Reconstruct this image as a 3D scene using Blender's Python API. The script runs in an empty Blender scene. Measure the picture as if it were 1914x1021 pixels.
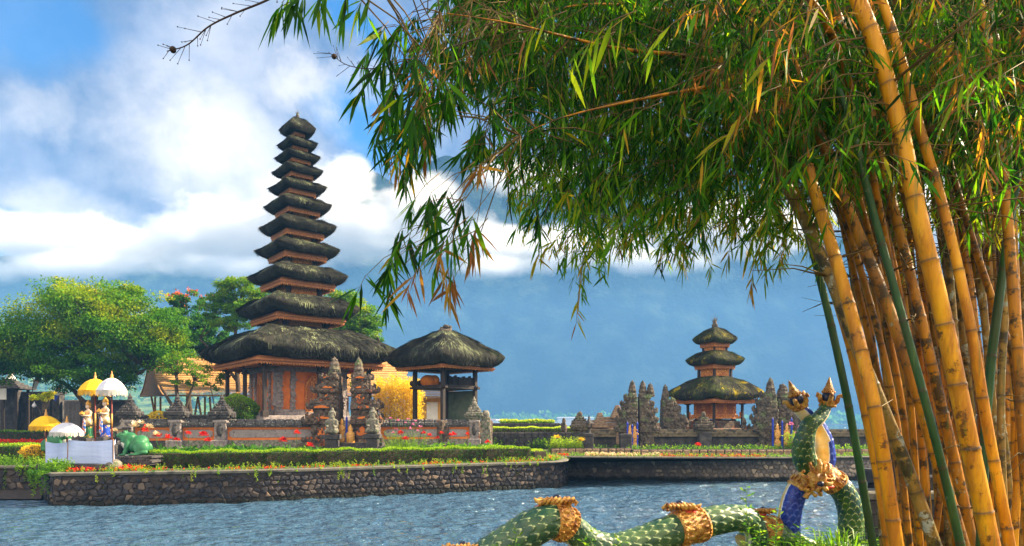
import bpy, math, random
import numpy as np
from mathutils import Vector, Matrix, noise as mnoise
R = math.radians
SC = bpy.context.scene
COL = SC.collection
# ------------------------------------------------------------------ camera (level, lens shifted upwards)
F = 1276.0; HX = 957.0; HY = 790.0; CZ = 2.5
cam = bpy.data.cameras.new('camera'); camo = bpy.data.objects.new('camera', cam); COL.objects.link(camo)
camo.location = (0, 0, CZ); camo.rotation_euler = (R(90), 0, 0)
cam.sensor_width = 36; cam.lens = 36 * F / 1914; cam.shift_y = (HY - 510.5) / 1914
cam.clip_start = 0.05; cam.clip_end = 20000
SC.camera = camo
# ------------------------------------------------------------------ sky, sun, exposure
SUN_EL = 34.0; SUN_AZ = 76.0          # azimuth clockwise from +Y
sdir = Vector((math.sin(R(SUN_AZ)) * math.cos(R(SUN_EL)), math.cos(R(SUN_AZ)) * math.cos(R(SUN_EL)), math.sin(R(SUN_EL))))
sun = bpy.data.lights.new('sun', 'SUN'); suno = bpy.data.objects.new('sun', sun); COL.objects.link(suno)
sun.energy = 5.0; sun.angle = R(0.55); sun.color = (1.0, 0.82, 0.56)
suno.rotation_euler = sdir.to_track_quat('Z', 'Y').to_euler(); suno.location = (30, 0, 40)
world = bpy.data.worlds.new("World"); SC.world = world; world.use_nodes = True

class NT:
    """tiny node-tree helper"""
    def __init__(s, tree): s.t = tree; s.n = tree.nodes; s.l = tree.links
    def node(s, typ, ins=None, **kw):
        n = s.n.new(typ)
        for k, v in kw.items(): setattr(n, k, v)
        for k, v in (ins or {}).items(): s.set(n.inputs[k], v)
        return n
    def set(s, sock, v):
        if isinstance(v, bpy.types.NodeSocket): s.l.new(v, sock)
        elif isinstance(v, bpy.types.Node): s.l.new(v.outputs[0], sock)
        elif v is not None:
            if hasattr(sock.default_value, '__len__') and isinstance(v, (tuple, list)) and len(v) == 3 and len(sock.default_value) == 4: v = tuple(v) + (1,)
            sock.default_value = v
    def m(s, op, a, b=None, c=None, clamp=False):
        n = s.node('ShaderNodeMath', operation=op, use_clamp=clamp); s.set(n.inputs[0], a)
        if b is not None: s.set(n.inputs[1], b)
        if c is not None: s.set(n.inputs[2], c)
        return n.outputs[0]
    def vm(s, op, a, b=None):
        n = s.node('ShaderNodeVectorMath', operation=op); s.set(n.inputs[0], a)
        if b is not None: s.set(n.inputs[1], b)
        return n.outputs[1] if op in ('LENGTH', 'DOT_PRODUCT', 'DISTANCE') else n.outputs[0]
    def mix(s, f, a, b, blend='MIX'):
        n = s.node('ShaderNodeMix', data_type='RGBA', blend_type=blend); s.set(n.inputs[0], f); s.set(n.inputs[6], a); s.set(n.inputs[7], b); return n.outputs[2]
    def step(s, v, lo, hi, a=0.0, b=1.0, smooth=True):
        n = s.node('ShaderNodeMapRange', interpolation_type='SMOOTHSTEP' if smooth else 'LINEAR')
        s.set(n.inputs[0], v); s.set(n.inputs[1], lo); s.set(n.inputs[2], hi); s.set(n.inputs[3], a); s.set(n.inputs[4], b); return n.outputs[0]
    def noise(s, vec, scale, detail=4, rough=0.5, dist=0.0, col=False):
        n = s.node('ShaderNodeTexNoise'); s.set(n.inputs['Vector'], vec); n.inputs['Scale'].default_value = scale
        n.inputs['Detail'].default_value = detail; n.inputs['Roughness'].default_value = rough; n.inputs['Distortion'].default_value = dist
        return n.outputs[1] if col else n.outputs[0]

def make_world():
    t = NT(world.node_tree); t.n.clear()
    out = t.node('ShaderNodeOutputWorld'); bg = t.node('ShaderNodeBackground'); t.l.new(bg.outputs[0], out.inputs[0])
    sky = t.node('ShaderNodeTexSky', sky_type='NISHITA', sun_disc=False, sun_elevation=R(SUN_EL), sun_rotation=R(SUN_AZ), air_density=1.0, dust_density=0.3, ozone_density=3.0)
    d = t.node('ShaderNodeTexCoord').outputs['Generated']
    sat = t.node('ShaderNodeHueSaturation', {'Saturation': 1.35, 'Value': 1.0, 'Color': sky}).outputs[0]
    warp = t.noise(d, 5.0, 6, 0.6, 0.2, col=True)
    wv = t.vm('MULTIPLY', t.vm('SUBTRACT', warp, (0.5, 0.5, 0.5)), (0.22, 0.22, 0.16))
    dw = t.vm('ADD', d, wv)
    warp2 = t.noise(d, 16.0, 7, 0.62, 0.1, col=True)
    dw = t.vm('ADD', dw, t.vm('MULTIPLY', t.vm('SUBTRACT', warp2, (0.5, 0.5, 0.5)), (0.06, 0.06, 0.05)))
    def blob(px, py, rx, ry, lo=0.35, hi=1.1):
        c = Vector(((px - HX) / F, 1, (HY - py) / F)).normalized()
        s = c.y
        v = t.vm('MULTIPLY', t.vm('SUBTRACT', dw, tuple(c)), (F / (rx * s), F / (0.5*(rx+ry) * s), F / (ry * s)))
        return t.step(t.vm('LENGTH', v), hi, lo)
    def mx(*a):
        r = a[0]
        for b in a[1:]: r = t.m('MAXIMUM', r, b)
        return r
    sep = t.node('ShaderNodeSeparateXYZ'); t.set(sep.inputs[0], dw)
    z = sep.outputs[2]
    big = t.noise(d, 3.2, 8, 0.58, 0.3); fine = t.noise(d, 9.0, 8, 0.62, 0.15)
    deck = t.step(z, 0.19, 0.25)                                    # cloud base
    hole = mx(blob(690, 225, 130, 90), blob(660, 60, 60, 80), blob(760, 130, 90, 120), t.m('MULTIPLY', blob(20, 20, 220, 130), 0.8),
              t.m('MULTIPLY', blob(1080, 90, 260, 160), 0.6), t.m('MULTIPLY', blob(-200, 250, 160, 90), 0.6))
    cov = t.m('MULTIPLY', deck, t.m('SUBTRACT', 1.0, hole), clamp=True)
    cov = t.m('MULTIPLY', cov, t.step(big, 0.22, 0.5, 0.72, 1.0))
    low = t.m('MULTIPLY', blob(40, 500, 130, 30), 0.35)
    cov = t.m('MAXIMUM', cov, low)
    bright = mx(blob(480, 400, 230, 130, 0.2, 1.2), blob(380, 290, 210, 150, 0.1, 1.3), blob(760, 390, 110, 90, 0.1, 1.2), blob(1060, 450, 330, 35, 0.1, 1.2),
                t.m('MULTIPLY', blob(620, 190, 220, 60, 0.1, 1.2), .8), t.m('MULTIPLY', blob(60, 400, 170, 80, 0.0, 1.2), .8), t.m('MULTIPLY', blob(430, 90, 120, 120, 0.0, 1.3), 0.45), t.m('MULTIPLY', blob(80, 200, 120, 60, 0.0, 1.2), 0.5))
    bright = t.m('MULTIPLY', bright, t.step(fine, 0.25, 0.55, 0.65, 1.0))
    grey = t.mix(t.step(fine, 0.3, 0.7), (0.035, 0.065, 0.125), (0.115, 0.138, 0.19))
    ccol = t.mix(bright, grey, (0.35, 0.325, 0.30))
    sd = t.node('ShaderNodeSeparateXYZ'); t.set(sd.inputs[0], d)                       # added bright cloud in the unseen sky behind the camera, fills camera-facing sides
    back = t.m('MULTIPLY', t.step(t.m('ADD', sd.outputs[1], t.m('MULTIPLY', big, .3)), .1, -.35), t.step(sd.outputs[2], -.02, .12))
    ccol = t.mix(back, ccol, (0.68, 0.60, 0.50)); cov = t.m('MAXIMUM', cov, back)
    skyc = t.mix(1.0, sat, (SKY_S, SKY_S, SKY_S), 'MULTIPLY')
    deepen = t.mix(t.step(z, 0.0, 0.5, 1.0, 0.0), skyc, (0.02, 0.10, 0.26))
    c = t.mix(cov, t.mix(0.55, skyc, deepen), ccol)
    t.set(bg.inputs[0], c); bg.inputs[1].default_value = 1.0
SKY_S = 0.062
make_world()
world.cycles.sampling_method = 'MANUAL'; world.cycles.sample_map_resolution = 512
SC.view_settings.view_transform = 'Standard'; SC.view_settings.look = 'None'; SC.view_settings.gamma = 1.0
SC.view_settings.exposure = 2.1
SC.cycles.max_bounces = 7; SC.cycles.diffuse_bounces = 3; SC.cycles.glossy_bounces = 3; SC.cycles.transmission_bounces = 4
SC.cycles.transparent_max_bounces = 8; SC.cycles.volume_bounces = 3; SC.cycles.use_denoising = True
SC.cycles.caustics_reflective = False; SC.cycles.caustics_refractive = False

# ------------------------------------------------------------------ helpers
def P(px, py, Y): return Vector(((px - HX) * Y / F, Y, CZ + (HY - py) * Y / F))
def X(px, Y): return (px - HX) * Y / F
def Z(py, Y): return CZ + (HY - py) * Y / F
def tag(o, label=None, cat=None, group=None, kind=None):
    if label: o['label'] = label
    if cat: o['category'] = cat
    if group: o['group'] = group
    if kind: o['kind'] = kind
    return o
def empty(name, loc=(0, 0, 0), rz=0.0, label=None, cat=None, group=None):
    o = bpy.data.objects.new(name, None); COL.objects.link(o); o.location = loc; o.rotation_euler = (0, 0, rz); o.empty_display_size = 0.2
    return tag(o, label, cat, group)
def copy_tree(o, parent=None, kids=None):
    c = o.copy(); COL.objects.link(c)
    if parent is not None: c.parent = parent
    for ch in [x for x in bpy.data.objects if x.parent == o]: copy_tree(ch, c)
    return c

def catmull(pts, n):
    pts = [Vector(p) for p in pts]; pts = [pts[0] * 2 - pts[1]] + pts + [pts[-1] * 2 - pts[-2]]; out = []
    for i in range(1, len(pts) - 2):
        a, b, c, d = pts[i - 1:i + 3]
        for k in range(n):
            t = k / n; out.append(0.5 * ((2 * b) + (c - a) * t + (2 * a - 5 * b + 4 * c - d) * t * t + (3 * b - a - 3 * c + d) * t ** 3))
    out.append(pts[-2]); return out
class MB:
    """collects faces (with a material slot and a scalar per vertex), builds ONE mesh object"""
    def __init__(s): s.v = []; s.f = []; s.mi = []; s.a = []; s.sm = []
    def add(s, vs, fs, mi=0, a=0.0, smooth=False):
        o = len(s.v); s.v += [tuple(q) for q in vs]
        s.a += (list(a) if hasattr(a, '__len__') else [a] * len(vs))
        for f in fs: s.f.append(tuple(i + o for i in f)); s.mi.append(mi); s.sm.append(smooth)
    def box(s, c, d, rz=0.0, mi=0, a=0.0, taper=1.0, bev=0.0, rot=None):
        """c = centre of the BOTTOM face, d = full sizes; bevelled vertical and top edges when bev > 0"""
        x, y, z = d[0] / 2, d[1] / 2, d[2]
        def ring(sx, sy, zz, b):
            if b <= 0: return [(-sx, -sy, zz), (sx, -sy, zz), (sx, sy, zz), (-sx, sy, zz)]
            return [(-sx + b, -sy, zz), (sx - b, -sy, zz), (sx, -sy + b, zz), (sx, sy - b, zz), (sx - b, sy, zz), (-sx + b, sy, zz), (-sx, sy - b, zz), (-sx, -sy + b, zz)]
        b = bev
        if b > 0: rings = [ring(x, y, 0, b), ring(x * taper, y * taper, z - b, b), ring(x * taper - b, y * taper - b, z, b * 0.5)]
        else: rings = [ring(x, y, 0, 0), ring(x * taper, y * taper, z, 0)]
        s.loft(rings, c, rz, mi, a, rot=rot)
    def loft(s, rings, c=(0, 0, 0), rz=0.0, mi=0, a=0.0, closed=True, cap=True, smooth=False, rot=None):
        n = len(rings[0]); ca, sa = math.cos(rz), math.sin(rz); vs = []
        for r in rings:
            for q in r:
                if rot is not None: q = rot @ Vector(q)
                vs.append((q[0] * ca - q[1] * sa + c[0], q[0] * sa + q[1] * ca + c[1], q[2] + c[2]))
        fs = []
        for i in range(len(rings) - 1):
            for j in range(n if closed else n - 1):
                k = (j + 1) % n; fs.append((i * n + j, i * n + k, (i + 1) * n + k, (i + 1) * n + j))
        if cap: fs.append(tuple(range(n))[::-1]); fs.append(tuple((len(rings) - 1) * n + j for j in range(n)))
        s.add(vs, fs, mi, a, smooth)
    def lathe(s, prof, c=(0, 0, 0), n=16, mi=0, a=0.0, smooth=True, sx=1.0, sy=1.0, rot=None, cap=True):
        rings = [[(r * sx * math.cos(2 * math.pi * j / n), r * sy * math.sin(2 * math.pi * j / n), z) for j in range(n)] for r, z in prof]
        s.loft(rings, c, 0, mi, a, smooth=smooth, rot=rot, cap=cap)
    def tube(s, pts, rad, n=8, mi=0, a=0.0, smooth=True, cap=True):
        pts = [Vector(p) for p in pts]; m = len(pts)
        rad = list(rad) if hasattr(rad, '__len__') else [rad] * m
        up = Vector((0.03, 0.02, 1)); rings = []; prev = None
        for i, p in enumerate(pts):
            t = (pts[min(i + 1, m - 1)] - pts[max(i - 1, 0)]); t = t.normalized() if t.length > 1e-9 else Vector((0, 0, 1))
            if prev is None:
                q = Vector((1, 0, 0)) if abs(t.x) < 0.9 else Vector((0, 1, 0)); u = (q - t * q.dot(t)).normalized()
            else: u = (prev - t * prev.dot(t)).normalized()
            w = t.cross(u); prev = u
            rings.append([tuple(p + (u * math.cos(2 * math.pi * j / n) + w * math.sin(2 * math.pi * j / n)) * rad[i]) for j in range(n)])
        s.loft(rings, mi=mi, a=a, smooth=smooth, cap=cap)
    def ball(s, c, r, n=8, m=6, mi=0, a=0.0, smooth=True, rot=None):
        r = r if hasattr(r, '__len__') else (r, r, r)
        rings = []
        for i in range(1, m):
            th = math.pi * i / m
            rings.append([(r[0] * math.sin(th) * math.cos(2 * math.pi * j / n), r[1] * math.sin(th) * math.sin(2 * math.pi * j / n), -r[2] * math.cos(th)) for j in range(n)])
        s.loft(rings, c, 0, mi, a, smooth=smooth, rot=rot)
    def build(s, name, mats, parent=None, loc=None, rz=0.0):
        me = bpy.data.meshes.new(name); V = np.array(s.v, dtype=np.float32)
        lens = np.fromiter((len(f) for f in s.f), dtype=np.int32, count=len(s.f)); idx = np.fromiter((i for f in s.f for i in f), dtype=np.int32)
        me.vertices.add(len(V)); me.vertices.foreach_set('co', V.ravel())
        me.loops.add(len(idx)); me.loops.foreach_set('vertex_index', idx)
        me.polygons.add(len(lens)); me.polygons.foreach_set('loop_start', np.concatenate(([0], np.cumsum(lens)[:-1])).astype(np.int32))
        me.polygons.foreach_set('material_index', np.array(s.mi, dtype=np.int32)); me.polygons.foreach_set('use_smooth', np.array(s.sm, dtype=bool))
        at = me.attributes.new('tone', 'FLOAT', 'POINT'); at.data.foreach_set('value', np.array(s.a, dtype=np.float32))
        for m in (mats if isinstance(mats, (list, tuple)) else [mats]): me.materials.append(m)
        me.update(calc_edges=True); me.validate()
        o = bpy.data.objects.new(name, me); COL.objects.link(o)
        if parent is not None: o.parent = parent
        if loc is not None: o.location = loc
        o.rotation_euler = (0, 0, rz)
        return o
def np_mesh(name, V, nper, mats, parent=None, tone=None, faces=None, mi=None, smooth=False, uv=None):
    """V (N,nper,3): N separate polygons of nper corners; faces = local index tuples per item"""
    N = V.shape[0]; me = bpy.data.meshes.new(name); faces = faces or [tuple(range(nper))]
    me.vertices.add(N * nper); me.vertices.foreach_set('co', V.astype(np.float32).ravel())
    base = (np.arange(N) * nper)[:, None]
    loc = np.concatenate([np.array(f) for f in faces]); idx = (base + loc[None, :]).astype(np.int32).ravel()
    lens = np.tile(np.array([len(f) for f in faces], dtype=np.int32), N)
    me.loops.add(len(idx)); me.loops.foreach_set('vertex_index', idx)
    me.polygons.add(len(lens)); me.polygons.foreach_set('loop_start', np.concatenate(([0], np.cumsum(lens)[:-1])).astype(np.int32))
    if mi is not None: me.polygons.foreach_set('material_index', np.repeat(mi, len(faces)).astype(np.int32))
    if smooth: me.polygons.foreach_set('use_smooth', np.ones(len(lens), dtype=bool))
    if tone is not None:
        at = me.attributes.new('tone', 'FLOAT', 'POINT'); at.data.foreach_set('value', np.repeat(tone, nper).astype(np.float32))
    for m in (mats if isinstance(mats, (list, tuple)) else [mats]): me.materials.append(m)
    me.update(calc_edges=True)
    o = bpy.data.objects.new(name, me); COL.objects.link(o)
    if parent is not None: o.parent = parent
    return o

# ------------------------------------------------------------------ materials
def new_mat(name):
    m = bpy.data.materials.new(name); m.use_nodes = True; t = NT(m.node_tree); b = t.n['Principled BSDF']; return m, t, b
def pm(name, stops, scale=4.0, detail=6, rough=0.8, bump=0.0, bscale=20.0, bdist=0.02, spec=0.3, tone=None, stretch=None, spots=None, metal=0.0, coat=0.0, contrast=(0.3, 0.7), wet=None):
    """procedural material: noise ramp over `stops` colours, optional bump, 'tone' attribute colour, speckles"""
    m, t, b = new_mat(name)
    co = t.node('ShaderNodeTexCoord').outputs['Object']
    if stretch: co = t.vm('MULTIPLY', co, stretch)
    n = t.noise(co, scale, detail, 0.6, 0.1)
    rp = t.node('ShaderNodeValToRGB', {0: t.step(n, contrast[0], contrast[1], smooth=False)}); e = rp.color_ramp.elements
    for i, c in enumerate(stops):
        x = i / max(1, len(stops) - 1)
        el = e[i] if i < 2 and i < len(e) else e.new(x)
        el.position = x; el.color = tuple(c) + (1,)
    if len(stops) == 1: e.remove(e[1])
    c = rp.outputs[0]
    if spots:
        for col, sc, lo, hi in spots:
            c = t.mix(t.step(t.noise(co, sc, 5, 0.65), lo, hi), c, col)
    if tone:
        at = t.node('ShaderNodeAttribute', attribute_name='tone').outputs['Fac']
        c = t.mix(at, c, tone)
    if wet:
        sz = t.node('ShaderNodeSeparateXYZ'); t.set(sz.inputs[0], co); c = t.mix(t.step(t.m('ADD', sz.outputs[2], t.m('MULTIPLY', t.noise(co, 2.0, 5), .3)), .42, .25), c, wet)
    t.set(b.inputs['Base Color'], c); b.inputs['Roughness'].default_value = rough
    b.inputs['Specular IOR Level'].default_value = spec; b.inputs['Metallic'].default_value = metal; b.inputs['Coat Weight'].default_value = coat
    if bump > 0:
        bn = t.node('ShaderNodeBump', {'Strength': bump, 'Distance': bdist, 'Height': t.noise(co, bscale, 6, 0.65)}); t.l.new(bn.outputs[0], b.inputs['Normal'])
    return m
def leaf_mat(name, cols, transl=0.45, rough=0.5, tcol=None):
    """cols: colour ramp over the per-leaf 'tone' attribute; translucent two-sided leaf"""
    m, t, b = new_mat(name)
    at = t.node('ShaderNodeAttribute', attribute_name='tone').outputs['Fac']
    rp = t.node('ShaderNodeValToRGB', {0: at}); e = rp.color_ramp.elements
    for i, c in enumerate(cols):
        x = i / max(1, len(cols) - 1); el = e[i] if i < 2 else e.new(x); el.position = x; el.color = tuple(c) + (1,)
    t.set(b.inputs['Base Color'], rp.outputs[0]); b.inputs['Roughness'].default_value = rough; b.inputs['Specular IOR Level'].default_value = 0.15
    tr = t.node('ShaderNodeBsdfTranslucent'); t.set(tr.inputs[0], t.mix(1.0, rp.outputs[0], tcol or (2.2, 2.0, 0.8), 'MULTIPLY'))
    ms = t.node('ShaderNodeMixShader'); ms.inputs[0].default_value = transl; t.l.new(b.outputs[0], ms.inputs[1]); t.l.new(tr.outputs[0], ms.inputs[2])
    t.l.new(ms.outputs[0], t.n['Material Output'].inputs[0])
    return m

# ------------------------------------------------------------------ lake, far mountain, haze
def make_water():
    m, t, b = new_mat('lake_water')
    co = t.node('ShaderNodeTexCoord').outputs['Object']
    b.inputs['Base Color'].default_value = (0.045, 0.105, 0.175, 1); b.inputs['Roughness'].default_value = 0.06; b.inputs['IOR'].default_value = 1.5
    b.inputs['Specular IOR Level'].default_value = 0.9
    w1 = t.noise(t.vm('MULTIPLY', co, (0.5, 1.0, 1)), 3.2, 4, 0.55, 0.3)
    w2 = t.noise(t.vm('MULTIPLY', co, (0.5, 1.0, 1)), 6.5, 3, 0.6, 0.2)
    h = t.m('ADD', t.m('MULTIPLY', w1, 1.3), t.m('MULTIPLY', w2, 0.5))
    bn = t.node('ShaderNodeBump', {'Strength': 1.0, 'Distance': 0.34, 'Height': h}); t.l.new(bn.outputs[0], b.inputs['Normal'])
    mb = MB(); x0, x1, y0, y1 = -26.0, 27.0, 6.0, 36.0; nx, ny = 520, 330; V = []      # rippled near water, one sheet with the far lake
    for j in range(ny + 1):
        y = y0 + (y1 - y0) * (j / ny) ** 1.15
        for i in range(nx + 1):
            x = x0 + (x1 - x0) * i / nx; e = min(1, (x - x0) / 3, (x1 - x) / 3, (y - y0) / 1.5, (y1 - y) / 3)
            V.append((x, y, 0.062 * e * (mnoise.noise(Vector((x * 1.5, y * 2.3, 0.3))) + .55 * mnoise.noise(Vector((x * 3.4 + 9, y * 4.6, 2.3)))) - .012 * (1 - e)))
    mb.add(V, [(j * (nx + 1) + i, j * (nx + 1) + i + 1, (j + 1) * (nx + 1) + i + 1, (j + 1) * (nx + 1) + i) for j in range(ny) for i in range(nx)], smooth=True)
    zf = -.012; mb.add([(-2500, -60, zf), (2500, -60, zf), (2500, y0, zf), (x1, y0, zf), (x0, y0, zf), (-2500, y0, zf), (-2500, y1, zf), (x0, y1, zf), (x1, y1, zf), (2500, y1, zf), (2500, 898, zf), (-2500, 898, zf)], [(0, 1, 2, 3, 4, 5), (5, 4, 7, 6), (3, 2, 9, 8), (6, 7, 8, 9, 10, 11)])
    tag(mb.build('lake_water', m), kind='structure')
make_water()
MD = 1300.0
def ridge_h(px):
    """height of the mountain ridge in metres at the azimuth of a photo column"""
    pts = [(-1400, 420), (-600, 440), (0, 480), (250, 468), (400, 440), (520, 380), (600, 345), (640, 318), (672, 300), (700, 322), (740, 345), (780, 318), (830, 296), (900, 292), (1000, 288), (1100, 270), (1300, 262), (1700, 300), (2400, 330), (3400, 420)]
    for (a, ya), (b, yb) in zip(pts, pts[1:]):
        if a <= px <= b: y = ya + (yb - ya) * (px - a) / (b - a); break
    else: y = 420
    return (HY - y) / F
def make_mountain():
    nx, ny = 520, 60; V = []
    for j in range(ny):
        v = j / (ny - 1)
        for i in range(nx):
            px = -1500 + 5000 * i / (nx - 1); Y0 = 935.0; dist = Y0 + 430 * v
            hh = ridge_h(px) * (Y0 + 430) * (v ** 0.9)
            u = (px - HX) / F
            p = Vector((u * dist, dist, 0))
            n = mnoise.fractal(Vector((p.x * 0.006, p.y * 0.003, 3.1)), 1.0, 2.0, 5) * 46 * (v ** 0.7) * (1 - 0.75 * v) + mnoise.fractal(Vector((p.x * 0.035, p.y * 0.03, 7)), 0.9, 2.1, 5) * 7.0 * min(1, v * 6)
            V.append((p.x, p.y + 30 * mnoise.noise(Vector((p.x * .004, v * 3, 9))), max(-1.0, hh + n) if j else -2.0))
    for i in range(nx):                                            # back slope
        a = V[(ny - 1) * nx + i]; V.append((a[0] * 1.2, a[1] + 300, -2.0))
    F_ = [(j * nx + i, j * nx + i + 1, (j + 1) * nx + i + 1, (j + 1) * nx + i) for j in range(ny) for i in range(nx - 1)]
    mb = MB(); mb.add(V, F_, smooth=True)
    m = pm('forest_slope', [(0.004, 0.010, 0.012), (0.014, 0.028, 0.024), (0.05, 0.075, 0.05)], scale=0.02, detail=10, rough=1.0, bump=1.0, bscale=0.09, bdist=6.0, spec=0.0)
    tag(mb.build('mountain', m), kind='structure')
make_mountain()
def make_haze():
    mb = MB(); mb.box((0, 410, -3.0), (5400, 984, 160)); m = bpy.data.materials.new('haze_air'); m.use_nodes = True; t = NT(m.node_tree); t.n.clear()
    o = t.node('ShaderNodeOutputMaterial'); v = t.node('ShaderNodeVolumePrincipled'); v.inputs['Color'].default_value = (0.14, 0.36, 0.72, 1); v.inputs['Density'].default_value = 0.0008; v.inputs['Anisotropy'].default_value = 0.0
    t.l.new(v.outputs[0], o.inputs['Volume'])
    tag(mb.build('haze', m), 'pale blue air over the lake in front of the mountain', None, kind='stuff')
make_haze()
# ------------------------------------------------------------------ drifting cloud banks in front of the mountain top
def cloud_mat():
    m = bpy.data.materials.new('cloud_vapour'); m.use_nodes = True; t = NT(m.node_tree); t.n.clear()
    o = t.node('ShaderNodeOutputMaterial'); v = t.node('ShaderNodeVolumePrincipled'); v.inputs['Color'].default_value = (1, 1, 1, 1); v.inputs['Anisotropy'].default_value = 0.1
    tc = t.node('ShaderNodeTexCoord'); g = tc.outputs['Generated']; co = t.node('ShaderNodeNewGeometry').outputs['Position']
    d = t.vm('LENGTH', t.vm('SUBTRACT', g, (0.5, 0.5, 0.5)))
    fall = t.step(d, 0.5, 0.05, 0.0, 1.0, smooth=False)
    n = t.noise(t.vm('MULTIPLY', co, (1, 1, 1.3)), 0.014, 6, 0.62, 0.3)
    dens = t.m('MULTIPLY', t.m('SUBTRACT', t.m('ADD', fall, t.m('MULTIPLY', n, 1.5)), 1.05, clamp=True), 0.085)
    t.set(v.inputs['Density'], dens); t.l.new(v.outputs[0], o.inputs['Volume'])
    return m
CM = cloud_mat()
CM.cycles.volume_sampling = 'DISTANCE'
SC.cycles.volume_max_steps = 256; SC.cycles.volume_step_rate = 2.0
def cloud(px, py, rx, ry, Y, depth):
    mb = MB(); s = Y / F; mb.ball((0, 0, 0), (rx * s, depth, ry * s), 20, 12)
    o = mb.build('cloud_bank', CM); o.location = P(px, py, Y); tag(o, kind='structure')
for a in [(780, 400, 130, 110, 1010, 90), (700, 440, 150, 80, 1000, 90), (590, 400, 130, 150, 1010, 90), (900, 455, 160, 60, 1000, 80), (1090, 462, 260, 52, 1000, 80), (1400, 425, 280, 80, 1010, 90), (430, 440, 230, 95, 1020, 100),
          (130, 455, 300, 80, 1020, 100), (-250, 430, 330, 120, 1020, 100), (1800, 400, 300, 110, 1020, 100), (2350, 400, 380, 120, 1020, 100), (1000, 330, 150, 45, 1020, 60), (150, 498, 240, 40, 960, 70), (440, 503, 170, 36, 955, 60), (-80, 510, 160, 36, 960, 60), (930, 500, 150, 34, 960, 60), (660, 330, 60, 60, 1000, 60), (1250, 490, 170, 34, 955, 60)]: cloud(*a)
# ------------------------------------------------------------------ island ground, retaining walls, near bank
random.seed(5); rng = np.random.default_rng(5)
M = {}
M['soil'] = pm('soil', [(0.03, 0.022, 0.014), (0.06, 0.05, 0.025), (0.05, 0.08, 0.02)], scale=1.2, rough=1, bump=0.6, bscale=12)
M['stone_wall'] = pm('lava_cobble', [(0.012, 0.013, 0.020), (0.028, 0.027, 0.034), (0.058, 0.050, 0.05)], scale=5, rough=0.75, bump=0.7, bscale=26, bdist=0.02, tone=(0.20, 0.14, 0.095), spots=[((0.12, 0.11, 0.10), 9, 0.6, 0.72), ((0.012, 0.014, 0.02), 1.3, 0.5, 0.62)], wet=(0.008, 0.010, 0.007))
M['stone_wall_brown'] = pm('brown_cobble', [(0.085, 0.075, 0.075), (0.16, 0.135, 0.12), (0.25, 0.205, 0.17)], scale=5, rough=0.8, bump=0.7, bscale=26, bdist=0.02, tone=(0.55, 0.42, 0.28), wet=(0.008, 0.010, 0.007))  # tan stone, lightened further to stand in for sun this wall lacks
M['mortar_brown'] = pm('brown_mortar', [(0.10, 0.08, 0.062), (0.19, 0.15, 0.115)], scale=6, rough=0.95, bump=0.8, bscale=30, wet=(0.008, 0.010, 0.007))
M['mortar'] = pm('mortar', [(0.03, 0.024, 0.022), (0.07, 0.055, 0.045)], scale=6, rough=0.95, bump=0.8, bscale=30)
M['coping'] = pm('coping_stone', [(0.09, 0.085, 0.07), (0.17, 0.155, 0.125)], scale=3, rough=0.9, bump=0.5, bscale=30, spots=[((0.05, 0.05, 0.04), 4, 0.5, 0.7)])
M['lawn'] = pm('lawn', [(0.03, 0.07, 0.012), (0.07, 0.12, 0.02), (0.11, 0.14, 0.03)], scale=2, rough=1, bump=0.8, bscale=60)
GZ = 1.0
left_front = [(-420, 24.5), (-150, 23.8), (0, 23.5), (78, 23.6), (84, 20.4), (100, 20.15), (300, 20.8), (500, 21.5), (700, 23.1), (900, 24.9), (985, 25.65)]
lf = [Vector((X(p, y), y, 0)) for p, y in left_front]
tip = [(X(p, y), y) for p, y in [(1022, 25.95), (1044, 26.3), (1056, 26.8), (1061, 27.5), (1060, 28.4), (1052, 29.4), (1040, 30.6), (1018, 32.6)]]
rf = [Vector((X(p, y), y, 0)) for p, y in [(1030, 30.2), (1060, 29.7), (1200, 29.35), (1350, 29.0), (1480, 28.95), (1600, 29.5), (1900, 31.5), (2300, 34)]]
lft = lf + [Vector((x, y, 0)) for x, y in tip]
def make_ground():
    pts = lft + rf + [Vector((62, 44, 0)), Vector((75, 72, 0)), Vector((-70, 72, 0)), Vector((-60, 30, 0))]
    mb = MB(); mb.add([(p.x, p.y, GZ - 0.03) for p in pts], [tuple(range(len(pts)))])
    tag(mb.build('garden_ground', M['soil']), kind='structure')
make_ground()
def frame_of(poly):
    L = [0.0]
    for a, b in zip(poly, poly[1:]): L.append(L[-1] + (b - a).length)
    def at(s):
        s = max(0, min(L[-1] - 1e-6, s))
        for i in range(len(L) - 1):
            if s <= L[i + 1]:
                f = (s - L[i]) / (L[i + 1] - L[i]); a, b = poly[i], poly[i + 1]; d = (b - a).normalized(); return a.lerp(b, f), Vector((d.y, -d.x, 0))
    return L[-1], at
def smooth_poly(poly, rounds=2):
    for _ in range(rounds):
        q = [poly[0]]
        for a, b in zip(poly, poly[1:]): q += [a.lerp(b, 0.25), a.lerp(b, 0.75)]
        q.append(poly[-1]); poly = q
    return poly
def sweep(mb, poly, prof, mi=0, smooth=False):
    """prof: (outward offset, z) closed ring swept along a polyline"""
    rings = []; n = len(poly)
    for i, p in enumerate(poly):
        d = (poly[min(i + 1, n - 1)] - poly[max(i - 1, 0)]).normalized(); o = Vector((d.y, -d.x, 0))
        rings.append([(p.x + o.x * a, p.y + o.y * a, z) for a, z in prof])
    mb.loft(rings, mi=mi, smooth=smooth)
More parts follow.
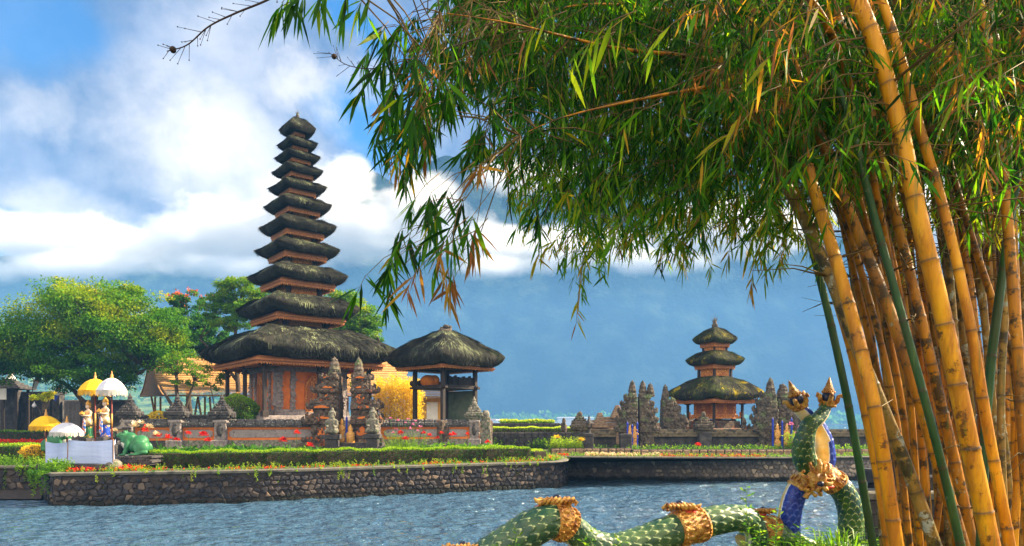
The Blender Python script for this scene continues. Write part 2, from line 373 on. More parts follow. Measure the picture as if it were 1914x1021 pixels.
def cobble_wall(label, poly, h, cell=0.25, group=None, sm='stone_wall', mm='mortar'):
    root = empty('retaining_wall', tuple(poly[0]), 0, label, 'wall', group); inv = -poly[0]
    mb = MB(); sweep(mb, poly, [(-0.02, -0.4), (-0.02, h - 0.07), (-0.3, h - 0.07), (-0.3, -0.4)])
    o = mb.build('mortar', M[mm], root); o.location = inv
    mb = MB(); L, at = frame_of(poly); ch = cell * 0.86; rows = int((h + 0.15) / ch) + 1; cols = int(L / cell) + 1
    rnd = random.Random(int(L * 10)); jit = {}
    def J(k, a):
        if k not in jit: jit[k] = (rnd.uniform(-a, a), rnd.uniform(-a, a))
        return jit[k]
    for r in range(rows):
        for c in range(cols):
            cs = (c + 0.5 * (r % 2)) * cell; cz = -0.12 + r * ch
            hexa = [(-.5, -.25), (0, -.55), (.5, -.25), (.5, .25), (0, .55), (-.5, .25)]
            pts = []
            for hx, hz in hexa:
                x, z = cs + hx * cell, cz + hz * ch; k = (round(x / cell * 4), round(z / ch * 8)); j = J(k, cell * 0.3)
                pts.append((x + j[0], z + j[1]))
            if rnd.random() < 0.03: continue
            mx_, mz_ = sum(p[0] for p in pts) / 6, sum(p[1] for p in pts) / 6
            if mz_ > h - 0.11 or mx_ < 0.02 or mx_ > L - 0.02: continue
            sh = rnd.uniform(0.74, 1.0); bul = rnd.uniform(0.015, 0.045); tn = rnd.random() ** 5; tl = (rnd.uniform(-.02, .02), rnd.uniform(-.02, .02))
            vs = []
            for k, (s, dd) in enumerate([(1.0, -0.03), (0.93, bul * 0.55), (0.62, bul)]):
                for x, z in pts:
                    xx, zz = mx_ + (x - mx_) * sh * s, mz_ + (z - mz_) * sh * s; zz = min(zz, h - 0.075)
                    p, n = at(xx); q = p + n * (dd + ((x - mx_) * tl[0] + (z - mz_) * tl[1]) / cell * s); vs.append((q.x, q.y, zz))
            fs = [(k * 6 + i, k * 6 + (i + 1) % 6, (k + 1) * 6 + (i + 1) % 6, (k + 1) * 6 + i) for k in range(2) for i in range(6)] + [(12, 13, 14, 15, 16, 17)]
            mb.add(vs, fs, 0, tn * 0.9)
    o = mb.build('cobbles', M[sm], root); o.location = inv; o['kind'] = 'thing'
    mb = MB(); sweep(mb, poly, [(0.045, h - 0.075), (0.05, h - 0.01), (0.03, h + 0.012), (-0.32, h + 0.012), (-0.34, h - 0.075)])
    o = mb.build('coping', M['coping'], root); o.location = inv
    return root
main = smooth_poly(lf[5:] + [Vector((x, y, 0)) for x, y in tip], 2)
cobble_wall('lava cobble lake wall below the main garden with its right end curved round', main, 1.0, cell=0.2)
cobble_wall('short cobble wall set back behind the corner at the far left of the garden', lf[:4], 1.0)
cobble_wall('end face of the garden lake wall at its notched left corner', [lf[3], lf[4] + Vector((-.02, 0.25, 0)), lf[5]], 0.98)
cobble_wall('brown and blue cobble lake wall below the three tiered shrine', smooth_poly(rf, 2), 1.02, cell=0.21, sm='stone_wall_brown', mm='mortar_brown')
# the mud strip at the foot of the left wall
mb = MB(); mb.add([(X(-300, 22.5), 22.3, 0.03), (X(84, 22.2), 22.0, 0.03), (X(84, 23.7), 23.7, 0.2), (X(-300, 24.5), 24.5, 0.2)], [(0, 1, 2, 3)])
tag(mb.build('mud_bank', M['mortar']), kind='structure')
# near bank in the foreground (below and right of the camera)
def make_bank():
    mb = MB(); edge = [(-9, 5.0), (-4, 5.6), (-1.5, 6.6), (0.5, 7.4), (2.4, 8.2), (4.6, 8.6), (6.4, 9.6), (8.5, 10.5), (14, 12), (30, 14)]
    top = []; nx = 60
    L, at = frame_of([Vector((x, y, 0)) for x, y in edge])
    for i in range(nx):
        p, n = at(L * i / (nx - 1)); 
        for k in range(12):
            f = k / 11.0
            if k == 0: top.append((p.x + 0.25 * n.x, p.y + 0.25 * n.y * -1, -0.4))
            else:
                y = p.y * (1 - (f - 0.09)) + (-20) * (f - 0.09); zz = 0.85 + 0.1 * mnoise.noise(Vector((p.x, y, 1))) + (0.0 if k > 1 else -0.05); top.append((p.x, y, zz))
    mb.add(top, [(i * 12 + k, i * 12 + k + 1, (i + 1) * 12 + k + 1, (i + 1) * 12 + k) for i in range(nx - 1) for k in range(11)])
    tag(mb.build('near_bank', M['soil']), kind='structure')
make_bank()
# ------------------------------------------------------------------ thatched shrines
TH = [(0.012, 0.010, 0.008), (0.03, 0.028, 0.022), (0.06, 0.06, 0.04)]
M['thatch'] = pm('black_thatch', TH, scale=1.5, stretch=(1, 1, 0.5), rough=0.95, bump=1.0, bscale=22, bdist=0.05, spec=0.1, spots=[((0.035, 0.05, 0.018), 0.9, 0.55, 0.7)])
M['thatch_moss'] = pm('mossy_thatch', TH, scale=1.5, rough=0.95, bump=1.0, bscale=20, bdist=0.05, spec=0.1, spots=[((0.05, 0.065, 0.015), 1.1, 0.45, 0.62), ((0.32, 0.24, 0.01), 1.3, 0.58, 0.64)])
def straw_mat(name, lo, mid, hi):
    m, t, b = new_mat(name); at = t.node('ShaderNodeAttribute', attribute_name='tone').outputs['Fac']
    rp = t.node('ShaderNodeValToRGB', {0: at}); e = rp.color_ramp.elements; e[0].color = lo + (1,); e[1].color = hi + (1,); k = e.new(0.55); k.color = mid + (1,)
    t.set(b.inputs['Base Color'], rp.outputs[0]); b.inputs['Roughness'].default_value = 0.8; b.inputs['Specular IOR Level'].default_value = 0.15; return m
M['straw'] = straw_mat('weathered_straw', (0.010, 0.010, 0.010), (0.05, 0.054, 0.036), (0.27, 0.30, 0.15))
M['straw_moss'] = straw_mat('mossy_straw', (0.012, 0.013, 0.009), (0.06, 0.065, 0.02), (0.38, 0.30, 0.03))
M['wood_red'] = pm('carved_red_wood', [(0.16, 0.035, 0.015), (0.34, 0.10, 0.03), (0.45, 0.2, 0.06)], scale=30, detail=4, rough=0.6, bump=1.0, bscale=45, bdist=0.03)
M['gilt'] = pm('gilded_carving', [(0.22, 0.04, 0.010), (0.55, 0.17, 0.03), (0.78, 0.40, 0.10)], scale=24, detail=5, rough=0.5, bump=1.0, bscale=32, bdist=0.04, contrast=(0.4, 0.62))
M['fascia'] = pm('fascia_board', [(0.32, 0.10, 0.032), (0.50, 0.20, 0.07)], scale=9, rough=0.65, bump=0.4, bscale=40)
M['dark_wood'] = pm('dark_timber', [(0.018, 0.014, 0.013), (0.05, 0.036, 0.03)], scale=6, stretch=(1, 1, .2), rough=0.7, bump=0.5, bscale=40)
M['orange'] = pm('orange_brick_plaster', [(0.52, 0.12, 0.02), (0.70, 0.20, 0.035)], scale=3, rough=0.85, bump=0.5, bscale=25, spots=[((0.3, 0.13, 0.08), 2.5, 0.55, 0.75)])
M['grey_carve'] = pm('grey_carved_stone', [(0.13, 0.11, 0.11), (0.26, 0.22, 0.21), (0.36, 0.31, 0.28)], scale=7, rough=0.9, bump=1.0, bscale=16, bdist=0.06)
M['stone'] = pm('weathered_temple_stone', [(0.03, 0.022, 0.018), (0.095, 0.068, 0.05), (0.19, 0.135, 0.10)], scale=4, rough=0.95, bump=1.0, bscale=22, bdist=0.05, spots=[((0.30, 0.28, 0.24), 13, 0.60, 0.68), ((0.30, 0.09, 0.035), 2.2, 0.56, 0.66)])
M['stone_moss'] = pm('mossy_temple_stone', [(0.03, 0.025, 0.02), (0.10, 0.08, 0.06), (0.21, 0.155, 0.115)], scale=4, rough=0.95, bump=1.0, bscale=22, bdist=0.05, spots=[((0.11, 0.145, 0.06), 2.0, 0.54, 0.66), ((0.33, 0.33, 0.28), 15, 0.6, 0.68)])
M['stone_dark'] = pm('dark_stone', [(0.02, 0.02, 0.022), (0.055, 0.05, 0.05), (0.1, 0.09, 0.085)], scale=3, rough=0.9, bump=0.9, bscale=20, bdist=0.03, spots=[((0.22, 0.21, 0.2), 16, 0.63, 0.7)])
M['panel'] = pm('pale_panel_stone', [(0.20, 0.17, 0.17), (0.32, 0.28, 0.27)], scale=2.5, rough=0.9, bump=0.5, bscale=30, spots=[((0.08, 0.07, 0.065), 12, 0.55, 0.68)])
M['roof_cap'] = pm('lichen_coping', [(0.05, 0.045, 0.045), (0.12, 0.11, 0.105)], scale=5, rough=0.95, bump=1.0, bscale=22, bdist=0.04, spots=[((0.46, 0.45, 0.42), 12, 0.56, 0.66)])
M['gold'] = pm('gold_paint', [(0.45, 0.18, 0.03), (0.75, 0.40, 0.08)], scale=12, rough=0.4, bump=0.6, bscale=30, spec=0.5)
M['blue'] = pm('blue_paint', [(0.012, 0.03, 0.32), (0.02, 0.06, 0.5)], scale=6, rough=0.45)

def sq(th, s, p):
    c, q = math.cos(th), math.sin(th); r = s / ((abs(c) ** p + abs(q) ** p) ** (1 / p)); return r * c, r * q, (r / s - 1) / (math.sqrt(2) - 1)
def roof_fn(a, top, h, thick, lift=0.22, horn=0.10, pw=0.75, seed=0):
    """surface point of a thatched hip roof: u 0 (top) .. 1 (eave), th = angle"""
    def f(th, u):
        s = top + (a - top) * (u ** 0.92); p = 6 + 20 * u; x, y, k = sq(th, s, p)
        z = h * (1 - u) ** pw
        z += lift * thick * (k ** 3) * u ** 2 * 1.6
        z += horn * h * (k ** 4) * math.exp(-((u - 0.3) / 0.22) ** 2) * 1.6
        z += 0.05 * thick * mnoise.noise(Vector((x * 1.8 + seed, y * 1.8, 1.7))) * 4
        q = 1 + 0.025 * mnoise.noise(Vector((x * 0.9 + seed, y * 0.9, z)))
        return Vector((x * q, y * q, z))
    return f
def thatch_roof(parent, zb, a, top, h, thick, seed, moss=False, strands=2500, lift=0.22, horn=0.1, slen=0.2, fa=None, fdrop=0.2, fth=0.12):
    """zb = height of the eave edge middle (local). Adds parts: thatch (+ straw sub-part), fascia"""
    f = roof_fn(a, top, h, thick, lift, horn, seed=seed); n = 72; rings = []
    for u in [0, .03, .06, .14, .24, .36, .48, .6, .7, .8, .88, .94, .98, 1.0]:
        rings.append([tuple(f(2 * math.pi * j / n, u) + Vector((0, 0, zb))) for j in range(n)])
    for s, dz, lk in [(0.985, -0.25, 1.1), (0.95, -0.62, 1.2), (0.89, -0.95, 1.2), (0.80, -1.0, 1.0), (0.6, -0.6, 0.5), (0.35, -0.5, .2)]:
        ring = []
        for j in range(n):
            q = f(2 * math.pi * j / n, 1.0); k = sq(2 * math.pi * j / n, 1, 13)[2]
            ring.append((q.x * s, q.y * s, zb + q.z * 1.0 + dz * thick + lift * thick * k ** 3 * (lk - 0.6) + 0.06 * thick * mnoise.noise(Vector((q.x * 5, q.y * 5, seed)))))
        rings.append(ring)
    mb = MB(); mb.loft(rings[::-1] + [[(x * .55, y * .55, z + .10 * h) for x, y, z in rings[0]]], smooth=True)
    th = mb.build('thatch', M['thatch_moss' if moss else 'thatch'], parent)
    rnd = random.Random(seed); V = []; T = []
    for i in range(strands):
        t = rnd.random() * 2 * math.pi; u = min(1.0, 0.03 + rnd.random() ** 0.75 * 0.97); L = slen * rnd.uniform(0.5, 1.2)
        p = f(t, u); p2 = f(t + rnd.uniform(-.012, .012), min(1, u + 0.04)) if u < 0.97 else p + Vector((p.x * 0.01, p.y * 0.01, -0.3 * thick - 0.02))
        d = (p2 - p); d = d.normalized() if d.length > 1e-6 else Vector((0, 0, -1)); d = (d + Vector((rnd.uniform(-.14, .14), rnd.uniform(-.14, .14), rnd.uniform(-0.04, .06)))).normalized()
        out = Vector((p.x, p.y, 0)).normalized(); nrm = (out * 0.6 + Vector((0, 0, 0.8))).normalized(); w = d.cross(nrm).normalized() * slen * rnd.uniform(0.03, 0.07)
        b = p + nrm * 0.012 + Vector((0, 0, zb)); V.append([b - w, b + w, b + w * 0.5 + d * L + nrm * 0.012, b - w * 0.5 + d * L + nrm * 0.012])
        cl = mnoise.noise(Vector((p.x * 1.3 + seed, p.y * 1.3, p.z))) * 0.6 + mnoise.noise(Vector((p.x * 5, p.y * 5 + seed, p.z * 5))) * 0.35
        T.append(max(0, min(1, 0.36 + cl * 1.1 + rnd.uniform(-.3, .3) - (0.12 if u > 0.93 else 0))))
    # hanging fringe under the eave edge
    for i in range(strands // 3):
        t = rnd.random() * 2 * math.pi; p = f(t, 1.0); k = sq(t, 1, 13)[2]; s = rnd.uniform(0.93, 1.0); dz = -0.2 - 0.7 * (1 - s) / 0.07
        b = Vector((p.x * s, p.y * s, zb + p.z + dz * thick + lift * thick * k ** 3 * 0.6)); tg = Vector((-p.y, p.x, 0)).normalized() * slen * 0.05
        d = Vector((p.x * 0.02 + rnd.uniform(-.05, .05), p.y * 0.02 + rnd.uniform(-.05, .05), -1)) * slen * rnd.uniform(0.12, 0.4); V.append([b - tg, b + tg, b + tg * 0.4 + d, b - tg * 0.4 + d]); T.append(rnd.uniform(0, 0.3))
    np_mesh('straw', np.array([[tuple(q) for q in r] for r in V]), 4, M['straw_moss' if moss else 'straw'], th, np.array(T))
    if fa:
        mb = MB(); z0 = zb - thick * 0.95 - fdrop
        mb.loft([[(sx * q, sy * q, z) for sx, sy in ((-1, -1), (1, -1), (1, 1), (-1, 1))] for q, z in ((fa * 0.92, z0 + 0.01), (fa, z0), (fa, z0 + fth * 0.5), (fa * 1.03, z0 + fth * 0.55), (fa * 1.03, z0 + fth), (fa * 0.97, z0 + fdrop * 1.2), (fa * 0.9, z0 + fdrop * 1.3))], cap=False)
        fo = mb.build('fascia', M['fascia'], parent)
        mb = MB(); m = max(8, int(fa * 2 / (0.07 + 0.02 * fa)))
        for k in range(4):
            for i in range(m):
                w = 2 * fa / m; x = -fa + (i + 0.5) * w; hh = fth * 0.55 * (1 if i % 2 else 0.7)
                r_ = Matrix.Rotation(k * math.pi / 2, 3, 'Z'); vs = [r_ @ Vector(q) for q in ((x - w * .45, -fa * 1.0 - .004, z0 + .01), (x + w * .45, -fa - .004, z0 + .01), (x, -fa - .004, z0 - hh), (x - w * .45, -fa + .03, z0 + .01), (x + w * .45, -fa + .03, z0 + .01), (x, -fa + .03, z0 - hh))]
                mb.add(vs, [(0, 2, 1), (3, 4, 5), (0, 3, 5, 2), (1, 2, 5, 4), (0, 1, 4, 3)])
        mb.build('carved_trim', M['gilt'], fo)
        # underside boards
        mb = MB(); mb.box((0, 0, z0 + fdrop * 0.6), (fa * 1.9, fa * 1.9, 0.04)); mb.build('soffit', M['dark_wood'], parent)
    return f
def tier_body(parent, z0, z1, a, seed, panels=1):
    mb = MB(); mb.box((0, 0, z0), (a * 1.7, a * 1.7, z1 - z0)); b = mb.build('storey', M['dark_wood'], parent)
    mb = MB(); pw = a * 0.09
    for sx in (-1, 1):
        for sy in (-1, 1): mb.box((sx * a * .95, sy * a * .95, z0), (pw * 2, pw * 2, z1 - z0))
    for k in range(4):
        r_ = Matrix.Rotation(k * math.pi / 2, 3, 'Z')
        for zz in (z0 + (z1 - z0) * 0.1, z1 - (z1 - z0) * 0.1): mb.box((0, -a * 0.97, zz - 0.02), (a * 1.8, a * .1, 0.05), rot=r_) if False else mb.loft([[tuple(r_ @ Vector(q)) for q in ((-a * .95, -a * 1.0, zz + d), (a * .95, -a * 1.0, zz + d), (a * .95, -a * .9, zz + d), (-a * .95, -a * .9, zz + d))] for d in (-.025, .025)])
    mb.build('frame', M['dark_wood'], b)
    for k in range(4):
        r_ = Matrix.Rotation(k * math.pi / 2, 3, 'Z'); mb = MB(); h = z1 - z0
        for q in range(panels):
            x0 = -a * .78 + q * (1.56 * a / panels) + .03 * a; x1 = x0 + 1.56 * a / panels - .06 * a
            mb.loft([[tuple(r_ @ Vector(v)) for v in ((x0, y, z0 + h * .2), (x1, y, z0 + h * .2), (x1, y, z1 - h * .2), (x0, y, z1 - h * .2))] for y in (-a * .84, -a * .93)])
        mb.build('panel', M['gilt'], b)

def finial(parent, z, r, seed=1, mat='gold'):
    mb = MB(); mb.lathe([(r * .9, 0), (r * 1.0, .1 * r), (r * .55, .5 * r), (r * .8, .9 * r), (r * .95, 1.2 * r), (r * .5, 1.8 * r), (r * .62, 2.2 * r), (r * .2, 2.9 * r), (0.01, 3.4 * r)], (0, 0, z), 12)
    for i in range(14):
        t = i * 2.4; rr = r * .7; mb.tube([(math.cos(t) * rr * .3, math.sin(t) * rr * .3, z + r * 2), (math.cos(t) * rr, math.sin(t) * rr, z + r * (2.3 + (i % 3) * .4)), (math.cos(t) * rr * 1.35, math.sin(t) * rr * 1.35, z + r * (2.9 + (i % 4) * .5))], [r * .07, r * .05, r * .012], 4)
    return mb.build('finial', M[mat], parent)

def main_meru():
    Y = 39.0; S = Y / F; cx = X(556, Y); root = empty('pagoda', (cx, Y, GZ), R(39.9), 'towering black thatched pagoda of eleven stacked roofs behind the garden wall', 'pagoda')
    zz = lambda py: Z(py, Y) - GZ; c = 1 / 1.307 * S * 1.02
    tiers = [(180, 618, 664, 682, 148, 693), (113, 557, 583, 598, 82, 609), (91, 500, 522, 534, 65, 545), (77, 455, 472, 482, 51, 492), (70, 412, 430, 441, 46, 450), (61.5, 374, 389, 399, 39, 407),
             (53, 342, 355, 363, 32, 371), (46.5, 313, 324, 331, 27, 338), (41, 287, 297, 304, 23, 310), (36.5, 262, 273, 280, 18, 285), (33.5, 221, 245, 253, 13, 258)]
    for i, (E, yt, ye, yb, fE, fb) in enumerate(tiers):
        nxt = tiers[i + 1] if i + 1 < len(tiers) else None
        a = E * c; top = (max(nxt[4] * .72, E * (.42 if i == 0 else .52)) * c if nxt else 0.12)
        h = zz(yt) - zz(ye); thick = zz(ye) - zz(yb); fd = zz(yb) - zz(fb)
        thatch_roof(root, zz(ye), a, top, h, thick, 11 + i * 7, strands=int(1200 + 1500 * a), slen=0.14 + 0.05 * a, fa=fE * c, fdrop=max(.05, fd * .9), fth=fd * .6, lift=0.3, horn=0.2 if i < 8 else 0.1)
        if nxt: tier_body(root, zz(yt) - h * 0.15, zz(nxt[3]), nxt[4] * 0.64 * c, i)
    finial(root, zz(222), 0.12, mat='stone_moss')
    # ground storey: plastered cella, posts, platform
    z1 = zz(690); a = 1.95
    mb = MB(); mb.box((0, 0, -0.1), (7.4, 7.4, zz(786) + .1), bev=.05); mb.box((0, 0, zz(786)), (6.2, 6.2, zz(778) - zz(786)), bev=.04); pf = mb.build('platform', M['grey_carve'], root)
    mb = MB(); mb.box((0, 0, zz(778)), (a * 2, a * 2, z1 - zz(778) + .1)); ce = mb.build('cella', M['orange'], root)
    r_ = [Matrix.Rotation(k * math.pi / 2, 3, 'Z') for k in range(4)]; z0 = zz(778)
    mb = MB(); rnd = random.Random(4)
    for k in range(4):
        for x, w, hh in ((-1.0, .17, 1), (-.6, .14, .9), (1.0, .17, 1), (.6, .14, .9)):
            zq = z0
            while zq < z0 + (z1 - z0) * hh:
                hb = rnd.uniform(.1, .22); ww = w * a * rnd.uniform(.75, 1.15); dp = rnd.uniform(.06, .16)
                mb.loft([[tuple(r_[k] @ Vector(v)) for v in ((x * a * .93 - ww / 2, -a - .01 + 0.02, q), (x * a * .93 - ww / 2, -a - dp, q), (x * a * .93 + ww / 2, -a - dp, q), (x * a * .93 + ww / 2, -a + 0.01, q))] for q in (zq, zq + hb * .92)])
                if rnd.random() < .6: mb.ball(tuple(r_[k] @ Vector((x * a * .93 + rnd.uniform(-.5, .5) * ww, -a - dp, zq + hb / 2))), rnd.uniform(.05, .09), 6, 5)
                zq += hb
        for zq, hb, dp in ((z0, .22, .2), (z0 + .22, .12, .13), (z1 - .3, .12, .12), (z1 - .18, .18, .2)):
            mb.loft([[tuple(r_[k] @ Vector(v)) for v in ((-a - dp, -a + .01, q), (-a - dp, -a - dp, q), (a + dp, -a - dp, q), (a + dp, -a + .01, q))] for q in (zq, zq + hb - .004 * k)])
    mb.build('carved_pilasters', M['grey_carve'], ce)
    for k in (0, 3):
        mb = MB(); dz = (z1 - z0)
        mb.loft([[tuple(r_[k] @ Vector((x, y, z0 + .2 + zq * dz * .7))) for x, zq in ((-.42, 0), (.42, 0), (.42, .82), (.3, .95), (0, 1.08), (-.3, .95), (-.42, .82))] for y in (-a + .02, -a - .2)])
        d = mb.build('door', M['gilt'], ce)
        mb = MB()
        for x in (-.22, .22): mb.loft([[tuple(r_[k] @ Vector((x + xx, y, z0 + .3 + zq * dz * .55))) for xx, zq in ((-.15, 0), (.15, 0), (.15, .9), (0, 1.05), (-.15, .9))] for y in (-a - .2, -a - .235)])
        mb.build('door_leaf', M['wood_red'], d)
    for sx in (-1, 0, 1):
        for sy in (-1, 0, 1):
            if sx == 0 and sy == 0: continue
            mb = MB(); p = 2.95; mb.box((sx * p, sy * p, zz(780)), (.34, .34, .3), bev=.03); mb.box((sx * p, sy * p, zz(780) + .3), (.19, .19, z1 - zz(780) - .3), bev=.02); mb.box((sx * p, sy * p, z1 - .45), (.3, .3, .14), bev=.03); mb.box((sx * p, sy * p, z1 - .12), (.5, .5, .16), bev=.03)
            mb.build('post', M['dark_wood'], root)
    mb = MB()
    for k in range(4): mb.loft([[tuple(r_[k] @ Vector(v)) for v in ((-3.1, -3.05, q), (3.1, -3.05, q), (3.1, -2.9, q), (-3.1, -2.9, q))] for q in (z1 - .12 + .002 * k, z1 + .1)])
    mb.build('ring_beam', M['wood_red'], root)
main_meru()

def small_meru():
    Y = 39.0; S = Y / F; root = empty('pagoda', (X(1336, Y), Y, GZ), R(27), 'small three tiered shrine with mossy green and yellow thatch on the right island', 'pagoda')
    zz = lambda py: Z(py, Y) - GZ; c = S / math.sqrt(2) * 1.06
    tiers = [(86, 705, 738, 749, 70, 755), (52, 657, 675, 684, 34, 691), (39.5, 613, 636, 643, 25, 650)]
    for i, (E, yt, ye, yb, fE, fb) in enumerate(tiers):
        nxt = tiers[i + 1] if i < 2 else None; h = zz(yt) - zz(ye); fd = zz(yb) - zz(fb)
        thatch_roof(root, zz(ye), E * c, (nxt[4] * .85 * c if nxt else .18), h, zz(ye) - zz(yb), 101 + i, moss=True, strands=int(1400 + 900 * E * c), slen=.16 + .04 * E * c, fa=fE * c, fdrop=max(.05, fd * .9), fth=fd * .6, lift=.25, horn=.12)
        if nxt: tier_body(root, zz(yt) - h * .12, zz(nxt[3]), nxt[4] * .84 * c, i, 1)
    finial(root, zz(616), .2, mat='stone_moss')
    mb = MB(); mb.box((0, 0, 0), (4.4, 4.4, zz(800)), bev=.05); mb.build('platform', M['stone'], root)
    for sx in (-1, 1):
        for sy in (-1, 1):
            mb = MB(); p = 1.02; q = 1.0; x, y = sx * 46 * c * 1.0, sy * 46 * c; mb.box((x, y, zz(800)), (.24, .24, .2), bev=.02); mb.box((x, y, zz(800) + .2), (.13, .13, zz(753) - zz(800) - .2), bev=.015); mb.box((x, y, zz(757)), (.26, .26, .12), bev=.02); mb.build('post', M['dark_wood'], root)
    a = .82; mb = MB(); mb.box((0, 0, zz(778)), (a * 2, a * 2, zz(752) - zz(778))); ch = mb.build('chamber', M['gilt'], root)
    mb = MB()
    for k in range(4):
        r_ = Matrix.Rotation(k * math.pi / 2, 3, 'Z')
        for x in (-.4, .4): mb.loft([[tuple(r_ @ Vector((x * a * 1.1 + xx, y, z))) for xx, z in ((-.2, zz(774)), (.2, zz(774)), (.2, zz(757)), (-.2, zz(757)))] for y in (-a + .02, -a - .03)])
    mb.build('shutter', M['wood_red'], ch)
    mb = MB()
    for z, w, h in ((zz(783), 1.24, .14), (zz(779), 1.1, .12), (zz(755), 1.12, .12)): mb.box((0, 0, z), (a * 2 * w, a * 2 * w, h), bev=.02)
    for sx in (-1, 1):
        for sy in (-1, 1): mb.box((sx * a * 1.2, sy * a * 1.2, zz(780)), (.1, .1, .3), bev=.02)
    mb.build('gallery', M['gilt'], ch)
    for sx in (-1, 1):
        for sy in (-1, 1): mb = MB(); mb.box((sx * a * .85, sy * a * .85, zz(801)), (.17, .17, zz(782) - zz(801)), bev=.02); mb.build('leg', M['dark_wood'], root)
    mb = MB(); mb.box((0, 0, zz(801)), (2.0, 2.0, .42), bev=.05); mb.box((0, 0, zz(801) + .42), (1.7, 1.7, .1), bev=.03); mb.build('altar', M['stone'], root)
    mb = MB(); mb.lathe([(.2, 0), (.28, .1), (.22, .25), (.1, .32), (.13, .42), (.02, .62)], (-.1, -.3, zz(786) - .02), 12); mb.build('urn', M['gold'], root)
small_meru()

def drum_pavilion():
    Y = 36.0; S = Y / F; root = empty('drum_tower', (X(832, Y), Y, GZ), R(46.5), 'open timber drum pavilion under one black thatched hip roof beside the yellow bamboo', 'pavilion')
    zz = lambda py: Z(py, Y) - GZ; c = S / math.sqrt(2) * 1.06
    thatch_roof(root, zz(672), 109 * c, .12, zz(617) - zz(672), zz(672) - zz(688), 55, strands=6500, slen=.3, fa=86 * c, fdrop=.16, fth=.1, lift=.15, horn=.05)
    mb = MB(); mb.lathe([(.5, 0), (.4, .12), (.22, .22), (.16, .3)], (0, 0, zz(622)), 10); rnd = random.Random(3)
    for i in range(9): mb.ball((rnd.uniform(-.3, .3), rnd.uniform(-.3, .3), zz(618) + rnd.uniform(0, .2)), rnd.uniform(.07, .14), 7, 5)
    mb.build('ridge_ornament', M['stone_moss'], root)
    p = 56 * c / 1.06; b0 = zz(786)
    for sx in (-1, 1):
        for sy in (-1, 1):
            mb = MB(); mb.box((sx * p, sy * p, b0), (.2, .2, zz(690) - b0), bev=.02); mb.box((sx * p, sy * p, zz(727)), (.28, .28, .1), bev=.02); mb.build('post', M['dark_wood'], root)
    mb = MB(); ov = p + .28
    for k in range(4):
        r_ = Matrix.Rotation(k * math.pi / 2, 3, 'Z')
        for z, o, hh in ((zz(728), ov, .1), (zz(724), ov - .12, .06), (zz(693), p, .1)): mb.loft([[tuple(r_ @ Vector(v)) for v in ((-o, -p - .09, q), (o, -p - .09, q), (o, -p + .09, q), (-o, -p + .09, q))] for q in (z + .003 * k, z + hh)])
    mb.build('railing_beam', M['dark_wood'], root)
    mb = MB(); mb.box((0, 0, zz(728) - .03), (2 * p - .05, 2 * p - .05, .06)); mb.build('floor', M['dark_wood'], root)
    r_ = Matrix.Rotation(math.pi / 2, 3, 'Z')                     # right hand face: planks above, painted panel below
    mb = MB(); npl = 9; rnd = random.Random(8)
    for i in range(npl):
        x0 = -p + .1 + i * (2 * p - .2) / npl; w = (2 * p - .2) / npl * .94; hh = zz(704) - zz(722) + .18 * (i / npl) + rnd.uniform(-.05, .05)
        mb.loft([[tuple(r_ @ Vector(v)) for v in ((x0, -p - .02, q), (x0 + w, -p - .02, q), (x0 + w, -p + .02, q), (x0, -p + .02, q))] for q in (zz(723), zz(723) + hh)])
    mb.build('plank_screen', M['weather'], root)
    mb = MB(); mb.loft([[tuple(r_ @ Vector(v)) for v in ((-p + .1, -p - .015, q), (p - .1, -p - .015, q), (p - .1, -p + .015, q), (-p + .1, -p + .015, q))] for q in (b0, zz(730))]); mb.build('painted_panel', M['green_panel'], root)
    d = empty('drum', (X(800, Y), Y + .1, zz(726) + GZ), 0, 'orange cloth wrapped drum hanging in the upper floor of the drum pavilion', 'drum')
    mb = MB(); rnd = random.Random(2)
    mb.ball((0, 0, .38), (.42, .34, .34), 14, 10); mb.ball((.3, .1, .42), (.3, .28, .3), 12, 8); mb.build('cloth', M['orange_cloth'], d)
    mb = MB()
    for i in range(7): mb.ball((rnd.uniform(-.9, .8), rnd.uniform(-.3, .3), rnd.uniform(.1, .45)), (rnd.uniform(.12, .3), .2, rnd.uniform(.1, .25)), 8, 6)
    tag(mb.build('stored_bundle', M['dark_wood'], None, loc=(X(800, Y), Y + .5, zz(726) + GZ)), 'heap of dark bundles stored on the upper floor of the pavilion', 'bundle')
    mb = MB(); mb.box((0, 0, 0), (3.6, 3.6, b0), bev=.05); mb.build('platform', M['stone'], root)
M['weather'] = pm('weathered_planks', [(0.07, 0.065, 0.07), (0.15, 0.13, 0.13)], scale=5, stretch=(1, 1, .2), rough=.9, bump=.5, bscale=30)
M['green_panel'] = pm('green_painted_panel', [(0.05, 0.08, 0.055), (0.11, 0.15, 0.10), (0.16, 0.17, 0.15)], scale=1.3, rough=.7, bump=.3, bscale=10)
M['orange_cloth'] = pm('orange_cloth', [(0.5, 0.12, 0.01), (0.7, 0.22, 0.02)], scale=4, rough=.8, bump=.6, bscale=8, bdist=.05)
drum_pavilion()
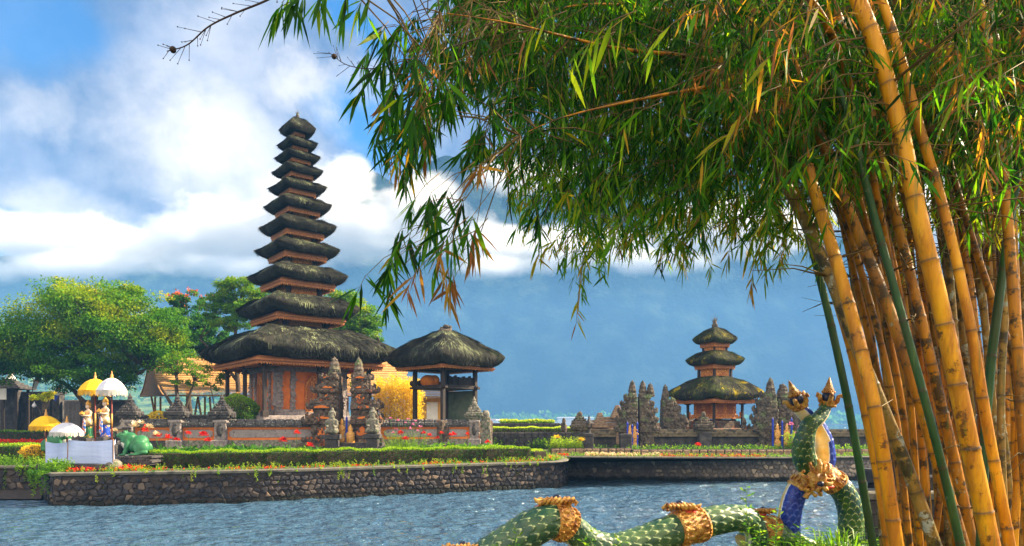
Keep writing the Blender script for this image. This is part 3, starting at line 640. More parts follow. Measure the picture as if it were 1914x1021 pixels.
# ------------------------------------------------------------------ carved stone helpers
def carve(mb, c, w, d, z0, z1, rnd, n, size=0.09, inner=None):
    """knobs and curls over the faces of a block"""
    for i in range(n):
        side = rnd.choice([0, 0, 0, 1, 2]); z = rnd.uniform(z0, z1); s = size * rnd.uniform(.6, 1.4)
        if side == 0: p = (c[0] + rnd.uniform(-w / 2, w / 2), c[1] - d / 2, z)
        elif side == 1: p = (c[0] - w / 2, c[1] + rnd.uniform(-d / 2, d / 2), z)
        else: p = (c[0] + w / 2, c[1] + rnd.uniform(-d / 2, d / 2), z)
        if inner is not None and (p[0] - inner) * (1 if c[0] > inner else -1) < s * .5: p = (p[0] + s * .8 * (1 if c[0] > inner else -1), p[1], p[2])
        mb.ball(p, (s, s * .8, s * rnd.uniform(.7, 1.5)), 6, 4, smooth=False)
def horn(mb, p, dx, s, rnd):
    """an upswept stubby antefix"""
    p = Vector(p); mb.tube([p, p + Vector((dx * s * .5, 0, s * .1)), p + Vector((dx * s * .62, -.02, s * .6)), p + Vector((dx * s * .35, 0, s * 1.05))], [s * .48, s * .5, s * .34, s * .08], 6, smooth=False)
def split_tower(root_label, x, Y, dirx, tiers, seed, mat, z0=GZ, rz=0.0, spires=1, group=None, name='split_gate_tower', knob=.09, brick=None):
    """tiers: (height, width, depth); inner face is flat at local x = 0"""
    root = empty(name, (x, Y, z0), rz, root_label, 'gate', group); rnd = random.Random(seed); mb = MB(); z = 0; bands = MB()
    for i, (h, w, d) in enumerate(tiers[:-1]):
        cx = dirx * w / 2; mb.box((cx, 0, z), (w, d, h), bev=.03)
        if w > tiers[i + 1][1] or i % 2:
            for q in range(3): horn(mb, (dirx * (w - .06 - q * .16), -d / 2 + .08, z + h - .08), dirx, .2 * rnd.uniform(.8, 1.3) * knob / .09, rnd)
            horn(mb, (dirx * (w - .05), d / 2 - .08, z + h - .08), dirx, .24 * knob / .09, rnd)
        carve(mb, (cx, 0), w, d, z + .05, z + h, rnd, int(32 * h * (w + d)), knob, 0)
        if i % 2 == 0 and i > 0 and brick: bands.loft([[(dirx * w * a, -d / 2 - .035, q), (dirx * w * b, -d / 2 - .035, q), (dirx * w * b, -d / 2 + .05, q), (dirx * w * a, -d / 2 + .05, q)] for q, a, b in ((z + h * .25, .28, .78), (z + h * .55, .28, .78), (z + h * .85, .48, .58))])
        z += h
    o = mb.build('carved_tiers', M[mat], root)
    if brick and bands.v: bands.build('brick_niche', M['orange'], root)
    h, w, d = tiers[-1]; mb = MB()
    for s in range(spires):
        x0 = dirx * (w / 2 + s * w * .95 + .02); hh = h * (1 - .16 * s)
        mb.lathe([(w * .55, 0), (w * .58, hh * .12), (w * .44, hh * .2), (w * .52, hh * .34), (w * .4, hh * .48), (w * .42, hh * .6), (w * .26, hh * .76), (w * .17, hh * .88), (.01, hh)], (x0, 0, z), 8, smooth=False)
        for q in range(34): a = rnd.random() * 6.28; t = rnd.random(); mb.ball((x0 + math.cos(a) * w * .48 * (1 - t * .7), math.sin(a) * w * .42 * (1 - t * .7), z + t * hh * .85), w * .16, 5, 4, smooth=False)
    mb.build('spire', M['stone_moss'], root)
    return root
def guardian(name_label, x, Y, z0, s, mat='grey_moss', group=None, ped=.55):
    root = empty('guardian_statue', (x, Y, z0), 0, name_label, 'statue', group)
    mb = MB(); mb.box((0, 0, 0), (.75 * s, .7 * s, ped * .35), bev=.03); mb.box((0, 0, ped * .35), (.55 * s, .52 * s, ped * .45), bev=.03); mb.box((0, 0, ped * .8), (.72 * s, .66 * s, ped * .2), bev=.03); mb.build('pedestal', M['stone_dark'], root)
    parts = [((0, 0, .18), (.3, .26, .2)), ((0, -.02, .45), (.21, .17, .26)), ((0, -.03, .62), (.25, .16, .14)), ((0, -.05, .84), (.125, .13, .15)), ((0, -.02, 1.0), (.16, .15, .09)), ((0, 0, 1.1), (.09, .09, .14)),
             ((-.23, -.1, .5), (.08, .09, .2)), ((.23, -.1, .5), (.08, .09, .2)), ((-.16, -.22, .36), (.07, .12, .07)), ((.16, -.22, .36), (.07, .12, .07)), ((-.2, -.26, .14), (.1, .14, .13)), ((.2, -.26, .14), (.1, .14, .13)), ((.13, -.27, .55), (.035, .035, .33))]
    o = melt([(tuple(c_ * s for c_ in c), tuple(r_ * s for r_ in r)) for c, r in parts], .028 * s, 'figure', M[mat], root, rough=.022 * s); o.location = (0, 0, ped)
    mb = MB()
    for sx in (-1, 1): mb.ball((sx * .13 * s, -.05 * s, ped + .93 * s), (.045 * s, .06 * s, .1 * s), 6, 5)
    for a in range(7): t = a / 7 * 6.28; mb.ball((math.cos(t) * .14 * s, math.sin(t) * .13 * s, ped + 1.02 * s), .045 * s, 6, 4)
    mb.build('crown', M[mat], root)
    return root
def melt(balls, voxel, name, mat, parent, rough=0.0, extra=None, smooth=6):
    """ellipsoids fused into ONE continuous skin by voxel remeshing"""
    mb = MB()
    for b in balls: mb.ball(b[0], b[1], 14, 10, rot=(b[2] if len(b) > 2 else None))
    if extra: extra(mb)
    o = mb.build(name, mat, None); r = o.modifiers.new('r', 'REMESH'); r.mode = 'VOXEL'; r.voxel_size = voxel; r.use_smooth_shade = True
    if smooth: sm = o.modifiers.new('s', 'SMOOTH'); sm.iterations = smooth; sm.factor = .5
    dg = bpy.context.evaluated_depsgraph_get(); me = bpy.data.meshes.new_from_object(o.evaluated_get(dg)); o.modifiers.clear(); old = o.data; o.data = me; bpy.data.meshes.remove(old); me.name = name
    if not me.materials: me.materials.append(mat)
    if rough:
        co = np.empty(len(me.vertices) * 3); me.vertices.foreach_get('co', co); no = np.empty_like(co); me.vertices.foreach_get('normal', no); co = co.reshape(-1, 3); no = no.reshape(-1, 3)
        k = np.array([mnoise.fractal(Vector(tuple(c / (rough * 3.2))), 1, 2, 2) for c in co]); co += no * (k * rough)[:, None]; me.vertices.foreach_set('co', co.ravel().astype(np.float32)); me.update()
    o.parent = parent
    return o
M['grey_moss'] = pm('lichened_statue_stone', [(0.07, 0.065, 0.055), (0.19, 0.175, 0.14), (0.3, 0.28, 0.22)], scale=9, rough=.95, bump=1.0, bscale=26, bdist=.03, spots=[((0.08, 0.11, 0.05), 4, .52, .64)])

# ------------------------------------------------------------------ left compound wall
WL = lambda px: 31.0 + (px - 300) / 600 * 3.4
def wall_bay(p0, p1, label):
    Y0, Y1 = WL(p0), WL(p1); a, b = Vector((X(p0, Y0), Y0, 0)), Vector((X(p1, Y1), Y1, 0)); L = (b - a).length; ang = math.atan2(b.y - a.y, b.x - a.x)
    root = empty('garden_wall', (a.x, a.y, GZ), ang, label, 'wall', 'bays of the temple garden wall'); rnd = random.Random(int(p0))
    mb = MB(); mb.box((L / 2, 0, -.1), (L, .9, .45)); mb.box((L / 2, 0, .35), (L, .75, .2)); mb.box((L / 2, 0, .55), (L, .6, .14)); mb.build('plinth', M['stone_dark'] if p0 < 330 else M['grey_moss'], root)
    mb = MB(); mb.box((L / 2, 0, .69), (L, .36, .62)); 
    for z, w in ((.69, .46), (1.2, .46)): mb.box((L / 2, 0, z), (L, w, .09))
    mb.build('brick_band', M['orange'], root)
    mb = MB(); n = max(1, round(L / 3.2)); pw = L / n
    for i in range(n):
        x0 = i * pw + .14; x1 = (i + 1) * pw - .14; e = .16
        mb.loft([[(x0 + e, y, .80), (x1 - e, y, .80), (x1, y, .88), (x1, y, 1.08), (x1 - e, y, 1.17), (x0 + e, y, 1.17), (x0, y, 1.08), (x0, y, .88)] for y in (-.17, -.215)][::-1])
        o = mb.build('stone_panel', M['panel'], root); mb = MB()
    mb = MB(); mb.box((L / 2, 0, 1.29), (L, .62, .07), bev=.02)
    x = 0
    while x < L:
        w = min(rnd.uniform(.3, .55), L - x); mb.box((x + w / 2, rnd.uniform(-.01, .01), 1.36), (w * .985, .74 + rnd.uniform(-.03, .03), .17 + rnd.uniform(-.015, .015)), bev=.04); mb.box((x + w / 2, 0, 1.525), (w * .97, .42, .13 + rnd.uniform(-.02, .02)), bev=.05); x += w
    mb.build('coping', M['roof_cap'], root)
    return root
wall_bay(252, 325, 'dark capped garden wall bay just behind the green frog')
wall_bay(340, 405, 'pale panelled garden wall bay behind the red cannas between two urn topped pillars')
wall_bay(424, 590, 'long lichened garden wall bay left of the carved split gate')
wall_bay(712, 878, 'garden wall bay right of the split gate under the drum pavilion')
def urn_pillar(px, label, s=1.0, mat='stone_dark', body='grey_carve'):
    Y = WL(px) - .1; root = empty('garden_pillar', (X(px, Y), Y, GZ), .08, label, 'pillar', 'urn topped pillars of the garden wall'); rnd = random.Random(px)
    mb = MB(); mb.box((0, 0, -.1), (.72 * s, .95, .8), bev=.03); mb.box((0, 0, .7), (.5 * s, .62, .85), bev=.04); mb.box((0, 0, 1.5), (.62 * s, .7, .12), bev=.03)
    carve(mb, (0, 0), .5 * s, .62, .75, 1.4, rnd, 12, .06); mb.build('shaft', M[body], root)
    mb = MB(); mb.ball((0, -.34, 1.15), (.13 * s, .06, .3), 8, 8); mb.build('medallion', M['stone_dark'], root)
    mb = MB(); z = 1.62
    for h, w in ((.1, .66), (.12, .8), (.16, .95), (.12, .74), (.12, .56), (.1, .4), (.1, .28)):
        mb.box((0, 0, z), (w * s, w * s * .85, h + .01), bev=.03); carve(mb, (0, 0), w * s, w * s * .85, z, z + h, rnd, 8, .055); z += h
    for sx in (-1, 1):
        horn(mb, (sx * .38 * s, -.15, 1.78), sx, .2 * s, rnd); horn(mb, (sx * .38 * s, .15, 1.78), sx, .2 * s, rnd)
    mb.lathe([(.13 * s, 0), (.16 * s, .08), (.09 * s, .14), (.11 * s, .22), (.05 * s, .3), (.01, .42)], (0, 0, z - .02), 8, smooth=False)
    mb.build('urn', M[mat], root)
urn_pillar(243, 'dark urn topped pillar at the left end of the garden wall behind the frog', .95)
urn_pillar(332, 'dark urn topped pillar in front of the forked tree trunk', 1.0)
urn_pillar(415, 'urn topped pillar with oval medallion beside the round clipped bush', 1.05)
urn_pillar(886, 'pinkish stone end pillar of the garden wall below the drum pavilion', .9, 'grey_moss')
mb = MB(); rnd = random.Random(9)
for i in range(9): z = i * .2; w = .55 - .03 * i; mb.box((rnd.uniform(-.05, .05), 0, z), (w, w, .21), bev=.04); carve(mb, (0, 0), w, w, z, z + .2, rnd, 9, .07)
mb.ball((0, 0, 1.9), (.2, .2, .25), 8, 6); tag(mb.build('carved_post', M['grey_moss'], None, loc=(X(908, 34.2), 34.2, GZ)), 'mossy carved stone post standing against the right end of the garden wall', 'post')

T1 = [(.42, 1.8, 1.7), (.34, 1.6, 1.4), (.75, 1.2, 1.1), (.22, 1.55, 1.4), (.2, 1.38, 1.2), (.34, 1.1, 1.0), (.22, 1.4, 1.25), (.18, 1.22, 1.1), (.42, .92, .85), (.2, 1.2, 1.05), (.16, 1.0, .9), (.34, .72, .7), (.16, .9, .85), (1.0, .56, .56)]
T1 = [(h * .94, w, d) for h, w, d in T1]
split_tower('left half of the tall carved split gate in front of the big pagoda', X(637, 32.6), 32.6, -1, T1, 3, 'stone', brick=True, group='halves of the tall carved split gate')
split_tower('right half of the tall carved split gate beside the yellow bamboo', X(660, 32.7), 32.7, 1, [(h, w * .88, d) for h, w, d in T1], 5, 'stone', brick=True, group='halves of the tall carved split gate')
guardian('squatting mossy stone guardian left of the blue gate posts', X(621, 31.2), 31.2, GZ, 1.0, ped=.95, group='guardians in front of the tall split gate')
guardian('squatting mossy stone guardian right of the blue gate posts', X(697, 31.4), 31.4, GZ, 1.0, ped=.98, group='guardians in front of the tall split gate')
def stairs(px, Y, w, label, n=4, h=.14, name='gate_steps'):
    mb = MB()
    for i in range(n): mb.box((0, i * .3 - .002 * i, 0), (w, .6, h * (i + 1)), bev=.015)
    tag(mb.build(name, M['stone_dark'], None, loc=(X(px, Y), Y, GZ)), label, 'steps')
stairs(665, 30.9, 2.2, 'low stone steps leading up to the tall split gate')
def gate_door(px, Y, label, w=.85, h=1.35, zb=.45, group=None, rz=0):
    root = empty('gate_door', (X(px, Y), Y, GZ + zb), rz, label, 'gate door', group)
    for sx in (-1, 0, 1):
        mb = MB(); mb.box((sx * w / 2, 0, 0), (.075, .075, h * (1.0 if sx else .9)), bev=.01); mb.lathe([(.05, 0), (.06, .04), (.02, .1), (.01, .16)], (sx * w / 2, 0, h * (1.0 if sx else .9)), 8); mb.build('post', M['blue'], root)
    mb = MB(); rnd = random.Random(px)
    for sx in (-1, 1):
        x = sx * w / 4; mb.lathe([(.03, 0), (.16, .08), (.17, .3), (.07, .38), (.1, .46), (.17, .6), (.16, .8), (.06, .92), (.09, 1.0), (.02, 1.2)], (x, 0, .05), 8, sy=.25)
        for i in range(16): mb.ball((x + rnd.uniform(-.15, .15), -.03, rnd.uniform(.1, 1.1)), rnd.uniform(.02, .05), 5, 4)
    mb.build('gilded_grille', M['gold'], root)
gate_door(648, 32.3, 'blue posts and gilded grille between the halves of the tall split gate', w=.9)
mb = MB(); mb.lathe([(.16, 0), (.2, .05), (.2, .5), (.14, .55), (.1, .6), (.13, .7), (.02, .9)], (0, 0, 0), 14)
tag(mb.build('offering_drum', M['gold'], None, loc=(X(655, 31.9), 31.9, GZ + .5)), 'small gilded drum shaped offering stand on the steps between blue posts', 'offering stand')

# ------------------------------------------------------------------ right island: wall, gates, posts
WR = 35.6
def dark_wall(p0, p1, Y0, Y1, label, h=1.12, group='bays of the right island temple wall'):
    a, b = Vector((X(p0, Y0), Y0, 0)), Vector((X(p1, Y1), Y1, 0)); L = (b - a).length; ang = math.atan2(b.y - a.y, b.x - a.x); rnd = random.Random(int(p0 * 3))
    root = empty('temple_wall', (a.x, a.y, GZ), ang, label, 'wall', group)
    mb = MB(); mb.box((L / 2, 0, -.1), (L, .8, .3)); mb.box((L / 2, 0, .2), (L, .5, h - .55)); mb.build('body', M['stone_dark'], root)
    mb = MB(); z = h - .35
    for i in range(5):
        x = 0
        while x < L:
            w = min(rnd.uniform(.3, .8), L - x); mb.box((x + w / 2, 0, z + i * .075), (w * .985, .5 + (.34, .26, .3, .2, .1)[i] + rnd.uniform(-.02, .02), .085), bev=.012); x += w
    mb.build('layered_coping', M['coping_brown'], root)
    return root
M['coping_brown'] = pm('brown_layered_coping', [(0.06, 0.045, 0.03), (0.15, 0.12, 0.075), (0.24, 0.2, 0.13)], scale=3, rough=.95, bump=.8, bscale=24, spots=[((0.05, 0.045, 0.04), 3, .5, .6)])
dark_wall(1090, 1150, WR, WR, 'short temple wall bay left of the mossy gates', h=1.1)
dark_wall(1215, 1305, WR, WR, 'temple wall bay between the mossy gates and the lidded pillar', h=1.12)
dark_wall(1325, 1425, WR, WR, 'brown layered temple wall bay in front of the three tiered shrine', h=1.12)
dark_wall(1500, 1625, WR, WR, 'temple wall bay seen behind the coiled serpent statue', h=1.12)
dark_wall(1640, 2000, WR, WR + 2, 'temple wall bay running behind the bamboo culms', h=1.12)
T2 = [(.3, 1.15, 1.1), (.7, .9, .9), (.2, 1.2, 1.1), (.3, 1.0, .9), (.2, 1.1, 1.0), (.24, .9, .85), (.2, .98, .9), (.22, .78, .7), (.16, .84, .75), (.2, .6, .55), (.14, .62, .6), (.85, .42, .42)]
T2 = [(h, w * (.84 if i < 11 else 1), d * .85) for i, (h, w, d) in enumerate(T2)]
split_tower('leftmost mossy split gate half on the right island, beside a dark square post', X(1190, 35.4), 35.4, -1, T2, 11, 'stone_moss', knob=.08, group='mossy split gate halves on the right island')
split_tower('twin spired mossy gate half right of the leftmost one', X(1193, 35.6), 35.6, 1, T2, 12, 'stone_moss', knob=.08, spires=2, group='mossy split gate halves on the right island')
split_tower('mossy carved tower standing behind the wall just left of the three tiered shrine', X(1236, 37.2), 37.2, 1, [(.3, 1.2, 1), (.9, 1.1, 1), (.3, 1.3, 1), (.3, 1.1, .9), (.25, .9, .8), (.25, .9, .7), (.2, .62, .6), (.2, .6, .5), (.9, .4, .4)], 13, 'stone_moss', knob=.1)
split_tower('large green mossy gate half right of the three tiered shrine', X(1449, 35.4), 35.4, -1, [(h * 1.04, w * 1.12, d) for h, w, d in T2], 14, 'stone_moss', knob=.1, group='mossy split gate halves on the right island')
split_tower('brown gate half directly behind the head of the serpent statue', X(1451, 35.8), 35.8, 1, [(h * .96, w * 1.55, d) for h, w, d in T2], 15, 'stone_moss', knob=.1, group='mossy split gate halves on the right island')
gate_door(1182, 34.6, 'blue painted gate posts at the foot of the leftmost mossy gate', w=.5, h=1.3, zb=.1)
gate_door(1462, 34.5, 'blue and gold gate posts in front of the gate behind the serpent statue', w=.95, h=1.4, zb=.2)
def square_post(px, py_t, Y, w, label, mat='stone_dark'):
    h = Z(py_t, Y) - GZ; mb = MB(); mb.box((0, 0, -.05), (w * 1.15, w * 1.15, .2), bev=.02); mb.box((0, 0, .15), (w, w, h - .3), bev=.02); mb.box((0, 0, h - .15), (w * 1.12, w * 1.12, .15), bev=.03)
    return tag(mb.build('stone_post', M[mat], None, loc=(X(px, Y), Y, GZ)), label, 'post', 'dark square posts along the right island flower bed')
square_post(1169, 811, 34.0, .55, 'dark square post in front of the leftmost mossy gate')
square_post(1100, 810, 33.6, .45, 'dark square post below the small stone lantern')
def lidded_pillar(px, Y, label, s=1.0, grp=None):
    root = empty('lidded_pillar', (X(px, Y), Y, GZ), 0, label, 'pillar', grp); rnd = random.Random(px)
    mb = MB(); mb.box((0, 0, -.1), (.66 * s, .8 * s, 1.1 * s), bev=.03); mb.build('shaft', M['stone_dark'], root)
    mb = MB(); z = 1.0 * s
    for h, w in ((.12, .6), (.14, .82), (.16, .9), (.14, .74), (.12, .5), (.1, .34)): mb.box((0, 0, z), (w * s, w * s, h * s), bev=.04 * s); carve(mb, (0, 0), w * s, w * s, z, z + h * s, rnd, 10, .06 * s); z += h * s
    mb.ball((0, 0, z + .12 * s), (.13 * s, .13 * s, .19 * s), 8, 6); mb.build('lid', M['stone_moss'], root)
lidded_pillar(1315, 35.3, 'mossy lidded pillar in the wall directly below the three tiered shrine', 1.0)
lidded_pillar(1084, 35.0, 'mossy lidded pillar beside the small lantern at the left end of the right island', 1.0)
def lantern(px, Y, zb, label, s=1.0):
    root = empty('stone_lantern', (X(px, Y), Y, zb), 0, label, 'lantern')
    mb = MB(); mb.lathe([(.16 * s, 0), (.1 * s, .1 * s), (.08 * s, .3 * s), (.2 * s, .36 * s)], n=8, smooth=False)
    for sx in (-1, 1):
        for sy in (-1, 1): mb.box((sx * .11 * s, sy * .11 * s, .36 * s), (.035 * s, .035 * s, .2 * s))
    mb.build('stand', M['stone_dark'], root)
    mb = MB(); mb.lathe([(.28 * s, .56 * s), (.26 * s, .6 * s), (.12 * s, .7 * s), (.09 * s, .74 * s), (.05 * s, .82 * s), (.06 * s, .86 * s), (.01, 1.0 * s)], n=4, smooth=False); mb.build('roof', M['stone_dark'], root)
lantern(1101, 33.6, Z(812, 33.6), 'small dark stone lantern on a square post at the left of the right island', .95)
mb = MB(); mb.lathe([(.12, 0), (.18, .15), (.15, .3), (.2, .5), (.16, .7), (.08, .8), (.12, .92), (.1, 1.05), (.02, 1.15)], n=10, smooth=False); carve(mb, (0, 0), .25, .25, .1, .9, random.Random(3), 20, .05)
base = mb.build('wall_statuette', M['stone_moss'], None, loc=(X(1054, 40), 40, Z(800, 40) - .55)); tag(base, 'small carved statuette on the low terrace left of the lidded pillar', 'statue')
for i, (px, py) in enumerate([(1283, 802), (1391, 802)]):
    mb = MB(); mb.lathe([(.14, 0), (.17, .12), (.1, .25), (.14, .36), (.09, .5), (.02, .62)], n=8, smooth=False); tag(mb.build('wall_statuette', M['stone'], None, loc=(X(px, WR), WR, Z(803, WR))), ('tiny stone finial on the wall left of the three tiered shrine', 'tiny stone finial on the wall right of the three tiered shrine')[i], 'finial')
# stepped brick shrine and its small pyramids, left of the mossy gates
def stepped_brick():
    Y = 46.0; root = empty('stepped_brick_terrace', (X(1130, Y), Y, GZ), 0, 'sunlit stepped brown brick terrace behind the mossy gates', 'terrace')
    mb = MB(); z = 0; zz = lambda py: Z(py, Y) - GZ
    for a, b, py in ((1060, 1290, 800), (1080, 1290, 790), (1108, 1220, 785), (1130, 1200, 779)):
        w = (b - a) * Y / F; x = X((a + b) / 2, Y) - X(1130, Y); t = zz(py)
        n = max(1, int((t - z) / .14))
        for q in range(n): mb.box((x, .3 * z, z + q * (t - z) / n), (w - q * .02, 2.4 - .4 * z, (t - z) / n * .93), bev=.02)
        z = t
    mb.build('brick_steps', M['brown_brick'], root)
    for px, pyb, pyt, w in ((1080, 800, 772, .9), (1118, 799, 772, 1.0), (1150, 782, 758, .9), (1283, 800, 775, .8)):
        mb = MB(); n = 7; zb, zt = zz(pyb), zz(pyt)
        for q in range(n): ww = w * (1 - q / n * .8); mb.box((X(px, Y) - X(1130, Y), -.9, zb + q * (zt - zb) / n), (ww, ww, (zt - zb) / n * .95), bev=.03)
        mb.build('pyramid_cap', M['brown_brick'], root)
M['brown_brick'] = pm('mid_brown_brick', [(0.16, 0.10, 0.06), (0.32, 0.22, 0.14)], scale=6, rough=.9, bump=.6, bscale=30, spots=[((0.07, 0.05, 0.04), 5, .56, .68)])  # one brown range with random darker spots
stepped_brick()
# low terraces between the two islands
def low_wall(p0, p1, Y, z0, z1, label, mat, group=None, depth=.5, name='terrace_wall'):
    root = empty(name, (X((p0 + p1) / 2, Y), Y, z0), 0, label, 'wall', group); L = (p1 - p0) * Y / F; rnd = random.Random(int(p0)); mb = MB(); h = z1 - z0
    mb.box((0, 0, 0), (L, depth, h)); mb.build('core', M['mortar'], root); mb = MB(); n = int(L / .38)
    for i in range(n):
        for j in range(max(1, int(h / .3))):
            hh = h / max(1, int(h / .3)); w = L / n; mb.box((-L / 2 + (i + .5 + .25 * (j % 2)) * w, -depth / 2 - .02, j * hh), (w * rnd.uniform(.8, .97), .12, hh * .94), bev=.03, a=rnd.random() ** 3)
    mb.build('stone_facing', M[mat], root)
low_wall(905, 1080, 40, GZ, Z(808, 40), 'dark terrace wall under the yellow clipped hedge between the two islands', 'stone_dark')
low_wall(915, 1045, 47, GZ, Z(791, 47), 'rough grassy topped terrace wall behind the yellow clipped hedge', 'stone_dark')
low_wall(1030, 1180, 33.3, GZ - .05, GZ + .25, 'low kerb of the flower bed at the left of the right island', 'brown_brick', name='bed_kerb')
low_wall(1180, 1490, 32.6, GZ - .05, GZ + .22, 'low brown kerb of the flower bed below the three tiered shrine', 'brown_brick', name='bed_kerb')
low_wall(1500, 1900, 33.0, GZ - .05, GZ + .22, 'low brown kerb of the flower bed behind the bamboo', 'brown_brick', name='bed_kerb')

# ------------------------------------------------------------------ open shed with a steep tan roof, behind left
def tan_hall():
    Y = 52.0; root = empty('tan_hall', (0, 0, 0), 0, 'long open sided hall with a steep tan shingle roof and flared gable end', 'hall')
    M['shingle'] = pm('tan_shingle', [(0.42, 0.20, 0.06), (0.60, 0.33, 0.11)], scale=2, rough=.8, bump=.2, bscale=20)
    M['tan_wood'] = pm('tan_timber', [(0.20, 0.10, 0.04), (0.34, 0.18, 0.07)], scale=5, rough=.7)
    # gable end at left: peak overhangs outwards; ridge runs to the right and slightly away
    pk = P(280, 668, 50.0); el = P(262, 742, 51.5); er = P(305, 741, 47.6); bk = P(760, 672, 58.0); be = P(760, 742, 53.0); bl = P(760, 742, 60)
    def sheet(a, b, c, d, n, m, sag):
        vs = []
        for i in range(n + 1):
            for j in range(m + 1):
                u, v = i / n, j / m; q = a.lerp(b, u).lerp(d.lerp(c, u), v); q = q + Vector((0, 0, -sag * math.sin(math.pi * v))); vs.append(q)
        return vs, [(i * (m + 1) + j, (i + 1) * (m + 1) + j, (i + 1) * (m + 1) + j + 1, i * (m + 1) + j + 1) for i in range(n) for j in range(m)]
    rows = 22; mb = MB()
    for side, (e0, e1) in enumerate(((er, be), (el, bl))):
        n = 90
        for j in range(rows):
            v0, v1 = j / rows, (j + 1.15) / rows; rnd = random.Random(j)
            for i in range(n):
                u0, u1 = (i + .03 + .5 * (j % 2)) / n, (i + .97 + .5 * (j % 2)) / n
                def q(u, v, up): a = pk.lerp(bk, u); b = e0.lerp(e1, u); return a.lerp(b, min(1.01, v)) + Vector((0, 0, -.55 * math.sin(math.pi * min(1, v)))) + Vector((0, -.03 if side == 0 else .03, up))
                if u1 > 1.01: continue
                dz = rnd.uniform(0, .015); mb.add([q(u0, v0, 0), q(u1, v0, 0), q(u1, v1, .05 + dz), q(u0, v1, .05 + dz)], [(0, 1, 2, 3)])
    mb.build('shingle_roof', M['shingle'], root)
    mb = MB(); m = 26                                          # gable face: planks sloping outwards to the eaves line
    for i in range(m):
        u0, u1 = i / m, (i + .9) / m
        def g(u):
            b = el.lerp(er, u); f = 1 - abs(u - .5) * 2; t = b.lerp(pk, f) if False else None
            s_ = (u / .5) if u < .5 else (1 - u) / .5; top = (el.lerp(pk, s_) if u < .5 else er.lerp(pk, s_)) + Vector((0, 0, -.5 * math.sin(math.pi * s_) * .8)); return b, top
        (b0, t0), (b1, t1) = g(u0), g(u1); o = Vector((-.05, -.05, 0)); mb.add([b0, b1, t1, t0, b0 - o, b1 - o, t1 - o, t0 - o], [(0, 1, 2, 3), (4, 7, 6, 5), (0, 4, 5, 1), (1, 5, 6, 2), (2, 6, 7, 3), (3, 7, 4, 0)])
    mb.build('gable_boards', M['tan_wood'], root)
    mb = MB(); off = Vector((0, 0, .06))
    for a, b, s in ((pk, er, 0), (pk, el, 0), (pk, bk, 0), (er, be, 0), (el, er, 0)):
        pts = [a.lerp(b, k / 8) + off + (Vector((0, 0, -.5 * math.sin(math.pi * k / 8))) if a is pk and b is not bk else Vector()) for k in range(9)]; mb.tube(pts, .07, 5)
    mb.build('barge_board', M['tan_wood'], root)
    for px, d0, d1 in ((290, 0, 0), (300, 0, 0), (370, -14, 0), (370, 14, 0), (383, 0, 0), (392, 6, 0), (283, 16, 0), (450, 0, 0), (470, 12, 0), (470, -12, 0), (540, 0, 0), (650, 0, 0)):
        Yq = 51.5 + (px - 300) / 450 * 5; a = P(px, 742, Yq); b = P(px + d0, 742, Yq); b.z = GZ; mb = MB(); mb.tube([a, b], .08, 6); mb.build('post', M['tan_wood'], root)
tan_hall()
def orange_house():
    Y = 50; root = empty('orange_house', (0, 0, 0), 0, 'small orange walled house with brown tiled roof seen through the drum pavilion', 'house')
    mb = MB(); a, b = P(770, 742, Y), P(835, 742, Y); mb.box(((a.x + b.x) / 2, Y + 1.5, GZ), (b.x - a.x, 3, a.z - GZ)); mb.build('wall', M['ochre'], root)
    mb = MB()
    for j in range(8):
        for i in range(34):
            w = (b.x - a.x + 1.6) / 34; x = a.x - .8 + i * w; z0 = Z(724, Y) + .1 - j * .12; y0 = Y + .6 - j * .2; mb.box((x + w / 2, y0, z0 - .1), (w * .9, .26, .07))
    mb.build('tiled_roof', M['brown_brick'], root)
    mb = MB(); mb.box((P(808, 0, Y).x, Y - .06, GZ), (.8, .1, Z(752, Y) - GZ)); mb.build('door', M['pale_cloth'], root)
M['ochre'] = pm('ochre_wall', [(0.5, 0.24, 0.04), (0.66, 0.36, 0.08)], scale=1.5, rough=.8)
M['pale_cloth'] = pm('pale_cloth', [(0.6, 0.58, 0.55), (0.75, 0.72, 0.66)], scale=3, rough=.8)
orange_house()
# ------------------------------------------------------------------ leaves, trees, hedges, flowers
M['leaf_green'] = leaf_mat('tree_leaf', [(0.012, 0.055, 0.008), (0.03, 0.13, 0.010), (0.09, 0.22, 0.010), (0.28, 0.33, 0.010), (0.55, 0.42, 0.015)], .4, .5, (1.8, 1.8, .8))
M['leaf_hedge'] = leaf_mat('hedge_leaf', [(0.012, 0.045, 0.008), (0.04, 0.12, 0.01), (0.14, 0.28, 0.012), (0.40, 0.50, 0.025)], .4, .5, (1.8, 1.8, .7))
M['leaf_yellow'] = leaf_mat('golden_bamboo_leaf', [(0.16, 0.12, 0.01), (0.42, 0.30, 0.012), (0.70, 0.50, 0.02), (0.85, 0.66, 0.05)], .4, .5, (1.5, 1.4, .8))
M['leaf_herb'] = leaf_mat('herb_leaf', [(0.015, 0.07, 0.012), (0.05, 0.16, 0.02), (0.16, 0.30, 0.02), (0.36, 0.42, 0.04)], .45, .5, (1.8, 1.8, .8))
M['bark'] = pm('bark', [(0.035, 0.025, 0.018), (0.09, 0.065, 0.045)], scale=7, stretch=(1, 1, .3), rough=.95, bump=1, bscale=18, bdist=.04)
M['petal_red'] = leaf_mat('red_petal', [(0.35, 0.01, 0.008), (0.62, 0.02, 0.012), (0.75, 0.07, 0.02)], .35, .5, (1.3, 1, 1))
M['petal_orange'] = leaf_mat('coral_petal', [(0.5, 0.07, 0.02), (0.7, 0.16, 0.06)], .35, .5, (1.2, 1, 1))
M['petal_pink'] = leaf_mat('pink_petal', [(0.6, 0.16, 0.35), (0.75, 0.35, 0.5)], .35, .5, (1.1, 1, 1))
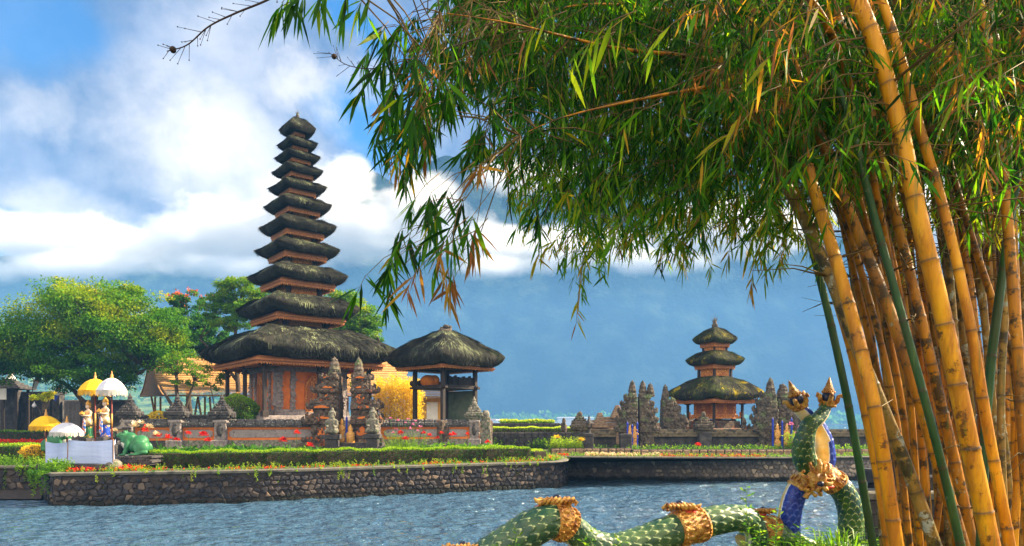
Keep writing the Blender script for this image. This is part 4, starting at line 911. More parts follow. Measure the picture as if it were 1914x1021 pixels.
M['petal_cream'] = leaf_mat('cream_petal', [(0.66, 0.5, 0.25), (0.8, 0.72, 0.5)], .35, .5, (1.1, 1, 1))
M['petal_yellow'] = leaf_mat('yellow_petal', [(0.8, 0.5, 0.02), (0.85, 0.6, 0.05)], .35, .5, (1.1, 1, 1))
def leafmesh(name, B, D, L, W, T, mat, parent=None, seed=0, flat=0.5):
    B, D = np.asarray(B, float), np.asarray(D, float); N = len(B); rg = np.random.default_rng(seed); D = D / (np.linalg.norm(D, axis=1)[:, None] + 1e-9)
    U = rg.normal(size=(N, 3)) * (1 - flat) + np.array([0, 0, 1.0]) * flat; Wd = np.cross(D, U); Wd /= np.linalg.norm(Wd, axis=1)[:, None] + 1e-9
    L = np.asarray(L).reshape(-1, 1) * np.ones((N, 1)); W = np.asarray(W).reshape(-1, 1) * np.ones((N, 1)); Nn = np.cross(Wd, D) * L * .08
    V = np.stack([B, B + D * L * .5 + Wd * W * .5 + Nn, B + D * L, B + D * L * .5 - Wd * W * .5 + Nn], 1)
    return np_mesh(name, V, 4, mat, parent, np.clip(T, 0, 1))
def clump_points(rg, c, r, n, shell=.55):
    d = rg.normal(size=(n, 3)); d /= np.linalg.norm(d, axis=1)[:, None]; rr = shell + (1 - shell) * rg.random((n, 1)) ** .7; rr = np.where(rg.random((n, 1)) < .25, rg.random((n, 1)), rr); return np.array(c) + d * rr * np.array(r), d
def tree(name, label, base, forks, crowns, nclump, nleaf, leaf, tonef, seed, group=None, cat='tree', mat='leaf_green', crsize=(.16, .3), flat=.55, trunk_r=.22, blossom=None):
    """crowns: list of (centre, radii) relative to base; forks: list of polylines for trunk and limbs"""
    rg = np.random.default_rng(seed); rnd = random.Random(seed); root = empty(name, tuple(base), 0, label, cat, group)
    mb = MB(); tips = []
    for f in forks:
        q = catmull(f, 6); r0 = trunk_r * (1 if f is forks[0] else .6); n = len(q); q = [x + Vector((rnd.gauss(0, r0 * .12), rnd.gauss(0, r0 * .12), 0)) for x in q]; mb.tube(q, [r0 * (1 - .65 * i / n) * (1.25 if i == 0 else 1) for i in range(n)], 9); tips += q[n // 2:]
    mb.build('trunk', M['bark'], root); mb = MB(); B, D, T = [], [], []
    wsum = [c[1][0] * c[1][2] for c in crowns]; tot = sum(wsum)
    for (c, r), w in zip(crowns, wsum):
        k = max(3, int(nclump * w / tot))
        for i in range(k):
            d = rg.normal(size=3); d /= np.linalg.norm(d); rr = rg.random() ** .45 * .88; p = np.array(c) + d * np.array(r) * rr; cr = min(r) * rg.uniform(*crsize) * 1.6; cr3 = (cr * 1.35, cr * 1.25, cr * .55)
            m = int(nleaf * rg.uniform(.6, 1.3)); q, dd = clump_points(rg, p, cr3, m, .35); B.append(q); o = dd * .7 + rg.normal(size=(m, 3)) * .6 + np.array([0, 0, -.15]); D.append(o)
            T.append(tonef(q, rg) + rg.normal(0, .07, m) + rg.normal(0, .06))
            if rnd.random() < .45 and tips:
                t = min(tips, key=lambda z: (z - Vector(p)).length); mp = (t + Vector(p)) / 2 + Vector((0, 0, -.08 * (t - Vector(p)).length)); mb.tube([t, mp, Vector(p)], [trunk_r * .22, trunk_r * .14, trunk_r * .04], 5)
    if mb.v: mb.build('limb', M['bark'], root)
    B, D, T = np.concatenate(B), np.concatenate(D), np.concatenate(T); n = len(B)
    leafmesh('crown', B, D, leaf * rg.uniform(.6, 1.3, n), leaf * rg.uniform(.4, .65, n), T, M[mat], root, seed, flat)
    if blossom:
        bm_, cnt, sz, zmin = blossom; k = np.argsort(-(B[:, 2] + rg.normal(0, .5, n)))[:cnt * 6]; k = rg.choice(k, cnt, replace=False); q = np.repeat(B[k], 7, 0) + rg.normal(0, sz * .8, (cnt * 7, 3)) + np.array([0, 0, sz])
        leafmesh('blossom', q, rg.normal(size=q.shape), sz * 1.2, sz, rg.random(len(q)), M[bm_], root, seed)
    return root
def rel(px, py, Y, base): v = P(px, py, Y) - Vector(base); return (v.x, v.y, v.z)
def crown(px, py, rx, ry, Y, base, dep=None): s = Y / F; return (rel(px, py, Y, base), (rx * s, (dep or rx) * s * .8, ry * s))
V3 = Vector
# big spreading tree at left
b = (X(182, 44), 44, GZ); cs = [crown(*a, b) for a in ((170, 600, 150, 70, 44), (60, 640, 110, 60, 43), (20, 675, 90, 45, 43), (250, 650, 90, 60, 44), (155, 555, 90, 45, 44), (215, 555, 60, 40, 44), (300, 600, 50, 55, 44), (130, 690, 110, 42, 43), (210, 700, 60, 35, 44), (-60, 640, 90, 70, 43), (330, 640, 38, 40, 45))]
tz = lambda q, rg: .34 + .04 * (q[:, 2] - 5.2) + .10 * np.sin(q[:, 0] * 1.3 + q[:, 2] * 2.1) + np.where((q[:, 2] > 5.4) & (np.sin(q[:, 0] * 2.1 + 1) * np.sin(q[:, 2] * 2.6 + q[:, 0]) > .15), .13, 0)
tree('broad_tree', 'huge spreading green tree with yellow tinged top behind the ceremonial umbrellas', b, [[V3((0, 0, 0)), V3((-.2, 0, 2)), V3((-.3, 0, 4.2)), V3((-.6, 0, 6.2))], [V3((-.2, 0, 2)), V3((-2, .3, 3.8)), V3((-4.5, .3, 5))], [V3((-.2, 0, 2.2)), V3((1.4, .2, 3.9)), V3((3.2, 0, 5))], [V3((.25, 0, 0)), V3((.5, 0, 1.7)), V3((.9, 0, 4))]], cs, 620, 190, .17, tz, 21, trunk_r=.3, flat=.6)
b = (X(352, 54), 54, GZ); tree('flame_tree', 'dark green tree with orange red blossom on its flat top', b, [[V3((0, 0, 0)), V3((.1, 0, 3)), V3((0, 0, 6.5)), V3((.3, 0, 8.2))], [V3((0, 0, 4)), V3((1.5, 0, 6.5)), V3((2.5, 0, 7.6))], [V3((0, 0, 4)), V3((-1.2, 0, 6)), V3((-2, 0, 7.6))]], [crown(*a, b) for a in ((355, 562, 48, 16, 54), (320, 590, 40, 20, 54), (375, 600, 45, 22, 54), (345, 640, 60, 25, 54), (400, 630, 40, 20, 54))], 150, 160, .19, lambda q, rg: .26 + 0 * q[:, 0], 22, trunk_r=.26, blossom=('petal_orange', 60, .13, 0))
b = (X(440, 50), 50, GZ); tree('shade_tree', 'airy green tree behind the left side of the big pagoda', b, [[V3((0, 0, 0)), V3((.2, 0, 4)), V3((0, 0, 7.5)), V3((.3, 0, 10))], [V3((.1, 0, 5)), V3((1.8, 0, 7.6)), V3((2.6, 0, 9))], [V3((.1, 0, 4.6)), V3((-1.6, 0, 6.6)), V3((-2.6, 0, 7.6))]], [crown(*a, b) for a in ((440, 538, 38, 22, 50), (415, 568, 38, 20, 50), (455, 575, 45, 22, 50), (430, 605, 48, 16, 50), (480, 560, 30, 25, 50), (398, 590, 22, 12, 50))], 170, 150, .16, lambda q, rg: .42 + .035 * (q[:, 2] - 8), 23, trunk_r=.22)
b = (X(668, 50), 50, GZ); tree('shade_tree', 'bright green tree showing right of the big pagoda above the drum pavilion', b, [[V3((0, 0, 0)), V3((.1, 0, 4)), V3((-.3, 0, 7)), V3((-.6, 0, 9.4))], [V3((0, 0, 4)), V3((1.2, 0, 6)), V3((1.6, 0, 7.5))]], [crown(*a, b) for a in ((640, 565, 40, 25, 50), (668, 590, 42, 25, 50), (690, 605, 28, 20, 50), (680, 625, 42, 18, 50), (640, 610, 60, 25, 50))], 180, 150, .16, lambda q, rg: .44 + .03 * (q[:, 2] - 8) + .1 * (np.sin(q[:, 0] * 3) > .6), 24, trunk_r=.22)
b = (X(335, 42), 42, GZ); tree('forked_tree', 'small tree with a dark forked trunk in front of the tan roofed hall', b, [[V3((-.1, 0, 0)), V3((0, 0, 1.4)), V3((-.1, 0, 2.6)), V3((-.2, 0, 4.4))], [V3((0, 0, 1.4)), V3((.45, 0, 2.5)), V3((.9, 0, 4.1))], [V3((0, 0, 1.9)), V3((-.7, 0, 3)), V3((-1.2, 0, 3.8))]], [crown(*a, b) for a in ((318, 688, 26, 18, 42), (355, 690, 28, 16, 42), (335, 668, 40, 16, 42), (375, 705, 22, 12, 42), (345, 715, 30, 8, 42))], 62, 60, .13, lambda q, rg: .42 + .18 * rg.random(len(q)), 25, trunk_r=.22)
b = (X(403, 40), 40, GZ); tree('sapling', 'slender sapling with loose leaves between hall and pagoda', b, [[V3((0, 0, 0)), V3((.05, 0, 1.4)), V3((-.1, 0, 2.6)), V3((-.3, 0, 3.6))], [V3((0, 0, 1.8)), V3((.3, 0, 2.7)), V3((.7, 0, 3.4))]], [crown(*a, b) for a in ((388, 690, 18, 14, 40), (415, 705, 24, 12, 40), (400, 722, 22, 9, 40))], 26, 42, .13, lambda q, rg: .4 + .12 * rg.random(len(q)), 26, trunk_r=.05)
b = (X(83, 38), 38, GZ); tree('sapling', 'little yellow green tree in front of the dark compound wall', b, [[V3((0, 0, 0)), V3((0, 0, 1.1)), V3((-.1, 0, 1.8))], [V3((0, 0, 1)), V3((.4, 0, 1.5))], [V3((0, 0, 1)), V3((-.5, 0, 1.6))]], [crown(*a, b) for a in ((80, 742, 22, 9, 38), (95, 738, 14, 8, 38), (68, 745, 12, 6, 38))], 22, 60, .1, lambda q, rg: .72 + .1 * rg.random(len(q)), 27, trunk_r=.05)
for i, (px, py, rx, ry, Y, lab) in enumerate([(680, 655, 16, 30, 48, 'dark leafed little tree visible between the gate halves'), (1755, 500, 40, 50, 26, None)]):
    if lab: b = (X(px, Y), Y, GZ); tree('garden_tree', lab, b, [[V3((0, 0, 0)), V3((0, 0, 2)), V3((.1, 0, 4))]], [crown(px - 10, 700, 26, 28, Y, b)], 18, 90, .14, lambda q, rg: .3 + 0 * q[:, 0], 28 + i, trunk_r=.1)
def bush(label, px, py, rx, ry, Y, mat, n, leaf, tonef, seed, name='bush', core=True, dep=None, shape=2.0):
    s = Y / F; c = P(px, py, Y); root = empty(name, (c.x, c.y, c.z), 0, label, 'bush'); rg = np.random.default_rng(seed); r = np.array([rx * s, (dep or rx) * s, ry * s])
    d = rg.normal(size=(n, 3)); d /= np.linalg.norm(d, axis=1)[:, None]; q = d * r * (.9 + .1 * rg.random((n, 1)) + .07 * np.sin(d[:, :1] * 7 + d[:, 2:] * 9))
    leafmesh('leaves', q, d + rg.normal(0, .55, (n, 3)) + np.array([0, 0, .3]), leaf * rg.uniform(.6, 1.3, n), leaf * .5, tonef(d, rg), M[mat], root, seed, .2)
    if core: mb = MB(); mb.ball((0, 0, 0), tuple(r * .9), 14, 10); mb.build('branches', M['bark'], root)
    return root
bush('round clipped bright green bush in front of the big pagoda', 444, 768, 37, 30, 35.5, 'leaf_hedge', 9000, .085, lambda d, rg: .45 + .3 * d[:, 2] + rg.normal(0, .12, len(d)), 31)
def golden_bamboo():
    Y = 43; rg = np.random.default_rng(41); b = P(742, 790, Y); b.z = GZ; root = empty('golden_shrub', tuple(b), 0, 'tall golden yellow bamboo shrub between the split gate and the drum pavilion', 'shrub'); s = Y / F; B, D, T = [], [], []; mb = MB()
    for i in range(80):
        x = rg.uniform(-40, 44) * s; y = rg.uniform(-.9, .9); top = (rg.uniform(112, 142) - abs(x / s) * .35) * s; lx = rg.normal(0, .25); m = 190
        mb.tube([(x * .8, y, 0), (x + lx * .3, y, top * .6), (x + lx, y, top)], [.018, .013, .006], 4)
        t = rg.random(m) ** .7; q = np.stack([x + lx * t + rg.normal(0, .13, m), y + rg.normal(0, .13, m), .4 + (top - .4) * t], 1); B.append(q); D.append(np.stack([rg.normal(0, .5, m), rg.normal(0, .5, m), rg.uniform(-.1, 1, m)], 1)); T.append(.45 + .45 * t + rg.normal(0, .15, m) - .25 * (rg.random() < .2))
    mb.build('stem', M['culm_gold2'], root); B, D, T = map(np.concatenate, (B, D, T)); leafmesh('leaves', B, D, .15 * rg.uniform(.7, 1.2, len(B)), .045, T, M['leaf_yellow'], root, 41, .1)
M['culm_gold2'] = pm('yellow_stem', [(0.3, 0.2, 0.02), (0.5, 0.34, 0.04)], scale=5)
golden_bamboo()
def hedge(label, pts, w, h, zb, mat, tone0, dens, leaf, seed, name='hedge', core='bark'):
    poly = [V3(p) for p in pts]; L, at = frame_of(poly); rg = np.random.default_rng(seed); n = int(L * (w + 2 * h) * dens); root = empty(name, (poly[0].x, poly[0].y, zb), 0, label, 'hedge'); o = V3((poly[0].x, poly[0].y, 0))
    mb = MB(); sweep(mb, [p - o for p in poly], [(w * .42, 0), (w * .44, h * .9), (-w * .44, h * .9), (-w * .42, 0)]); mb.build('branches', M[core], root); B, D, T = [], [], []
    S = rg.random(n) * L; K = rg.random(n) * (w + 2 * h)
    for s, k in zip(S, K):
        p, nn = at(s); wob = .03 * math.sin(s * 3.1) + .02 * math.sin(s * 7.7)
        if k < w: a, z, dn = -w / 2 + k, h + wob, V3((0, 0, 1)); t = tone0 + .62  # sunlit top and darker sides are painted into the leaf tone
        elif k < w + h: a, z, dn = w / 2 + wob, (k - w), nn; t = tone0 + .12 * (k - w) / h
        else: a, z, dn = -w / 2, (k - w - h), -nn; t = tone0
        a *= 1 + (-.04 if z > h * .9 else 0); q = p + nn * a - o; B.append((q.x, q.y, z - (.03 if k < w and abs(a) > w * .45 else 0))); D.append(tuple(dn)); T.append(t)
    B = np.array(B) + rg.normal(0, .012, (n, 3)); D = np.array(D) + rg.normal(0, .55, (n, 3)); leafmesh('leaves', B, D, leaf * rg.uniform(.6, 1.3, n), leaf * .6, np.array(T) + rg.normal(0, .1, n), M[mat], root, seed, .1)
    return root
hp = lambda px, Y: (X(px, Y), Y, 0)
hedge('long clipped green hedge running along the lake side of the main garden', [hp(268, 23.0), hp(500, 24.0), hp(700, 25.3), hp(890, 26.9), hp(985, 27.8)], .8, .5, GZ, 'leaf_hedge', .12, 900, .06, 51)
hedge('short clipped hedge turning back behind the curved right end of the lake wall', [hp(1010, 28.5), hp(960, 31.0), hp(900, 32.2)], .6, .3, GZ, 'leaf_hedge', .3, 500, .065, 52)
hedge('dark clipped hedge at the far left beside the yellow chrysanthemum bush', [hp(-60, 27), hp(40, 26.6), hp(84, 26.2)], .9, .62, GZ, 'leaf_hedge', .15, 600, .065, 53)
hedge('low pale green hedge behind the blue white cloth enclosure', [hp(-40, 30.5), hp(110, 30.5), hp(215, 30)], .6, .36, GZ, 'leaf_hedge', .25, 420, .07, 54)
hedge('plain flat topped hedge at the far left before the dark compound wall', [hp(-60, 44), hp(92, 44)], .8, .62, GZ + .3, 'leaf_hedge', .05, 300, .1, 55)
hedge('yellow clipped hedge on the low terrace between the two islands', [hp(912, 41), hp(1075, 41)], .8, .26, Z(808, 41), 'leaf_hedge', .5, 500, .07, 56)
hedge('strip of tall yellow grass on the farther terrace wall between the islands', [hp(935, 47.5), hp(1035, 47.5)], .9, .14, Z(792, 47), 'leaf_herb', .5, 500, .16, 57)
bush('bright yellow chrysanthemum bush beside the blue white cloth enclosure', 64, 846, 22, 13, 24.6, 'petal_yellow', 2600, .06, lambda d, rg: rg.random(len(d)), 58, core=True)
bush('clump of yellow green shrub leaves behind the wall left of the forked tree', 297, 778, 16, 8, 33.5, 'leaf_yellow', 700, .09, lambda d, rg: .4 + .4 * rg.random(len(d)), 59, core=False)
def cover(name, label, poly, w, n, hmax, leaf, mat, tone, seed, zb=GZ, kind='stuff', wleaf=.45, hang=0.0, clumpy=1.0):
    """loose low planting nobody could count: shoots with small leaves"""
    poly = [V3(p) for p in poly]; L, at = frame_of(poly); rg = np.random.default_rng(seed); B, D, T = [], [], []
    for i in range(n):
        s = rg.random() * L
        if rg.random() > clumpy and math.sin(s * 1.9 + seed) + .5 * math.sin(s * 5.3) < 0: continue
        p, nn = at(s); a = rg.uniform(-w / 2, w / 2); h = hmax * rg.uniform(.25, 1) ** 1.3; q = p + nn * a; lx, ly = rg.normal(0, .28, 2) * h; hg = hang > 0 and a > w * .3 and rg.random() < .55; m = max(5, int((h if not hg else hang) / leaf * 3.2)); tn = tone + rg.normal(0, .12); hh = hang * rg.random() ** 1.6
        for j in range(m):
            t = (j + .5) / m
            if hg: b = (q.x + nn.x * (.12 + .1 * min(1, t * 4)) + lx * t * .7, q.y + nn.y * (.12 + .1 * min(1, t * 4)), zb + .06 * math.sin(3 * min(1, t * 3)) - hh * t)
            else: b = (q.x + lx * t, q.y + ly * t, zb + h * t)
            B.append(b); D.append((rg.normal(0, .8), rg.normal(0, .8), rg.uniform(-.2, 1.0) if not hg else rg.uniform(-.8, .3))); T.append(tn + .2 * t)
    n = len(B); o = leafmesh(name, B, D, leaf * rg.uniform(.6, 1.3, n), leaf * wleaf, np.array(T), M[mat], None, seed, .2); tag(o, label, None, None, kind); return o
def blooms(name, label, pts, r, mat, seed, petals=26, kind=None, cat='flower', group=None, stem=None):
    for i, p in enumerate(pts):
        rg = np.random.default_rng(seed + i); d = rg.normal(size=(petals, 3)); d[:, 2] = np.abs(d[:, 2]) * .8; d /= np.linalg.norm(d, axis=1)[:, None]; lab = label[i] if isinstance(label, list) else label
        root = empty(name, tuple(p), 0, lab, cat, group); rr = r * rg.uniform(.75, 1.2); leafmesh('petals', d * rr * .35, d, rr * .9, rr * .75, rg.random(petals), M[mat], root, seed + i, .1)
        if stem: mb = MB(); mb.tube([(0, 0, 0), (rg.normal(0, .02), 0, -stem * .5), (rg.normal(0, .05), 0, -stem)], [.008, .01, .012], 5); mb.build('stem', M['green_stem'], root)
M['green_stem'] = pm('green_stem', [(0.03, 0.09, 0.02), (0.06, 0.14, 0.03)], scale=5)
edge = [p + (lambda d: Vector((-d.y, d.x, 0)))((q - p).normalized()) * .55 for p, q in zip(main[:-1], main[1:])]
cover('trailing_plants', 'leafy shoots trailing over the edge of the main lake wall', [tuple(p) for p in edge], .9, 1100, .22, .055, 'leaf_herb', .6, 61, hang=.5, clumpy=.35)
cover('border_leaves', 'low green border leaves along the main lake wall', [tuple(p) for p in edge], .6, 600, .09, .05, 'leaf_herb', .25, 62)
edge2 = [Vector(hp(p, y)) for p, y in ((-200, 24.4), (0, 24.1), (92, 24.0))]
cover('trailing_plants', 'leafy shoots hanging over the set back wall at the far left', [tuple(p) for p in edge2], .8, 700, .4, .07, 'leaf_herb', .45, 63, hang=.8)
cover('corner_grass', 'long hanging grass tuft at the notched left corner of the wall', [hp(84, 21.3), hp(118, 20.9)], .7, 220, .4, .08, 'leaf_herb', .4, 64, hang=.8)
rf2 = smooth_poly(rf, 1); e3 = [p + (lambda d: Vector((-d.y, d.x, 0)))((q - p).normalized()) * .7 for p, q in zip(rf2[:-1], rf2[1:])]
cover('bed_plants', 'low flower bed plants along the right island lake wall', [tuple(p) for p in e3], .9, 1500, .2, .07, 'leaf_herb', .45, 65)
cover('bed_shrubs', 'green leafy plants between kerb and temple wall on the right island', [hp(1030, 34.2), hp(1200, 33.9), hp(1500, 33.6), hp(1900, 34.5)], .6, 1500, .42, .11, 'leaf_herb', .35, 66)
cover('begonias', 'rows of small red begonias along the main lake wall', [tuple(p - Vector((0, -.1, 0))) for p in edge], .6, 420, .1, .05, 'petal_red', .5, 67, wleaf=.9, clumpy=.25)
cover('begonias', 'red begonias at the left end of the right island wall', [tuple(p) for p in e3[:3]], .4, 260, .1, .06, 'petal_red', .4, 68, wleaf=.9)
cover('begonias', 'peach coloured bedding flowers below the three tiered shrine', [tuple(p) for p in e3[3:6]], .45, 420, .2, .07, 'petal_cream', .2, 69, wleaf=.9, clumpy=.4)
cover('begonias', 'peach and red bedding flowers behind the serpent statue', [tuple(p) for p in e3[5:9]], .45, 300, .14, .06, 'petal_orange', .2, 70, wleaf=.9, clumpy=.5)
cover('begonias', 'dark red begonias at the foot of the blue white cloth enclosure', [hp(130, 21.2), hp(270, 21.9)], .5, 160, .14, .06, 'petal_red', .5, 71, wleaf=.9)
cover('red_border', 'row of red flowers in front of the flat topped hedge', [hp(-60, 35), hp(100, 35)], .6, 500, .3, .08, 'petal_red', .6, 72, zb=GZ + .35, wleaf=.9)
cover('red_border_leaves', 'green leaves under the row of red flowers', [hp(-60, 33.6), hp(110, 33.4)], 2.0, 1500, .5, .12, 'leaf_herb', .55, 73)
cover('canna_leaves', 'mass of broad canna leaves in front of the garden wall', [hp(265, 25.6), hp(400, 28.6), hp(480, 30.2)], 3.2, 700, .5, .26, 'leaf_herb', .08, 74)
cover('canna_leaves', 'broad leaves in front of the long left garden wall bay', [hp(470, 29.2), hp(600, 30)], 1.4, 300, .42, .24, 'leaf_herb', .12, 75)
cover('canna_leaves', 'sunlit canna leaves below the drum pavilion', [hp(715, 31), hp(800, 31.6), hp(935, 32.4)], 1.5, 380, .5, .24, 'leaf_herb', .3, 76)
cover('flower_bed_leaves', 'green bed behind the frog and umbrellas', [hp(100, 28.5), hp(265, 28)], 2.4, 900, .5, .13, 'leaf_herb', .3, 77)
cover('wall_creeper', 'creeper patches hanging on the dark terrace wall between the islands', [hp(915, 39.5), hp(1075, 39.5)], .3, 240, .7, .1, 'leaf_hedge', .35, 78, clumpy=.1)
cover('yellow_shrublets', 'yellow green leafy shrublets at the left end of the right island', [hp(1028, 33.9), hp(1085, 33.9)], .7, 300, .8, .11, 'leaf_herb', .7, 79)
mb = MB(); pl = [Vector(hp(860, 29.5)), Vector(hp(1000, 29.5))]; sweep(mb, pl, [(1.8, 0), (1.8, .02), (-1.8, .02), (-1.8, 0)]); tag(mb.build('lawn', M['lawn'], None, loc=(0, 0, GZ)), kind='structure')
nm = ['leftmost red canna bloom above the green frog', 'red canna bloom close to the cream ones', 'red canna bloom left of the middle of the pale wall bay', 'high red canna bloom in front of the pale panelled wall', 'low red canna bloom before the pale wall bay', 'red canna bloom left of the oval medallion pillar', 'small red canna bloom under the medallion pillar', 'red bloom in front of the long left wall bay', 'small red bloom low before the long left wall bay', 'red bloom at the top of the stems left of the split gate', 'small orange red bloom left of the gate steps']
rb = [(271, 807, 26.5), (275, 800, 27), (295, 817, 27), (352, 812, 28), (314, 820, 27), (380, 815, 28.5), (388, 825, 28), (330, 824, 27), (529, 826, 29.5), (555, 811, 29.5), (579, 835, 29.3)]
blooms('canna_bloom', nm, [P(a, b_, c) for a, b_, c in rb], .17, 'petal_red', 300, cat='flower', stem=.5)
rb = [(749, 811, 30), (757, 822, 30), (792, 811, 30.4), (803, 815, 30.4), (825, 811, 30.6), (817, 820, 30.6), (842, 815, 30.8), (848, 814, 30.9), (873, 813, 31), (912, 828, 31.2)]
nm = ['large red bloom left of the pink cosmos bush', 'red bloom just below the large one by the pink flowers', 'leftmost of the row of red blooms below the drum pavilion', 'second red bloom of the row below the drum pavilion', 'topmost red bloom of the row below the drum pavilion', 'small low red bloom in the row below the drum pavilion', 'left one of two touching red blooms under the pavilion', 'right one of two touching red blooms under the pavilion', 'red bloom below the pinkish end pillar', 'small red bloom at the right end of the garden wall']
blooms('canna_bloom', nm, [P(*q) for q in rb], .16, 'petal_red', 340, stem=.5)
blooms('cream_bloom', ['tall cream canna bloom behind the frog', 'cream bloom right of the tall cream one', 'low cream bloom beside the frog back', 'cream bloom at the white umbrella pole', 'cream bloom left of the red canna blooms'], [P(263, 792, 25.5), P(278, 800, 25.6), P(250, 798, 25.4), P(213, 806, 25), P(292, 813, 25.8)], .16, 'petal_cream', 370, stem=.5)
blooms('pink_bloom', 'pink cosmos bloom on the airy bush right of the split gate', [P(730 + (i * 37 % 60), 783 + (i * 53 % 34), 30 + (i % 3) * .2) for i in range(12)], .085, 'petal_pink', 390, group='pink cosmos blooms', stem=.45)
blooms('pink_bloom', 'pink bloom on the bush behind the serpent statue', [P(1478 + (i * 31 % 34), 795 + (i * 17 % 40), 33.6) for i in range(10)], .15, 'petal_pink', 410, group='pink blooms behind the serpent statue', stem=.3)
cover('cosmos_stems', 'fine stems and leaves of the pink cosmos bush', [hp(728, 30.3), hp(785, 30.4)], .7, 200, 1.15, .07, 'leaf_herb', .5, 80, wleaf=.25)
cover('pink_bush_leaves', 'leaves of the pink flowering bush behind the serpent statue', [hp(1478, 33.8), hp(1520, 33.8)], .7, 260, 1.1, .1, 'leaf_herb', .6, 81)
blooms('red_bloom', 'single red bloom below the three tiered shrine', [P(1305, 834, 33.2)], .15, 'petal_red', 430, stem=.35)
blooms('yellow_bloom', ['yellow bloom at the left end of the right island', 'small yellow bloom beside the dark square lantern post'], [P(1040, 819, 33), P(1088, 824, 33)], .17, 'petal_yellow', 440, stem=.4)
# far shore: trees and pale buildings across the lake
def far_shore():
    rg = np.random.default_rng(9); B, D, T = [], [], []
    for i in range(1500):
        px = rg.uniform(-600, 2500); Y = rg.uniform(780, 880); r = rg.uniform(3, 9); c = P(px, 790, Y); m = 16
        d = rg.normal(size=(m, 3)); d /= np.linalg.norm(d, axis=1)[:, None]; B.append(np.array([c.x, c.y, r * .8]) + d * r * np.array([1.2, 1, .8])); D.append(rg.normal(size=(m, 3))); T.append(np.full(m, rg.uniform(.1, .5)))
    B, D, T = map(np.concatenate, (B, D, T)); o = leafmesh('far_woods', B, D, 5.5, 4.5, T, M['leaf_green'], None, 9, .2); tag(o, 'wooded far shore of the lake at the foot of the mountain', None, None, 'stuff')
    mb = MB(); mb.add([(-700, 760, .3), (700, 760, .3), (760, 900, 2.5), (-760, 900, 2.5)], [(0, 1, 2, 3)]); tag(mb.build('far_shore', M['soil']), kind='structure')
    src = None
    for i in range(34):
        px = (920 + rg.normal(0, 70)) if i < 20 else rg.uniform(650, 1480); Y = rg.uniform(765, 800); w, h, d = rg.uniform(4, 9), rg.uniform(2.5, 4.5), 5
        r = empty('far_house', (X(px, Y), Y, 1), rg.uniform(-.4, .4), 'small pale house on the hazy far shore', 'house', 'houses on the far shore'); mb = MB(); mb.box((0, 0, 0), (w, d, h)); mb.build('wall', M['pale_cloth'], r); mb = MB(); mb.loft([[(-w * .55, -d * .6, h), (w * .55, -d * .6, h), (w * .55, d * .6, h), (-w * .55, d * .6, h)], [(-w * .5, -.1, h + 1.6), (w * .5, -.1, h + 1.6), (w * .5, .1, h + 1.6), (-w * .5, .1, h + 1.6)]]); mb.build('roof', (M['brown_brick'], M['pale_cloth'], M['roof_cap'])[i % 3], r)
    Y = 690; r = empty('long_hall', (X(1075, Y), Y, 0), 0, 'long pale blue roofed hall on the far shore left of the lantern', 'hall'); mb = MB(); mb.box((0, 0, 0), (36, 10, 7)); mb.build('wall', M['pale_cloth'], r); mb = MB(); mb.box((0, 0, 7), (38, 12, 1.2), taper=.9); mb.build('roof', M['pale_cloth'], r)
far_shore()
# hazy green hillside behind the left garden
def hillside():
    nx, ny = 90, 24; V = []
    for j in range(ny):
        for i in range(nx):
            px = -900 + 1400 * i / (nx - 1); v = j / (ny - 1); Y = 420 + 330 * v; hh = (Z(682, 760) * (1 - max(0, (px - 330) / 170)) if px > 330 else Z(690, 760)); hh = max(0, hh) * v ** .8; x = X(px, Y); V.append((x, Y, hh + 3.5 * mnoise.fractal(Vector((x * .02, Y * .02, 1)), 1, 2, 4) * min(1, v * 4) - (1 if j == 0 or i == nx - 1 else 0)))
    mb = MB(); mb.add(V, [(j * nx + i, j * nx + i + 1, (j + 1) * nx + i + 1, (j + 1) * nx + i) for j in range(ny - 1) for i in range(nx - 1)], smooth=True)
    m = pm('field_slope', [(0.02, 0.06, 0.015), (0.10, 0.17, 0.03), (0.35, 0.36, 0.08)], scale=.035, detail=8, rough=1, bump=1, bscale=.3, bdist=2, spec=0); tag(mb.build('hillside', m), kind='structure')
    rg = np.random.default_rng(12); B, D, T = [], [], []
    for i in range(420):
        k = rg.integers(nx * 3, nx * ny); c = V[k]; r = rg.uniform(3, 7); m_ = 26; d = rg.normal(size=(m_, 3)); d /= np.linalg.norm(d, axis=1)[:, None]; B.append(np.array([c[0] + rg.normal(0, 6), c[1], c[2] + r * .5]) + d * r); D.append(rg.normal(size=(m_, 3))); T.append(np.full(m_, rg.uniform(.1, .6)))
    B, D, T = map(np.concatenate, (B, D, T)); tag(leafmesh('hillside_woods', B, D, 3.5, 3, T, M['leaf_green'], None, 9, .2), 'scattered woods on the hazy green hillside', None, None, 'stuff')
hillside()
